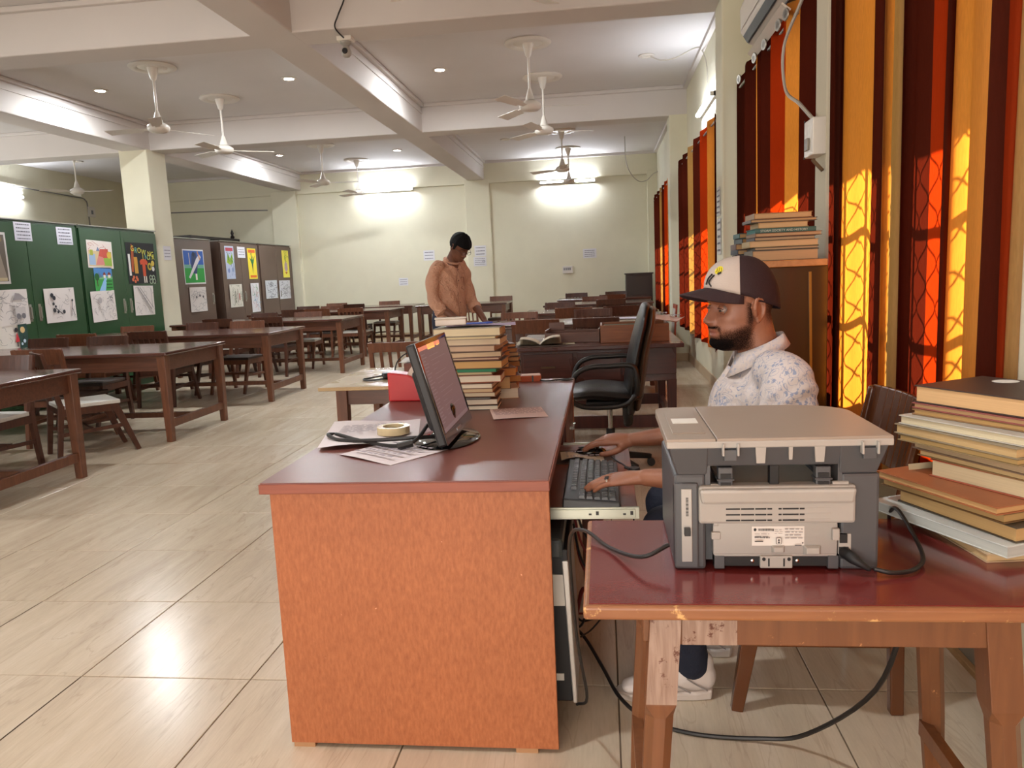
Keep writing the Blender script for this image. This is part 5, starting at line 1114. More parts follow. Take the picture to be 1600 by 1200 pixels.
zc2 = stack('the small rear pile on side cabinet', .655, 3.47, 1.2885, [(.18, .16, .03, '3c4a48', 'a8865c'), (.17, .15, .02, '28303a', 'ab8a60'), (.18, .16, .024, '5a3a34', 'b18a5e'), (.16, .15, .022, '2c3a3c', 'a07c50'), (.17, .15, .02, '2f5a58', 'ab8658')], 'books piled on the cabinet behind the clerk', 0, .012, 6, .1)

for o_ in [q for q in bpy.data.objects if q.get('label', '').startswith('teal book with printed spine')]:
    text_part('STORM SOCIETY AND HISTORY', .0125, mat('spine_print', '#b9c4b8', .7), o_, (-.095, -.0903, .0042), (PI/2, 0, 0), 'spine_title')
None if True else text_part('x', .0115, mat('spine_print', '#c9d4c8', .7), bpy.data.objects['side_cabinet'], (-.075, -.3422+.0, 1.2885+.1065-.0), (PI/2, 0, 0), 'spine_title') if False else None

# ================================================================== PALE SMALL TABLE BEYOND THE DESK
lt_m = wood('pale_veneer', '#a68c66', '#c0a67c', .25, 'X', coat=.3)
t = thing('side_table', 'small pale-topped side table left of the clerk desk', 'table', (-1.13, 4.42, 0))
MB().box(-.405, .45, -.43, .43, .70, .72).build('tabletop', lt_m, t, bevel=.004)
MB().box(-.30, .36, -.34, -.318, .61, .70).box(-.30, .36, .318, .34, .61, .70).box(-.312, -.29, -.33, .33, .61, .70).box(.34, .362, -.33, .33, .61, .70).build('apron', tw_m, t, bevel=.002)
for sx, sy in ((-.30, -.33), (-.30, .33), (.35, -.33), (.35, .33)): turned_leg(MB(), (sx, sy, .70), (sx*1.02, sy*1.02, 0), .03).build('leg', tl_m, t)
t = thing('record_box', 'brown register box on the pale side table', 'box', (-1.02, 4.42, .7205), .1); MB().box(-.12, .18, -.14, .14, 0, .085).build('box', wood('box_wood', '#5a2c20', '#7a4030', .5, 'X'), t, bevel=.004)
page('white_sheets', 'white sheets on top of brown register box', -1.16, 4.29, .8068, .34, .28, .1, 3, 90, .004, 'dcdcd6')
page('open_notebook', 'open notebook with cream pages left of the register box', -1.30, 4.58, .722, .26, .18, .0, 6, 91, .006, 'd8d2b8')
page('paper_scrap', 'white paper scrap at near edge of pale side table', -1.10, 4.02, .722, .14, .08, .3, 1, 92, .002, 'dcdcd8')
t = thing('power_adapter', 'black adapter with its lead on the pale side table', 'adapter', (-1.22, 4.30, .7205), .4); MB().box(-.04, .045, -.028, .028, 0, .034).build('brick', black_m, t, bevel=.006)
MB().tube([(-.04, 0, .02), (-.10, .03, .008), (-.15, .0, .006), (-.12, -.06, .006), (-.05, -.05, .006), (-.02, -.03, .01)], .005, n=6).build('lead', cab_m, t, smooth=True); MB().tube([(.03, .02, .03), (.06, .06, .09), (.12, .08, .13), (.2, .08, .13)], .004, n=6).build('second_lead', cab_m, t, smooth=True)

# ================================================================== DRAWER DESK IN FRONT OF THE RIGHT ROW
D2 = thing('drawer_desk', 'dark wooden desk with drawers behind the black executive chair', 'desk', (-.055, 5.95, 0))
dd = wood('dark_red_wood', '#3c1c16', '#572a20', .28, 'X', coat=.4); ddl = wood('dark_red_leg', '#3c1c16', '#572a20', .35, 'Z')
MB().box(-.575, .60, -.58, .56, .735, .765).build('tabletop', dd, D2, bevel=.006)
MB().box(-.53, .55, -.52, .50, .50, .735).box(.18, .55, -.53, -.51, .55, .735).build('carcass', dd, D2, bevel=.003)
for a, b in ((-.51, -.16), (-.13, .17)):
    d = MB().box(a, b, -.538, -.52, .52, .715).build('drawer', dd, D2, bevel=.003); MB().box((a+b)/2-.05, (a+b)/2+.05, -.552, -.538, .612, .626).build('handle', mat('dark_brass', '#5c4632', .4, metal=.6), d, bevel=.002)
for x, y in ((-.50, -.49), (.52, -.49), (-.50, .47), (.52, .47)): MB().bar((x, y, 0), (x, y, .51), .05, .05, .065, .065).build('leg', ddl, D2, bevel=.003)
for y in (-.49, .47): MB().box(-.50, .52, y-.014, y+.014, .17, .255).build('stretcher', ddl, D2)
for b_ in ((.505, .535), (-.515, -.485)): MB().box(*b_, -.49, .47, .18, .24).build('side_stretcher', ddl, D2)
# things on it
t = thing('open_book', 'open book with fluttering pages at left of the drawer desk', 'book', (-.45, 5.55, .7655), .05)
pgm = pagemat('d9cdb8')
MB().box(-.16, .16, -.11, .11, 0, .006).build('cover', cover('4a3a30'), t)
for sgn, nn in ((-1, 5), (1, 6)):
    for k in range(nn):
        a = .10+.15*k; mb = MB(); pts = [(sgn*.15*u*math.cos(a*(1-u*.6)), .012+.15*u*math.sin(a*(1-.6*u))*1.0) for u in [q/6 for q in range(7)]]
        for i in range(6): mb.add([(pts[i][0], -.1, pts[i][1]), (pts[i+1][0], -.1, pts[i+1][1]), (pts[i+1][0], .1, pts[i+1][1]), (pts[i][0], .1, pts[i][1])], [(0, 1, 2, 3)])
        mb.build('page', pgm, t, clean=False)
page('loose_sheets', 'loose pale sheets spread under the open book', -.62, 5.50, .767, .42, .36, .06, 3, 95, .004, 'b9b49c')
t = thing('file_tray', 'flat wooden file tray in the middle of the drawer desk', 'tray', (-.22, 5.83, .7655), -.04)
twd = wood('tray_wood', '#4c2c20', '#6d4432', .4, 'X')
MB().box(-.20, .20, -.15, .15, 0, .012).build('bottom', twd, t); MB().box(-.20, .20, -.155, -.143, 0, .07).box(-.20, .20, .143, .155, 0, .07).box(.188, .20, -.15, .15, 0, .09).box(-.20, -.188, -.15, .15, 0, .09).box(-.2, -.08, .143, .155, .07, .13).build('sides', twd, t, bevel=.002)
t = thing('wooden_crate', 'open wooden box of papers at right of the drawer desk', 'box', (.22, 5.72, .7655), .0)
cwd = wood('crate_wood', '#6b4024', '#8d5a34', .45, 'X')
MB().box(-.24, .24, -.17, .17, 0, .012).build('bottom', cwd, t)
for a_ in ((-.24, .24, -.175, -.163), (-.24, .24, .163, .175), (-.24, -.228, -.17, .17), (.228, .24, -.17, .17)): MB().box(*a_, 0, .125).build('side', cwd, t, bevel=.002)
MB().box(-.21, .05, -.14, .14, .02, .11).build('papers', pagemat('4a5a44'), t)
for i, (x, y, rz, c, lab) in enumerate(((.33, 5.60, -.25, 'd8a898', 'pink folded card on top of the wooden box'), (.35, 5.66, -.5, 'e0d0c8', 'white sheet sticking out over the wooden box'), (.28, 5.58, -.1, 'd9c4bc', 'lower pale sheet across the wooden box corner'))):
    page('folded_card', lab, x, y, .895+.006*i, .19, .14, rz, 1, 97+i, .02, c, tilt=.12*i)
tag(MB().box(.49, .53, 6.40, 6.44, .7655, 1.02).build('framed_card', mat('pale_red_card', '#c96a50', .5)), 'narrow pale red card standing at the back right corner', 'card') if False else None
# notebook under the standing reader's hand
page('reader_notebook', 'open white notebook under the standing reader\'s hand', -1.12, 7.66, .768, .30, .22, .05, 6, 101, .008, 'd9d6cc')
# pale sheets standing for light on the right tabletops
page('lit_top_sheet', 'pale sheet painting the lit top of first right reading table', -.25, 8.12, .768, .75, .32, 0, 8, 102, .004, 'c9ccd8')
page('lit_top_sheet', 'pale sheet painting the lit top of second right reading table', .1, 10.2, .768, .5, .3, 0, 8, 103, .004, 'd8cfc4')
# dark cupboard in the far right corner
t = thing('corner_cupboard', 'black-brown cupboard in the far right corner by the last curtain', 'cabinet', (.76, 15.7, 0))
cb = mat('black_brown_lacquer', '#2c2320', .35, vary=.2, scale=4); MB().box(-.29, .22, -.23, .3, .05, 1.16).build('body', cb, t, bevel=.005); MB().box(-.31, .24, -.25, .3, 1.16, 1.185).build('top', cb, t, bevel=.003)
MB().box(-.28, .21, -.245, -.23, .1, 1.12).build('door', cb, t, bevel=.003); MB().box(.16, .18, -.262, -.245, .55, .68).build('handle', greyh_m, t)
# framed board leaning on pier
t = thing('leaning_frame', 'framed picture leaning against the second pier', 'picture', (.90, 10.2, 0), 0)
MB().hexa([(-.02, -.2, .25), (.0, -.2, .25), (.0, .2, .25), (-.02, .2, .25)], [(.02, -.2, .80), (.04, -.2, .80), (.04, .2, .80), (.02, .2, .80)]).build('frame', mat('red_frame', '#a0462c', .4), t); MB().hexa([(-.024, -.16, .3), (-.02, -.16, .3), (-.02, .16, .3), (-.024, .16, .3)], [(.012, -.16, .75), (.016, -.16, .75), (.016, .16, .75), (.012, .16, .75)]).build('print', mat('pale_print', '#d9cfc4', .4), t); MB().box(-.03, .02, -.15, .15, 0, .26).build('stand', mat('red_frame', '#a0462c', .4), t)

# ================================================================== EXECUTIVE CHAIR
ex = thing('office_chair', 'black leather executive swivel chair with curved armrests', 'office chair', (.03, 4.95, 0), 0)
lea = mat('black_leather', '#19181a', .35, bump=.25, bscale=120, vary=.1); lea2 = mat('worn_brown_leather', '#4a3628', .4, bump=.2, bscale=90, vary=.25, scale=6)
# faces -x: back at +x
MB().limb([(-.24, 0, .51), (-.1, 0, .525), (.10, 0, .505), (.17, 0, .50)], [(.045, .22), (.055, .25), (.055, .25), (.045, .22)], n=24, ref=(0, 1, 0)).build('seat', lea, ex, smooth=True)
MB().box(-.15, .15, -.17, .17, .43, .475).build('seat_pan', black_m, ex, bevel=.015)
MB().limb([(.125, 0, .40), (.135, 0, .55), (.165, 0, .75), (.215, 0, .95), (.235, 0, 1.04)], [(.035, .20), (.045, .235), (.045, .24), (.040, .215), (.030, .16)], n=28, ref=(0, 1, 0)).build('backrest', lea, ex, smooth=True)
MB().limb([(.165, 0, .42), (.185, 0, .56), (.215, 0, .76), (.262, 0, .95), (.272, 0, 1.02)], [(.028, .18), (.036, .22), (.036, .225), (.03, .20), (.024, .15)], n=28, ref=(0, 1, 0)).build('back_shell', lea2, ex, smooth=True)
for sy in (-1, 1):
    y = sy*.265
    MB().tube([(.16, y*.9, .52), (.165, y, .60), (.14, y, .70), (.0, y, .705), (-.12, y, .700), (-.20, y, .66), (-.235, y, .58), (-.23, y, .50), (-.15, y*.95, .455), (.0, y*.9, .45), (.10, y*.9, .47), (.155, y*.9, .52)], .016, n=10).build('armrest', black_m, ex, smooth=True)
MB().cyl((0, 0, .24), (0, 0, .44), .016, n=14).build('gas_lift', steel_m, ex, smooth=True); MB().cyl((0, 0, .09), (0, 0, .27), .032, .028, n=18).build('lift_cover', black_m, ex, smooth=True)
MB().limb([(.11, -.12, .33), (.11, -.12, .42)], [(.03, .03), (.035, .035)], n=12, ref=(0, 1, 0)).build('tilt_box', black_m, ex, smooth=True)
for k in range(5):
    a = 2*PI*k/5+.3; lg = MB().bar((0.02*math.cos(a), .02*math.sin(a), .10), (.27*math.cos(a), .27*math.sin(a), .065), .04, .05, .028, .03, ref=(0, 0, 1)).build('base_leg', black_m, ex, bevel=.004)
    MB().lathe([(0, -.02), (.026, -.02), (.026, .02), (0, .02)], c=(.27*math.cos(a), .27*math.sin(a), .027), n=14, axis='Y').build('castor', black_m, lg)

# ================================================================== CLERK'S CHAIR
cc = thing('clerk_chair', 'brown polished wooden chair the clerk sits on', 'chair', (.60, 2.36, 0), 0)
ckm = mat('polished_brown', '#5a3218', .25, vary=.12, scale=5, coat=.4)
MB().box(-.21, .20, -.22, .22, .42, .45).build('seat', ckm, cc, bevel=.006)
for sy in (-1, 1):
    y = sy*.20
    MB().bar((-.245, y, 0), (-.175, y, .42), .034, .030, .06, .034).build('leg', ckm, cc, bevel=.004)
    MB().bar((.195, y, 0), (.185, y, .43), .036, .034, .042, .036).build('leg', ckm, cc, bevel=.004)
    MB().limb([(.185, y, .42), (.185, y, .55), (.215, y, .72), (.245, y, .87)], [(.020, .016), (.018, .016), (.018, .015), (.013, .013)], n=10, ref=(0, 1, 0)).build('back_post', ckm, cc, smooth=True)
    MB().box(-.20, .19, y-.01, y+.01, .20, .235).build('stretcher', ckm, cc)
br = MB(); n = 10
for i in range(n):
    ua, ub = -1+2*i/n, -1+2*(i+1)/n
    def pt_(u, z): return (.212+.03*(1-u*u)+(z-.70)*.2, u*.205, z)
    br.hexa([pt_(ua, .66), (pt_(ua, .66)[0]+.016, pt_(ua, .66)[1], .66), (pt_(ub, .66)[0]+.016, pt_(ub, .66)[1], .66), pt_(ub, .66)], [pt_(ua, .885), (pt_(ua, .885)[0]+.014, pt_(ua, .885)[1], .885), (pt_(ub, .885)[0]+.014, pt_(ub, .885)[1], .885), pt_(ub, .885)])
br.build('back_panel', ckm, cc, bevel=.004)

# ================================================================== PEOPLE
skin_c = '#8a5a44'
def skin_mat(name, base, dark, hair=None):
    m, nt, b = new_mat(name); N = nt.nodes; L = nt.links
    tc = N.new('ShaderNodeTexCoord')
    n = N.new('ShaderNodeTexNoise'); n.inputs['Scale'].default_value = 14; n.inputs['Detail'].default_value = 4; L.new(tc.outputs['Object'], n.inputs[0])
    cr = N.new('ShaderNodeValToRGB'); cr.color_ramp.elements[0].position = .3; cr.color_ramp.elements[1].position = .7; cr.color_ramp.elements[0].color = srgb(dark); cr.color_ramp.elements[1].color = srgb(base)
    L.new(n.outputs[0], cr.inputs[0])
    at = N.new('ShaderNodeAttribute'); at.attribute_name = 'hair'
    n2 = N.new('ShaderNodeTexNoise'); n2.inputs['Scale'].default_value = 420; n2.inputs['Detail'].default_value = 2; L.new(tc.outputs['Object'], n2.inputs[0])
    ad = N.new('ShaderNodeMath'); ad.operation = 'MULTIPLY_ADD'; ad.inputs[1].default_value = .7; ad.inputs[2].default_value = -.35; L.new(n2.outputs[0], ad.inputs[0])
    su = N.new('ShaderNodeMath'); su.operation = 'ADD'; L.new(at.outputs['Fac'], su.inputs[0]); L.new(ad.outputs[0], su.inputs[1])
    mr = N.new('ShaderNodeMapRange'); mr.interpolation_type = 'SMOOTHSTEP'; mr.inputs['From Min'].default_value = .14; mr.inputs['From Max'].default_value = .95; L.new(su.outputs[0], mr.inputs[0])
    m2 = N.new('ShaderNodeMath'); m2.operation = 'MULTIPLY'; L.new(mr.outputs[0], m2.inputs[0])
    mm = N.new('ShaderNodeMath'); mm.operation = 'MULTIPLY'; mm.use_clamp = True; mm.inputs[1].default_value = 6; L.new(at.outputs['Fac'], mm.inputs[0]); L.new(mm.outputs[0], m2.inputs[1])
    mx = N.new('ShaderNodeMix'); mx.data_type = 'RGBA'; L.new(m2.outputs[0], mx.inputs['Factor']); L.new(cr.outputs[0], mx.inputs['A']); mx.inputs['B'].default_value = srgb('#0b0706')
    al = N.new('ShaderNodeAttribute'); al.attribute_name = 'lip'
    mx2 = N.new('ShaderNodeMix'); mx2.data_type = 'RGBA'; L.new(al.outputs['Fac'], mx2.inputs['Factor']); L.new(mx.outputs['Result'], mx2.inputs['A']); mx2.inputs['B'].default_value = srgb('#8a5048')
    L.new(mx2.outputs['Result'], b.inputs['Base Color']); b.inputs['Roughness'].default_value = .48
    rg_ = N.new('ShaderNodeMapRange'); rg_.inputs['To Min'].default_value = .46; rg_.inputs['To Max'].default_value = .95; L.new(m2.outputs[0], rg_.inputs[0]); L.new(rg_.outputs[0], b.inputs['Roughness'])
    sp_ = N.new('ShaderNodeMapRange'); sp_.inputs['To Min'].default_value = .5; sp_.inputs['To Max'].default_value = .08; L.new(m2.outputs[0], sp_.inputs[0]); L.new(sp_.outputs[0], b.inputs['Specular IOR Level'])
    b.inputs['Subsurface Weight'].default_value = .06; b.inputs['Subsurface Radius'].default_value = (.01, .004, .002)
    bp = N.new('ShaderNodeBump'); bp.inputs['Strength'].default_value = .12; bp.inputs['Distance'].default_value = .003
    L.new(n2.outputs[0], bp.inputs['Height']); L.new(bp.outputs[0], b.inputs['Normal'])
    return m
def gs(x, s): return math.exp(-(x/s)**2)
def interp(tab, z):
    if z <= tab[0][0]: return tab[0][1]
    for (a, va), (b, vb) in zip(tab, tab[1:]):
        if z <= b:
            t = (z-a)/(b-a); t = t*t*(3-2*t)*.5+t*.5; return va+(vb-va)*t
    return tab[-1][1]
FR = [(-.120, .020), (-.114, .062), (-.104, .082), (-.092, .090), (-.078, .086), (-.066, .088), (-.05, .090), (-.03, .086), (0, .081), (.014, .080), (.03, .090), (.05, .093), (.07, .086), (.09, .068), (.105, .042), (.114, .018), (.118, 0)]
BK = [(-.120, .0), (-.10, -.015), (-.08, -.038), (-.06, -.058), (-.04, -.074), (-.02, -.086), (0, -.095), (.03, -.102), (.05, -.100), (.07, -.090), (.09, -.070), (.105, -.044), (.114, -.02), (.118, 0)]
WD = [(-.120, .014), (-.112, .030), (-.10, .043), (-.085, .052), (-.07, .058), (-.05, .063), (-.02, .069), (0, .072), (.03, .077), (.06, .073), (.08, .062), (.1, .040), (.112, .018), (.118, .002)]
NOSE = [(-.050, 0), (-.044, .004), (-.038, .016), (-.030, .029), (-.022, .030), (-.012, .024), (0, .017), (.012, .009), (.022, .004), (.034, 0)]
def head_mesh(mb, T, nz=84, na=96):
    """+y = face, +z up, metres, centre at eye level"""
    vs_ = []; fs = []
    for i in range(nz+1):
        th = PI*i/nz; z = -.001-.119*math.cos(th)
        F, B, W = interp(FR, z), interp(BK, z), interp(WD, z); c = (F+B)/2*.55
        for j in range(na):
            a = 2*PI*j/na; sa, ca = math.sin(a), math.cos(a)
            e = .86 if ca > 0 else .95
            x = W*math.copysign(abs(sa)**.92, sa)
            y = c+((F-c) if ca > 0 else (c-B))*math.copysign(abs(ca)**e, ca)
            if ca > 0:
                fw = ca
                n = interp(NOSE, z); sg = .008+.006*max(0, min(1, (.02-z)/.05))
                y += n*gs(x, sg)*fw
                y += .010*gs(abs(x)-.013, .007)*gs(z+.032, .009)          # nostril wings
                y -= .011*gs(abs(x)-.031, .016)*gs(z-.003, .012)          # eye sockets
                y += .004*gs(abs(x)-.032, .022)*gs(z-.027, .008)          # brow ridge
                y += .004*gs(abs(x)-.045, .018)*gs(z+.025, .018)          # cheekbone
                y += .0055*gs(x, .022)*gs(z+.056, .005)+.0065*gs(x, .019)*gs(z+.069, .006)   # lips
                y -= .004*gs(x, .024)*gs(z+.0625, .0022); y -= .004*gs(x, .02)*gs(z+.080, .005)
                y -= .002*gs(x, .004)*gs(z+.047, .006)
                y += .004*gs(x, .018)*gs(z+.095, .010)
            vs_.append((x, y, z))
    for i in range(nz):
        for j in range(na): fs.append((i*na+j, i*na+(j+1) % na, (i+1)*na+(j+1) % na, (i+1)*na+j))
    mb.add([T @ Vector(v) for v in vs_], fs)
    for s in (-1, 1):                                                     # ears
        E_ = T @ Matrix.Translation((s*.075, -.008, -.008)) @ Matrix.Rotation(s*math.radians(-18), 4, 'Z') @ Matrix.Rotation(math.radians(-8), 4, 'X')
        k = MB(); k.ball((0, -.004, 0), (.006, .017, .030), 16)
        k.tube([(s*.006, .012, -.012), (s*.009, .014, .010), (s*.010, .004, .030), (s*.011, -.012, .028), (s*.011, -.022, .012), (s*.009, -.018, -.010), (s*.006, -.006, -.026), (s*.004, .006, -.030)], .0042, n=7)
        k.ball((s*.004, .004, -.028), (.005, .007, .008), 10); k.ball((s*.006, .013, -.004), (.005, .004, .007), 10)
        k.xform(E_); mb.add(k.v, k.f)
def remesh(mb, name, m, parent, voxel, smooth_it=2, smooth_f=.5):
    o = mb.build(name, m, parent, clean=True)
    r = o.modifiers.new('r', 'REMESH'); r.mode = 'VOXEL'; r.voxel_size = voxel; r.use_smooth_shade = True
    if smooth_it:
        sm = o.modifiers.new('s', 'SMOOTH'); sm.factor = smooth_f; sm.iterations = smooth_it
    dg = bpy.context.evaluated_depsgraph_get(); dg.update()
    me = bpy.data.meshes.new_from_object(o.evaluated_get(dg)); me.name = name
    o.modifiers.clear(); o.data = me
    if not me.materials: me.materials.append(m)
    me.polygons.foreach_set('use_smooth', [True]*len(me.polygons)); return o
def coords(me):
    a = np.empty(len(me.vertices)*3); me.vertices.foreach_get('co', a); return a.reshape(-1, 3)
def set_attr(me, name, val):
    at = me.attributes.new(name, 'FLOAT', 'POINT'); at.data.foreach_set('value', np.ascontiguousarray(val, dtype=np.float32))
def to_local(co, T):
    Ti = np.array(T.inverted()); return co @ Ti[:3, :3].T + Ti[:3, 3]
def hand(mb, wrist, fwd, up, side, spread=(-.10, -.03, .03, .10), curls=((.25, .35, .3),)*4, thumb=(.5, -.25), sc=1.0, thumb_curl=(.25, .3)):
    """wrist: start of palm; fwd: towards finger tips; up: back of hand; side=+1 thumb on the +X' side of the hand frame"""
    f = Vector(fwd).normalized(); u = Vector(up); u = (u-f*u.dot(f)).normalized(); r = f.cross(u)
    T = Matrix((r, f, u)).transposed().to_4x4(); T.translation = Vector(wrist); s = sc
    k = MB()
    k.limb([(0, -.02*s, 0), (0, .012*s, .001), (0, .045*s, .003), (-.001*side, .082*s, .001)], [(.026*s, .020*s), (.031*s, .018*s), (.040*s, .015*s), (.040*s, .011*s)], n=22, ref=(0, 0, 1))
    k.limb([(side*.018*s, .005*s, -.006), (side*.034*s, .030*s, -.008)], [.016*s, .014*s], n=12, ref=(0, 0, 1))
    L4 = [(.042, .027, .022), (.046, .030, .023), (.043, .028, .022), (.034, .021, .019)]
    for i in range(4):
        x = side*(.030-.020*i)*s; a0 = -side*spread[i]; p = Vector((x, (.078-.004*abs(i-1.2))*s, .002)); pts = [Vector((x*.85, .045*s, .0)), p]; ang = 0
        for j in range(3):
            ang += curls[i % len(curls)][j]; d = Vector((math.sin(a0)*math.cos(ang)*-1, math.cos(a0)*math.cos(ang), -math.sin(ang))); p = p+d*L4[i][j]*s; pts.append(p)
        r0 = (.0088 if i < 3 else .0076)*s
        k.limb(pts, [r0*1.05, r0*1.08, r0, r0*.92, r0*.80], n=12, ref=(0, 0, 1), k=5)
    a = side*thumb[0]; p0 = Vector((side*.022*s, .014*s, -.008)); d = Vector((math.sin(a), math.cos(a), thumb[1])).normalized()
    p1 = p0+d*.040*s; a2 = a-side*thumb_curl[0]; d2 = Vector((math.sin(a2), math.cos(a2), thumb[1]*.6)).normalized(); p2 = p1+d2*.032*s; a3 = a2-side*thumb_curl[1]; d3 = Vector((math.sin(a3), math.cos(a3), thumb[1]*.3)).normalized(); p3 = p2+d3*.026*s
    k.limb([p0, p1, p2, p3], [.014*s, .0115*s, .0105*s, .0085*s], n=12, ref=(0, 0, 1), k=5)
    k.xform(T); mb.add(k.v, k.f); return T
def cloth_pattern(name, base, c1, amount=.5):
    m, nt, b = new_mat(name); N = nt.nodes; L = nt.links
    tc = N.new('ShaderNodeTexCoord')
    def lines(scale, lo, hi, seed, dist):
        mp = N.new('ShaderNodeMapping'); mp.inputs['Location'].default_value = (seed, seed*2, seed*3); L.new(tc.outputs['Object'], mp.inputs[0])
        n = N.new('ShaderNodeTexNoise'); n.inputs['Scale'].default_value = scale; n.inputs['Detail'].default_value = 1; n.inputs['Distortion'].default_value = dist; L.new(mp.outputs[0], n.inputs[0])
        s = N.new('ShaderNodeMath'); s.operation = 'SUBTRACT'; s.inputs[1].default_value = .5; L.new(n.outputs[0], s.inputs[0]); ab = N.new('ShaderNodeMath'); ab.operation = 'ABSOLUTE'; L.new(s.outputs[0], ab.inputs[0])
        r = N.new('ShaderNodeMapRange'); r.inputs['From Min'].default_value = lo; r.inputs['From Max'].default_value = hi; r.inputs['To Min'].default_value = 1; r.inputs['To Max'].default_value = 0; L.new(ab.outputs[0], r.inputs[0]); return r.outputs[0]
    a = lines(17, .014, .030, 1.3, 3.6); v = N.new('ShaderNodeTexVoronoi'); v.inputs['Scale'].default_value = 55; L.new(tc.outputs['Object'], v.inputs['Vector'])
    vr = N.new('ShaderNodeMapRange'); vr.inputs['From Min'].default_value = .24; vr.inputs['From Max'].default_value = .30; vr.inputs['To Min'].default_value = 1; vr.inputs['To Max'].default_value = 0; L.new(v.outputs['Distance'], vr.inputs[0])
    mxm = N.new('ShaderNodeMath'); mxm.operation = 'MAXIMUM'; L.new(a, mxm.inputs[0]); L.new(vr.outputs[0], mxm.inputs[1])
    n2 = N.new('ShaderNodeTexNoise'); n2.inputs['Scale'].default_value = 9; n2.inputs['Detail'].default_value = 2; L.new(tc.outputs['Object'], n2.inputs[0])
    r2 = N.new('ShaderNodeMapRange'); r2.inputs['From Min'].default_value = .36; r2.inputs['From Max'].default_value = .50; L.new(n2.outputs[0], r2.inputs[0])
    mu = N.new('ShaderNodeMath'); mu.operation = 'MULTIPLY'; L.new(mxm.outputs[0], mu.inputs[0]); L.new(r2.outputs[0], mu.inputs[1])
    m3 = N.new('ShaderNodeMath'); m3.operation = 'MULTIPLY'; m3.inputs[1].default_value = amount; L.new(mu.outputs[0], m3.inputs[0])
    mx = N.new('ShaderNodeMix'); mx.data_type = 'RGBA'; L.new(m3.outputs[0], mx.inputs['Factor']); mx.inputs['A'].default_value = srgb(base); mx.inputs['B'].default_value = srgb(c1)
    L.new(mx.outputs['Result'], b.inputs['Base Color']); b.inputs['Roughness'].default_value = .85
    wn = N.new('ShaderNodeTexNoise'); wn.inputs['Scale'].default_value = 11; wn.inputs['Detail'].default_value = 3; wn.inputs['Distortion'].default_value = 1.2; L.new(tc.outputs['Object'], wn.inputs[0])
    bp = N.new('ShaderNodeBump'); bp.inputs['Strength'].default_value = .55; bp.inputs['Distance'].default_value = .02; L.new(wn.outputs[0], bp.inputs['Height']); L.new(bp.outputs[0], b.inputs['Normal'])
    return m
def wrinkle_mat(name, c, vary=.08, s=12, st=.6):
    m = mat(name, c, .85, vary=vary, scale=20); nt = m.node_tree; N = nt.nodes; L = nt.links; b = N['Principled BSDF']
    tc = N.new('ShaderNodeTexCoord'); wn = N.new('ShaderNodeTexNoise'); wn.inputs['Scale'].default_value = s; wn.inputs['Detail'].default_value = 3; wn.inputs['Distortion'].default_value = 1.5; L.new(tc.outputs['Object'], wn.inputs[0])
    bp = N.new('ShaderNodeBump'); bp.inputs['Strength'].default_value = st; bp.inputs['Distance'].default_value = .02; L.new(wn.outputs[0], bp.inputs['Height']); L.new(bp.outputs[0], b.inputs['Normal']); return m
eye_w = mat('eye_white', '#8d7b72', .3); eye_d = mat('eye_iris', '#1d120e', .1); hair_m = mat('black_hair', '#0d0c0e', .7, bump=.7, bscale=220, spec=.15)

# ---------------------------------------------------------------- the clerk (faces -x)
clerk = thing('person', 'man in white and dark cap and white blue-patterned shirt typing at the keyboard', 'person', (.50, 2.33, 0))
ORG = Matrix.Translation((-.50, -2.33, 0))
skin1 = skin_mat('clerk_skin', '#9a664c', '#85543e')
# head frame: face direction
yaw = math.radians(20); fd = Vector((-math.cos(yaw), -math.sin(yaw), -.06)).normalized(); rd = fd.cross(Vector((0, 0, 1))).normalized(); ud = rd.cross(fd)
HT = Matrix((rd, fd, ud)).transposed().to_4x4(); HT.translation = Vector((.397, 2.335, 1.158)); HS = HT @ Matrix.Diagonal((1.03, 1.03, 1.03, 1))
b = MB(); head_mesh(b, HS)
b.limb([(.425, 2.335, 1.13), (.440, 2.335, 1.07), (.462, 2.335, 1.00), (.475, 2.335, .95)], [(.060, .056), (.058, .056), (.066, .066), (.09, .10)], n=28, ref=(0, 1, 0))
# torso, hips, thighs, shins
b.limb([(.475, 2.335, .97), (.480, 2.335, .88), (.505, 2.335, .72), (.56, 2.335, .55), (.585, 2.335, .50)], [(.06, .10), (.08, .14), (.09, .14), (.10, .15), (.10, .15)], n=30, ref=(0, 1, 0))
for s in (-1, 1):
    yh = 2.335+s*.085; kx = .185 if s < 0 else .21; ky = 2.335+s*.13
    b.limb([(.56, yh, .54), (.40, (yh+ky)/2, .545), (kx, ky, .525)], [.082, .075, .058], n=20, ref=(0, 0, 1))
    fx, fy = ((.235, 2.23) if s < 0 else (.335, 2.50))
    b.limb([(kx, ky, .53), ((kx+fx)/2-.01, (ky+fy)/2, .32), (fx, fy, .10)], [.060, .052, .036], n=18, ref=(0, 1, 0))
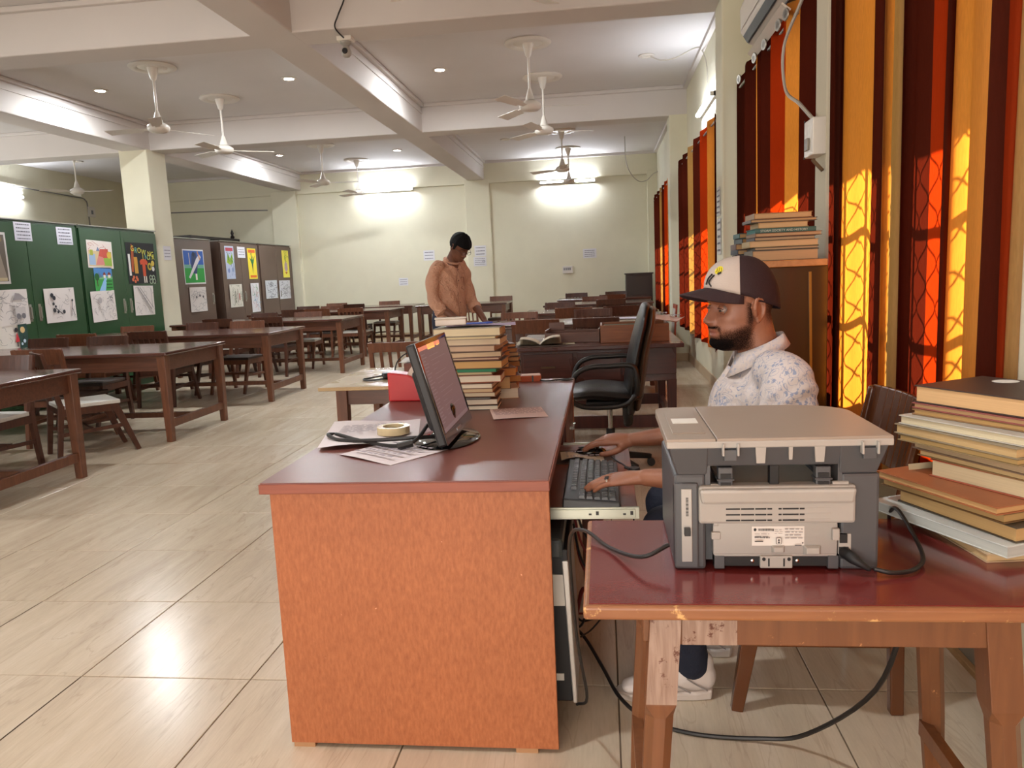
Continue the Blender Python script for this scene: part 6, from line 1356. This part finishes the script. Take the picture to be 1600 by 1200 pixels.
# arms. near arm = left (typing), far arm = right (mouse)
b.limb([(.475, 2.20, .965), (.485, 2.10, .955), (.465, 2.06, .86), (.42, 2.06, .74)], [.042, .044, .042, .042], n=18, ref=(0, 1, 0))
b.limb([(.42, 2.06, .735), (.30, 2.08, .712), (.20, 2.110, .706), (.108, 2.145, .702)], [(.042, .042), (.041, .040), (.033, .032), (.028, .024)], n=18, ref=(0, 0, 1))
b.limb([(.475, 2.47, .965), (.485, 2.57, .955), (.45, 2.62, .86), (.40, 2.64, .76)], [.042, .044, .042, .042], n=18, ref=(0, 1, 0))
b.limb([(.40, 2.64, .755), (.28, 2.66, .722), (.18, 2.675, .702), (.095, 2.695, .690)], [(.042, .042), (.041, .040), (.033, .031), (.028, .024)], n=18, ref=(0, 0, 1))
LH = hand(b, (.098, 2.150, .700), (-1, .22, -.13), (.05, -.16, 1), 1, spread=(-.06, -.01, .06, .14), curls=((.12, .22, .2), (.08, .24, .22), (.10, .24, .22), (.14, .24, .2)), thumb=(.75, -.35), thumb_curl=(.3, .3))
hand(b, (.085, 2.70, .690), (-1, .06, -.02), (.0, -.25, 1), -1, spread=(-.06, -.01, .05, .12), curls=((.12, .25, .25), (.16, .3, .3), (.25, .5, .4), (.3, .6, .5)), thumb=(.55, -.35))
b.xform(ORG)
body = remesh(b, 'body', skin1, clerk, .0034, 2, .5)
co = to_local(coords(body.data), ORG @ HS); x, y, z = co[:, 0], co[:, 1], co[:, 2]; ax = np.abs(x)
def sig(v, w): return 1/(1+np.exp(-np.clip(v/w, -30, 30)))
inhead = sig(z+.125, .004)*sig(.13-z, .01)*(np.abs(x) < .11)
# beard: jaw line, chin, moustache
jaw = sig(-.048-z+.35*np.clip(.035-y, -.02, .06)*1.1, .006)*sig(y-(-.005), .006)
chin = sig(-.072-z, .004)*sig(y-.03, .01)
mous = np.exp(-((z+.047)/.0065)**2)*sig(.030-ax, .005)*sig(y-.06, .01)*1.2
gote = np.exp(-((ax-.030)/.007)**2)*sig(-.045-z, .004)*sig(y-.05, .01)
burn = np.exp(-((y-.008)/.016)**2)*sig(ax-.055, .004)*sig(.03-z, .006)*sig(z+.075, .01)
mouth = np.exp(-(x/.026)**2-((z+.063)/.010)**2)*sig(y-.07, .005)
cheek = sig(z+.044, .006)
beard = np.clip(np.maximum.reduce([jaw*.82, chin, mous, gote, burn*.8])*(1-mouth*1.3), 0, 1)*sig(z+.122, .004)
brow = np.exp(-((z-.027-.10*np.clip(.045-ax, 0, .05))/.0042)**2)*sig(ax-.012, .003)*sig(.056-ax, .004)*sig(y-.04, .01)
hairb = sig(-(y+.035), .008)*sig(z+.055-.0*y, .01)*.75+sig(z-.03, .006)*sig(-(y-.045), .008)*.8
hm = np.clip(np.maximum.reduce([beard, brow*1.1, hairb]), 0, 1)*inhead*(ax < .078 + .0*ax)
ear = (ax > .074)*(np.abs(y+.01) < .03)*(np.abs(z+.01) < .042); hm = hm*(1-ear)
set_attr(body.data, 'hair', hm)
lip = np.exp(-(x/.021)**4-((z+.0625)/.0085)**4)*(y > .07); set_attr(body.data, 'lip', np.clip(lip*.7, 0, 1)*inhead)
# give the beard a little body
nv = np.empty(len(body.data.vertices)*3); body.data.vertices.foreach_get('normal', nv); nv = nv.reshape(-1, 3)
cc_ = coords(body.data)+nv*(beard*inhead*.0045)[:, None]; body.data.vertices.foreach_set('co', cc_.ravel()); body.data.update()
HL = ORG @ HS
for s in (-1, 1):
    e = MB().ball((0, 0, 0), .0125, 18); e.xform(HL @ Matrix.Translation((s*.031, .0660, .001))); eo = e.build('eye', eye_w, clerk, smooth='full')
    q = MB().ball((0, 0, 0), (.0055, .003, .0055), 14); q.xform(HL @ Matrix.Translation((s*.031, .0770, -.0020))); q.build('iris', eye_d, eo, smooth='full')
    l = MB(); 
    n = 10; vs_ = []; fs = []
    for i in range(n+1):
        a = -1.15+2.3*i/n
        for j in range(5):
            p = .0+1.15*j/4; r = .0140
            vs_.append((r*math.sin(a)*math.cos(p*.6), r*math.cos(a)*math.cos(p), r*math.sin(p)))
    for i in range(n):
        for j in range(4): fs.append((i*5+j, (i+1)*5+j, (i+1)*5+j+1, i*5+j+1))
    l.add(vs_, fs)
    lo = [(.0138*math.sin(-1.15+2.3*i/n)*math.cos((-.42-.25*j)*.6), .0138*math.cos(-1.15+2.3*i/n)*math.cos(-.42-.25*j), .0138*math.sin(-.42-.25*j)) for i in range(n+1) for j in range(5)]
    l.add(lo, fs); l.xform(HL @ Matrix.Translation((s*.031, .0685, .002))); l.build('eyelid', skin1, clerk, smooth='full')
    lash = MB().tube([(-.013, .006, .0005), (-.007, .012, .0035), (0, .0138, .0042), (.007, .012, .0035), (.013, .006, .0005)], .0009, n=5); lash.xform(HL @ Matrix.Translation((s*.031, .0685, .002))); lash.build('eyelashes', hair_m, clerk)
# cap
capd = mat('dark_maroon_cap', '#2b1518', .8, vary=.05, bump=.15, bscale=300); capw = mat('stone_white_cap', '#b8aaa0', .85, vary=.04, bump=.15, bscale=300); capy = mat('yellow_patch', '#d9c71c', .6); capb = mat('black_print', '#1a1618', .6)
cm_ = MB(); nz, na = 22, 56; vs_ = []
for i in range(nz+1):
    v = i/nz; th = v*PI/2*1.0
    for j in range(na):
        a = 2*PI*j/na; ca, sa = math.cos(a), math.sin(a)                # a=0 is the front
        rz_ = math.sin(th)**.86; drop = .034-.036*(1-ca)*.5-.012*0
        ry = .103 if ca > 0 else .113; rx = .0845
        zt_ = .138; zb = .054-.066*(1-ca)/2 - (.0 if ca > 0 else .006)
        yy = .0-.004+ry*ca*rz_; xx = rx*sa*rz_; zz = zb+(zt_-zb)*math.cos(th)**.9
        vs_.append((xx, yy, zz))
fs = []; ms = []
for i in range(nz):
    for j in range(na):
        fs.append((i*na+j, (i+1)*na+j, (i+1)*na+(j+1) % na, i*na+(j+1) % na)); a = 2*PI*(j+.5)/na; a = min(a, 2*PI-a)
        ms.append(1 if a < math.radians(66) else 0)
cm_.v = vs_; cm_.f = fs; cm_.m = ms; cm_.xform(HL @ Matrix.Translation((0, 0, .004)) @ Matrix.Rotation(math.radians(2), 4, 'X'))
cap = cm_.build('cap', [capd, capw], clerk, smooth='full'); so = cap.modifiers.new('solid', 'SOLIDIFY'); so.thickness = .003; so.offset = 0
br_ = MB(); vs_ = []; nu, nvv = 24, 8
for j in range(nvv+1):
    t = j/nvv
    for i in range(nu+1):
        a = math.radians(-72+144*i/nu); ca, sa = math.cos(a), math.sin(a)
        y0, x0 = .099*ca, .0845*sa; ext = .078*max(0, ca-.28)/.72
        yy = y0+ext*t; xx = x0*(1+.10*t*max(0, ca)); zz = .059-.018*(1-ca)*1.2-.30*ext*t*.42-.16*xx*xx/.0845-.022*(abs(xx)/.085)**2*t
        vs_.append((xx, yy, zz))
fs = [(j*(nu+1)+i, j*(nu+1)+i+1, (j+1)*(nu+1)+i+1, (j+1)*(nu+1)+i) for j in range(nvv) for i in range(nu)]
br_.add(vs_, fs); br_.xform(HL @ Matrix.Translation((0, 0, .004))); bo = br_.build('cap_brim', capd, clerk, smooth='full'); so = bo.modifiers.new('solid', 'SOLIDIFY'); so.thickness = .004; so.offset = 0
bt = MB().ball((0, -.004, .143), (.008, .008, .004), 12); bt.xform(HL); bt.build('cap_button', capd, clerk, smooth='full')
def cappt(a_deg, v, off=.0025):
    a = math.radians(a_deg); th = v*PI/2; ca, sa = math.cos(a), math.sin(a); rz_ = math.sin(th)**.86; zb = .054-.066*(1-ca)/2
    return Vector((-.0845*sa*rz_*1.02, -.004+.103*ca*rz_*1.02, zb+(.138-zb)*math.cos(th)**.9+.004+off))
def decal(poly, m, name):
    k = MB(); pts = [cappt(*p) for p in poly]; c = sum(pts, Vector())/len(pts); n = len(pts)
    k.add([c]+pts, [(0, i+1, (i+1) % n+1) for i in range(n)]); k.xform(HL @ Matrix.Translation((0, 0, .0))); return k.build(name, m, clerk, clean=False)
decal([(26+9*math.cos(q), .60+.10*math.sin(q)) for q in [2*PI*i/12 for i in range(12)]], capy, 'yellow_patch')
sw = MB(); sw.tube([cappt(20, .72, .003), cappt(14, .80, .003), cappt(10, .88, .003), cappt(16, .95, .003)], .0022, n=5).tube([cappt(14, .70, .003), cappt(6, .80, .003), cappt(2, .92, .003)], .0022, n=5).tube([cappt(27, .70, .003), cappt(33, .66, .003)], .003, n=5); sw.xform(HL); sw.build('cap_emblem', capb, clerk, smooth=True)
sw = MB(); 
for q in range(3): sw.tube([cappt(20+5*q, .55, .0032), cappt(23+5*q, .62, .0032), cappt(21+5*q, .66, .0032)], .0009, n=4)
sw.xform(HL); sw.build('patch_scribble', mat('olive_ink', '#6d6414', .6), clerk)
# shirt
shirt_m = cloth_pattern('white_shirt_blue_motifs', '#c6bcb8', '#7484a4', .8)
sh = MB()
sh.limb([(.468, 2.335, 1.012), (.470, 2.335, .985), (.475, 2.335, .93), (.470, 2.335, .85), (.478, 2.335, .75), (.52, 2.335, .60), (.565, 2.335, .47)], [(.058, .085), (.076, .145), (.115, .188), (.135, .195), (.135, .185), (.135, .18), (.12, .175)], n=36, ref=(0, 1, 0))
sh.limb([(.468, 2.22, .985), (.485, 2.125, .965), (.468, 2.075, .88), (.435, 2.065, .775), (.425, 2.065, .745)], [.060, .071, .075, .074, .073], n=24, ref=(0, 1, 0))
sh.limb([(.468, 2.45, .985), (.485, 2.545, .965), (.46, 2.60, .88), (.42, 2.625, .79), (.41, 2.63, .765)], [.060, .071, .075, .074, .073], n=24, ref=(0, 1, 0))
sh.limb([(.35, 2.335, .80), (.37, 2.335, .92)], [(.06, .12), (.045, .10)], n=20, ref=(0, 1, 0))
sh.xform(ORG)
so_ = remesh(sh, 'shirt', shirt_m, clerk, .007, 14, .7)
# folds pressed into the cloth
cs = coords(so_.data); nn = np.empty(cs.size); so_.data.vertices.foreach_get('normal', nn); nn = nn.reshape(-1, 3)
wv = .0035*np.sin(cs[:, 2]*70+cs[:, 0]*45+8*np.sin(cs[:, 1]*14))*np.exp(-((cs[:, 2]-.86)/.09)**2)+.003*np.sin(cs[:, 0]*90-cs[:, 2]*60+5*np.sin(cs[:, 1]*20+cs[:, 2]*9))*np.exp(-((cs[:, 2]-.93)/.08)**2)
so_.data.vertices.foreach_set('co', (cs+nn*wv[:, None]).ravel()); so_.data.update()
# collar: stand and two leaves
col_m = cloth_pattern('collar_cloth', '#c4b9b4', '#8a98b8', .6)
def ring3(c, rx, ry, tilt, a0, a1, n):
    out = []
    for i in range(n+1):
        a = a0+(a1-a0)*i/n; out.append(Vector(c)+Vector((rx*math.cos(a), ry*math.sin(a), tilt*math.cos(a))))
    return out
def strip(mb, A, B): 
    n = len(A); mb.add(A+B, [(i, i+1, n+i+1, n+i) for i in range(n-1)])
# angles: 0 = back of neck (+x), pi = throat (-x)
for sgn in (-1, 1):
    k = MB(); n = 16; a0, a1 = 0, sgn*math.radians(158)
    top = ring3((.448, 2.335, 1.052), .070, .072, .030, a0, a1, n); bot = []
    for i, p in enumerate(top):
        a = a0+(a1-a0)*i/n; t = i/n; fl = 1.22+.10*t
        q = Vector((.452+.070*fl*math.cos(a)-.012*t, 2.335+.074*fl*math.sin(a), p.z-.034-.034*t*t)); bot.append(q)
    strip(k, top, bot); inner = ring3((.450, 2.335, 1.018), .072, .075, .022, a0, a1, n); strip(k, top, inner)
    k.xform(ORG); o = k.build('collar', col_m, clerk, smooth='full'); so = o.modifiers.new('s', 'SOLIDIFY'); so.thickness = .003; so.offset = 0
# placket with buttons on the chest
pk = MB(); pk.tube([(.368, 2.315, .985), (.335, 2.315, .93), (.318, 2.318, .86), (.325, 2.32, .76)], .011, n=8); pk.xform(ORG @ Matrix.Identity(4)); pk.build('placket', col_m, clerk, smooth=True)
for zz, xx in ((.945, .330), (.875, .308)): 
    o = MB().ball((xx-.5, 2.315-2.33, zz), (.003, .005, .005), 10).build('button', mat('pearl_button', '#cfc9c4', .3), clerk, smooth=True)
# ring on the left hand
rg = MB().lathe([(.0098, -.002), (.0118, -.002), (.0118, .002), (.0098, .002), (.0098, -.002)], n=20, axis='X'); RT_ = ORG @ LH @ Matrix.Translation((-.010, .098, .0012)) @ Matrix.Rotation(-.10, 4, 'X'); rg.xform(RT_ @ Matrix.Rotation(PI/2, 4, 'Z')); rg.build('finger_ring', ring_m, clerk, smooth=True)
rs = MB().box(-.007, .007, -.006, .006, 0, .006); rs.xform(RT_ @ Matrix.Translation((0, 0, .008))); rs.build('ring_stone', black_m, clerk, bevel=.002)
# trousers
den = wrinkle_mat('dark_blue_denim', '#161c2e', .15, 16, .4); tr = MB()
tr.limb([(.60, 2.335, .58), (.58, 2.335, .50)], [(.12, .185), (.13, .185)], n=26, ref=(0, 1, 0))
for s in (-1, 1):
    yh = 2.335+s*.085; kx = .165 if s < 0 else .19; ky = 2.335+s*.13; fx, fy = ((.235, 2.235) if s < 0 else (.335, 2.50))
    tr.limb([(.58, yh, .55), (.40, (yh+ky)/2, .55), (kx, ky, .53)], [.095, .088, .072], n=24, ref=(0, 0, 1))
    tr.limb([(kx, ky, .53), ((kx+fx)/2-.01, (ky+fy)/2, .33), (fx, fy, .105)], [.072, .066, .054], n=22, ref=(0, 1, 0))
tr.xform(ORG); remesh(tr, 'trousers', den, clerk, .009, 4, .6)
# shoes
shoe_m = mat('white_trainer', '#d0c6c0', .6, vary=.04, bump=.1, bscale=90); sole_m = mat('white_sole', '#c9bfb8', .7)
def shoe(x_heel, y, ang, z=0):
    Tm = ORG @ Matrix.Translation((x_heel, y, z)) @ Matrix.Rotation(ang, 4, 'Z')      # toe towards -x
    so = MB(); out = [(.055, 0), (.045, .036), (0, .042), (-.08, .036), (-.15, .046), (-.20, .042), (-.232, .02), (-.238, 0), (-.232, -.02), (-.20, -.042), (-.15, -.046), (-.08, -.038), (0, -.040), (.045, -.034)]
    n = len(out); A = [(x_, y_, 0) for x_, y_ in [(a*.96, b_*.9) for a, b_ in out]]; B = [(x_, y_, .026+.008*max(0, x_/.055)) for x_, y_ in out]
    so.add(A+B, [tuple(range(n-1, -1, -1)), tuple(range(n, 2*n))]+[(i, (i+1) % n, n+(i+1) % n, n+i) for i in range(n)])
    so.xform(Tm); sh_ = so.build('shoe_sole', sole_m, clerk, bevel=.006, seg=3)
    up = MB(); up.limb([(.028, 0, .065), (-.03, 0, .062), (-.10, 0, .052), (-.16, 0, .040), (-.205, 0, .034)], [(.036, .046), (.038, .045), (.040, .036), (.042, .024), (.034, .015)], n=24, ref=(0, 0, 1))
    up.limb([(.012, 0, .07), (.012, 0, .112)], [(.046, .036), (.044, .034)], n=20, ref=(0, 1, 0)); up.xform(Tm); u_ = remesh(up, 'shoe', shoe_m, clerk, .005, 3, .5)
    lc = MB()
    for k in range(5):
        xx = -.055-.022*k; zz = .092-.0105*k
        lc.tube([(xx, -.030+.001*k, zz-.012), (xx-.006, 0, zz+.003), (xx+.004, .030-.001*k, zz-.012)], .0022, n=6)
    lc.xform(Tm); lc.build('laces', mat('white_lace', '#e2dad4', .7), u_, smooth=True)
    st_ = MB().tube([(-.02, -.0415, .030), (-.06, -.042, .052), (-.09, -.040, .060)], .002, n=5).tube([(.03, -.040, .035), (-.01, -.043, .06), (-.03, -.042, .075)], .002, n=5); st_.xform(Tm); st_.build('shoe_stripe', mat('grey_stripe', '#8f8884', .6), u_, smooth=True)
shoe(.245, 2.235, math.radians(4)); shoe(.345, 2.50, math.radians(-6))

# ---------------------------------------------------------------- the standing reader
RX, RY_ = -1.41, 7.2
reader = thing('person', 'standing man in salmon shirt and glasses reading with head bowed', 'person', (RX, RY_, 0))
skin2 = skin_mat('reader_skin', '#744833', '#623b2a')
# he faces roughly +x and a little towards the viewer, head bowed
fa = math.radians(-38); FV = Vector((math.cos(fa), math.sin(fa), 0)); LV = Vector((-FV.y, FV.x, 0))   # forward, left
def W(f, l, z): v = FV*f+LV*l; return (v.x, v.y, z)
pitch_ = math.radians(40); hf = (FV*math.cos(pitch_)+Vector((0, 0, -math.sin(pitch_)))).normalized(); hr = hf.cross(Vector((0, 0, 1))).normalized(); hu = hr.cross(hf)
H2 = Matrix((hr, hf, hu)).transposed().to_4x4(); H2.translation = Vector(W(.17, 0, 1.545)); H2 = H2 @ Matrix.Diagonal((1.04, 1.04, 1.04, 1))
b = MB(); head_mesh(b, H2, 64, 72)
b.limb([W(.13, 0, 1.52), W(.07, 0, 1.45), W(.03, 0, 1.38)], [.056, .056, .075], n=22, ref=tuple(LV))
b.limb([W(.02, 0, 1.36), W(.0, 0, 1.25), W(-.02, 0, 1.08), W(-.03, 0, .92)], [(.05, .10), (.08, .13), (.09, .13), (.10, .14)], n=26, ref=tuple(LV))
for s in (-1, 1):
    b.limb([W(-.03, s*.09, .92), W(-.01, s*.10, .50), W(-.04, s*.11, .09)], [.088, .060, .042], n=16, ref=tuple(LV))
    b.limb([W(-.06, s*.11, .05), W(.06, s*.12, .04), W(.17, s*.13, .03)], [(.045, .04), (.045, .035), (.04, .022)], n=14, ref=(0, 0, 1))
b.limb([W(.0, .15, 1.35), W(.0, .205, 1.20), W(.03, .22, 1.06)], [.035, .036, .038], n=16, ref=tuple(LV)); b.limb([W(.03, .22, 1.06), W(.16, .19, .96), W(.26, .17, .875)], [.040, .036, .028], n=14, ref=tuple(LV))
b.limb([W(.0, -.15, 1.35), W(.0, -.205, 1.20), W(.02, -.22, 1.06)], [.035, .036, .038], n=16, ref=tuple(LV)); b.limb([W(.02, -.22, 1.06), W(.13, -.16, .96), W(.22, -.09, .865)], [.040, .036, .028], n=14, ref=tuple(LV))
hand(b, W(.27, .165, .862), tuple(FV*.8+Vector((0, 0, -.55))), tuple(FV*.5+Vector((0, 0, .8))), -1, curls=((.4, .5, .4),)*4)
hand(b, W(.23, -.08, .855), tuple(FV*.6+LV*.3+Vector((0, 0, -.6))), tuple(FV*.5+Vector((0, 0, .8))), 1, curls=((.4, .5, .4),)*4)
body2 = remesh(b, 'body', skin2, reader, .006, 1, .5)
co = to_local(coords(body2.data), H2); x, y, z = co[:, 0], co[:, 1], co[:, 2]; ax = np.abs(x)
inh = sig(z+.12, .004)*(ax < .1)*(z < .14)*(np.abs(y) < .13)
st = np.exp(-((z+.047)/.007)**2)*sig(.028-ax, .005)*sig(y-.06, .01)*.5+.35*sig(-.078-z, .006)*sig(y-.02, .01); bw = np.exp(-((z-.028)/.005)**2)*sig(ax-.012, .003)*sig(.056-ax, .004)*sig(y-.04, .01)
set_attr(body2.data, 'hair', np.clip(np.maximum(st, bw), 0, 1)*inh); set_attr(body2.data, 'lip', 0*x)
# hair: a close cap of hair with a fringe over the forehead
hv = []; hf_ = []; nz, na = 26, 48
for i in range(nz+1):
    v = i/nz; th = v*PI*.62
    for j in range(na):
        a = 2*PI*j/na; ca, sa = math.cos(a), math.sin(a); lim = (.44 if ca > .35 else .62-.10*max(0, ca)) * PI; t2 = v*lim
        r_ = 1+.02*math.sin(9*a+3*v)+.012*math.sin(23*a)
        ry = .104 if ca > 0 else .112
        hv.append((.086*sa*math.sin(t2)*r_, -.003+ry*ca*math.sin(t2)*r_, .022+.108*math.cos(t2)*r_))
hf_ = [(i*na+j, (i+1)*na+j, (i+1)*na+(j+1) % na, i*na+(j+1) % na) for i in range(nz) for j in range(na)]
hh = MB().add(hv, hf_); hh.xform(H2); ho = hh.build('hair', hair_m, reader, smooth='full'); so = ho.modifiers.new('s', 'SOLIDIFY'); so.thickness = .006
gl = MB()
for s in (-1, 1):
    gl.tube([(s*.033+.021*math.cos(q), .104-.05*abs(s*.033+.021*math.cos(q))*1.0, .002+.015*math.sin(q)) for q in [2*PI*i/18 for i in range(19)]], .0016, n=5, smooth=False); gl.tube([(s*.054, .098, .006), (s*.076, .05, .006), (s*.080, -.01, .0)], .0018, n=5)
gl.tube([(-.012, .105, .004), (0, .109, .006), (.012, .105, .004)], .0016, n=5); gl.xform(H2); gl.build('glasses', mat('thin_dark_frame', '#2a1d18', .3), reader, smooth=True)
salm = wrinkle_mat('salmon_shirt', '#c99a80', .08, 22, 1.0); s2 = MB(); lv = tuple(LV)
s2.limb([W(.035, 0, 1.415), W(.02, 0, 1.38), W(.0, 0, 1.30), W(.0, 0, 1.18), W(-.01, 0, 1.02), W(-.02, 0, .88), W(-.02, 0, .80)], [(.060, .066), (.085, .125), (.105, .165), (.115, .165), (.125, .165), (.14, .175), (.14, .18)], n=32, ref=lv)
s2.limb([W(.02, .13, 1.385), W(.0, .185, 1.31), W(.0, .215, 1.18), W(.04, .225, 1.06), W(.10, .21, .99)], [.055, .062, .058, .056, .055], n=20, ref=lv)
s2.limb([W(.02, -.13, 1.385), W(.0, -.185, 1.31), W(.0, -.215, 1.18), W(.03, -.22, 1.06), W(.08, -.20, .985)], [.055, .062, .058, .056, .055], n=20, ref=lv)
s2o = remesh(s2, 'shirt', salm, reader, .010, 3, .6)
cs = coords(s2o.data); nn = np.empty(cs.size); s2o.data.vertices.foreach_get('normal', nn); nn = nn.reshape(-1, 3)
wv = .006*np.sin(cs[:, 2]*38+cs[:, 0]*30+5*np.sin(cs[:, 1]*9+cs[:, 0]*6))
s2o.data.vertices.foreach_set('co', (cs+nn*wv[:, None]).ravel()); s2o.data.update()
MB().tube([Vector(W(.045+.066*math.cos(q), .070*math.sin(q), 1.425-.03*math.cos(q))) for q in [2*PI*i/24 for i in range(25)]], .010, n=7, smooth=False).build('collar_band', salm, reader, smooth=True)
MB().tube([W(.085, .005, 1.39), W(.100, .005, 1.28), W(.110, .005, 1.15), W(.112, .005, 1.0), W(.12, .005, .86)], .010, n=7).build('placket', salm, reader, smooth=True)
t3_ = MB(); t3_.limb([W(-.03, 0, .95), W(-.03, 0, .85)], [(.13, .175), (.13, .175)], n=22, ref=lv)
for s in (-1, 1): t3_.limb([W(-.03, s*.09, .88), W(-.01, s*.10, .50), W(-.04, s*.11, .07)], [.10, .080, .062], n=18, ref=lv)
remesh(t3_, 'trousers', mat('navy_trousers', '#1c2238', .85, vary=.1), reader, .012, 3, .6)

for a_, b_ in ((W(.10, .21, .99), W(.04, .225, 1.06)), (W(.08, -.20, .985), W(.03, -.22, 1.06))):
    a_, b_ = Vector(a_), Vector(b_); d_ = (b_-a_).normalized(); MB().cyl(a_-d_*.035, a_+d_*.012, .058, .061, n=22).build('sleeve_hem', salm, reader, smooth=True)
pcm = mat('shirt_seam', '#8a5c48', .85)
pk_ = MB()
for q in range(5): pk_.ball(W(.112+.008*(q > 2), .012, 1.34-.1*q), .006, 8)
pk_.build('buttons', mat('brown_button', '#4a2c20', .5), reader, smooth=True)['kind'] = 'stuff'
MB().tube([W(.085, -.008, 1.39), W(.105, -.008, 1.28), W(.118, -.008, 1.15), W(.122, -.008, 1.0), W(.13, -.008, .86)], .003, n=5).build('seam', pcm, reader, smooth=True)
MB().tube([W(.098, .055, 1.27), W(.088, .10, 1.27), W(.088, .10, 1.17), W(.105, .075, 1.155), W(.11, .05, 1.17), W(.098, .055, 1.27)], .003, n=5, smooth=False).build('pocket', pcm, reader, smooth=True)
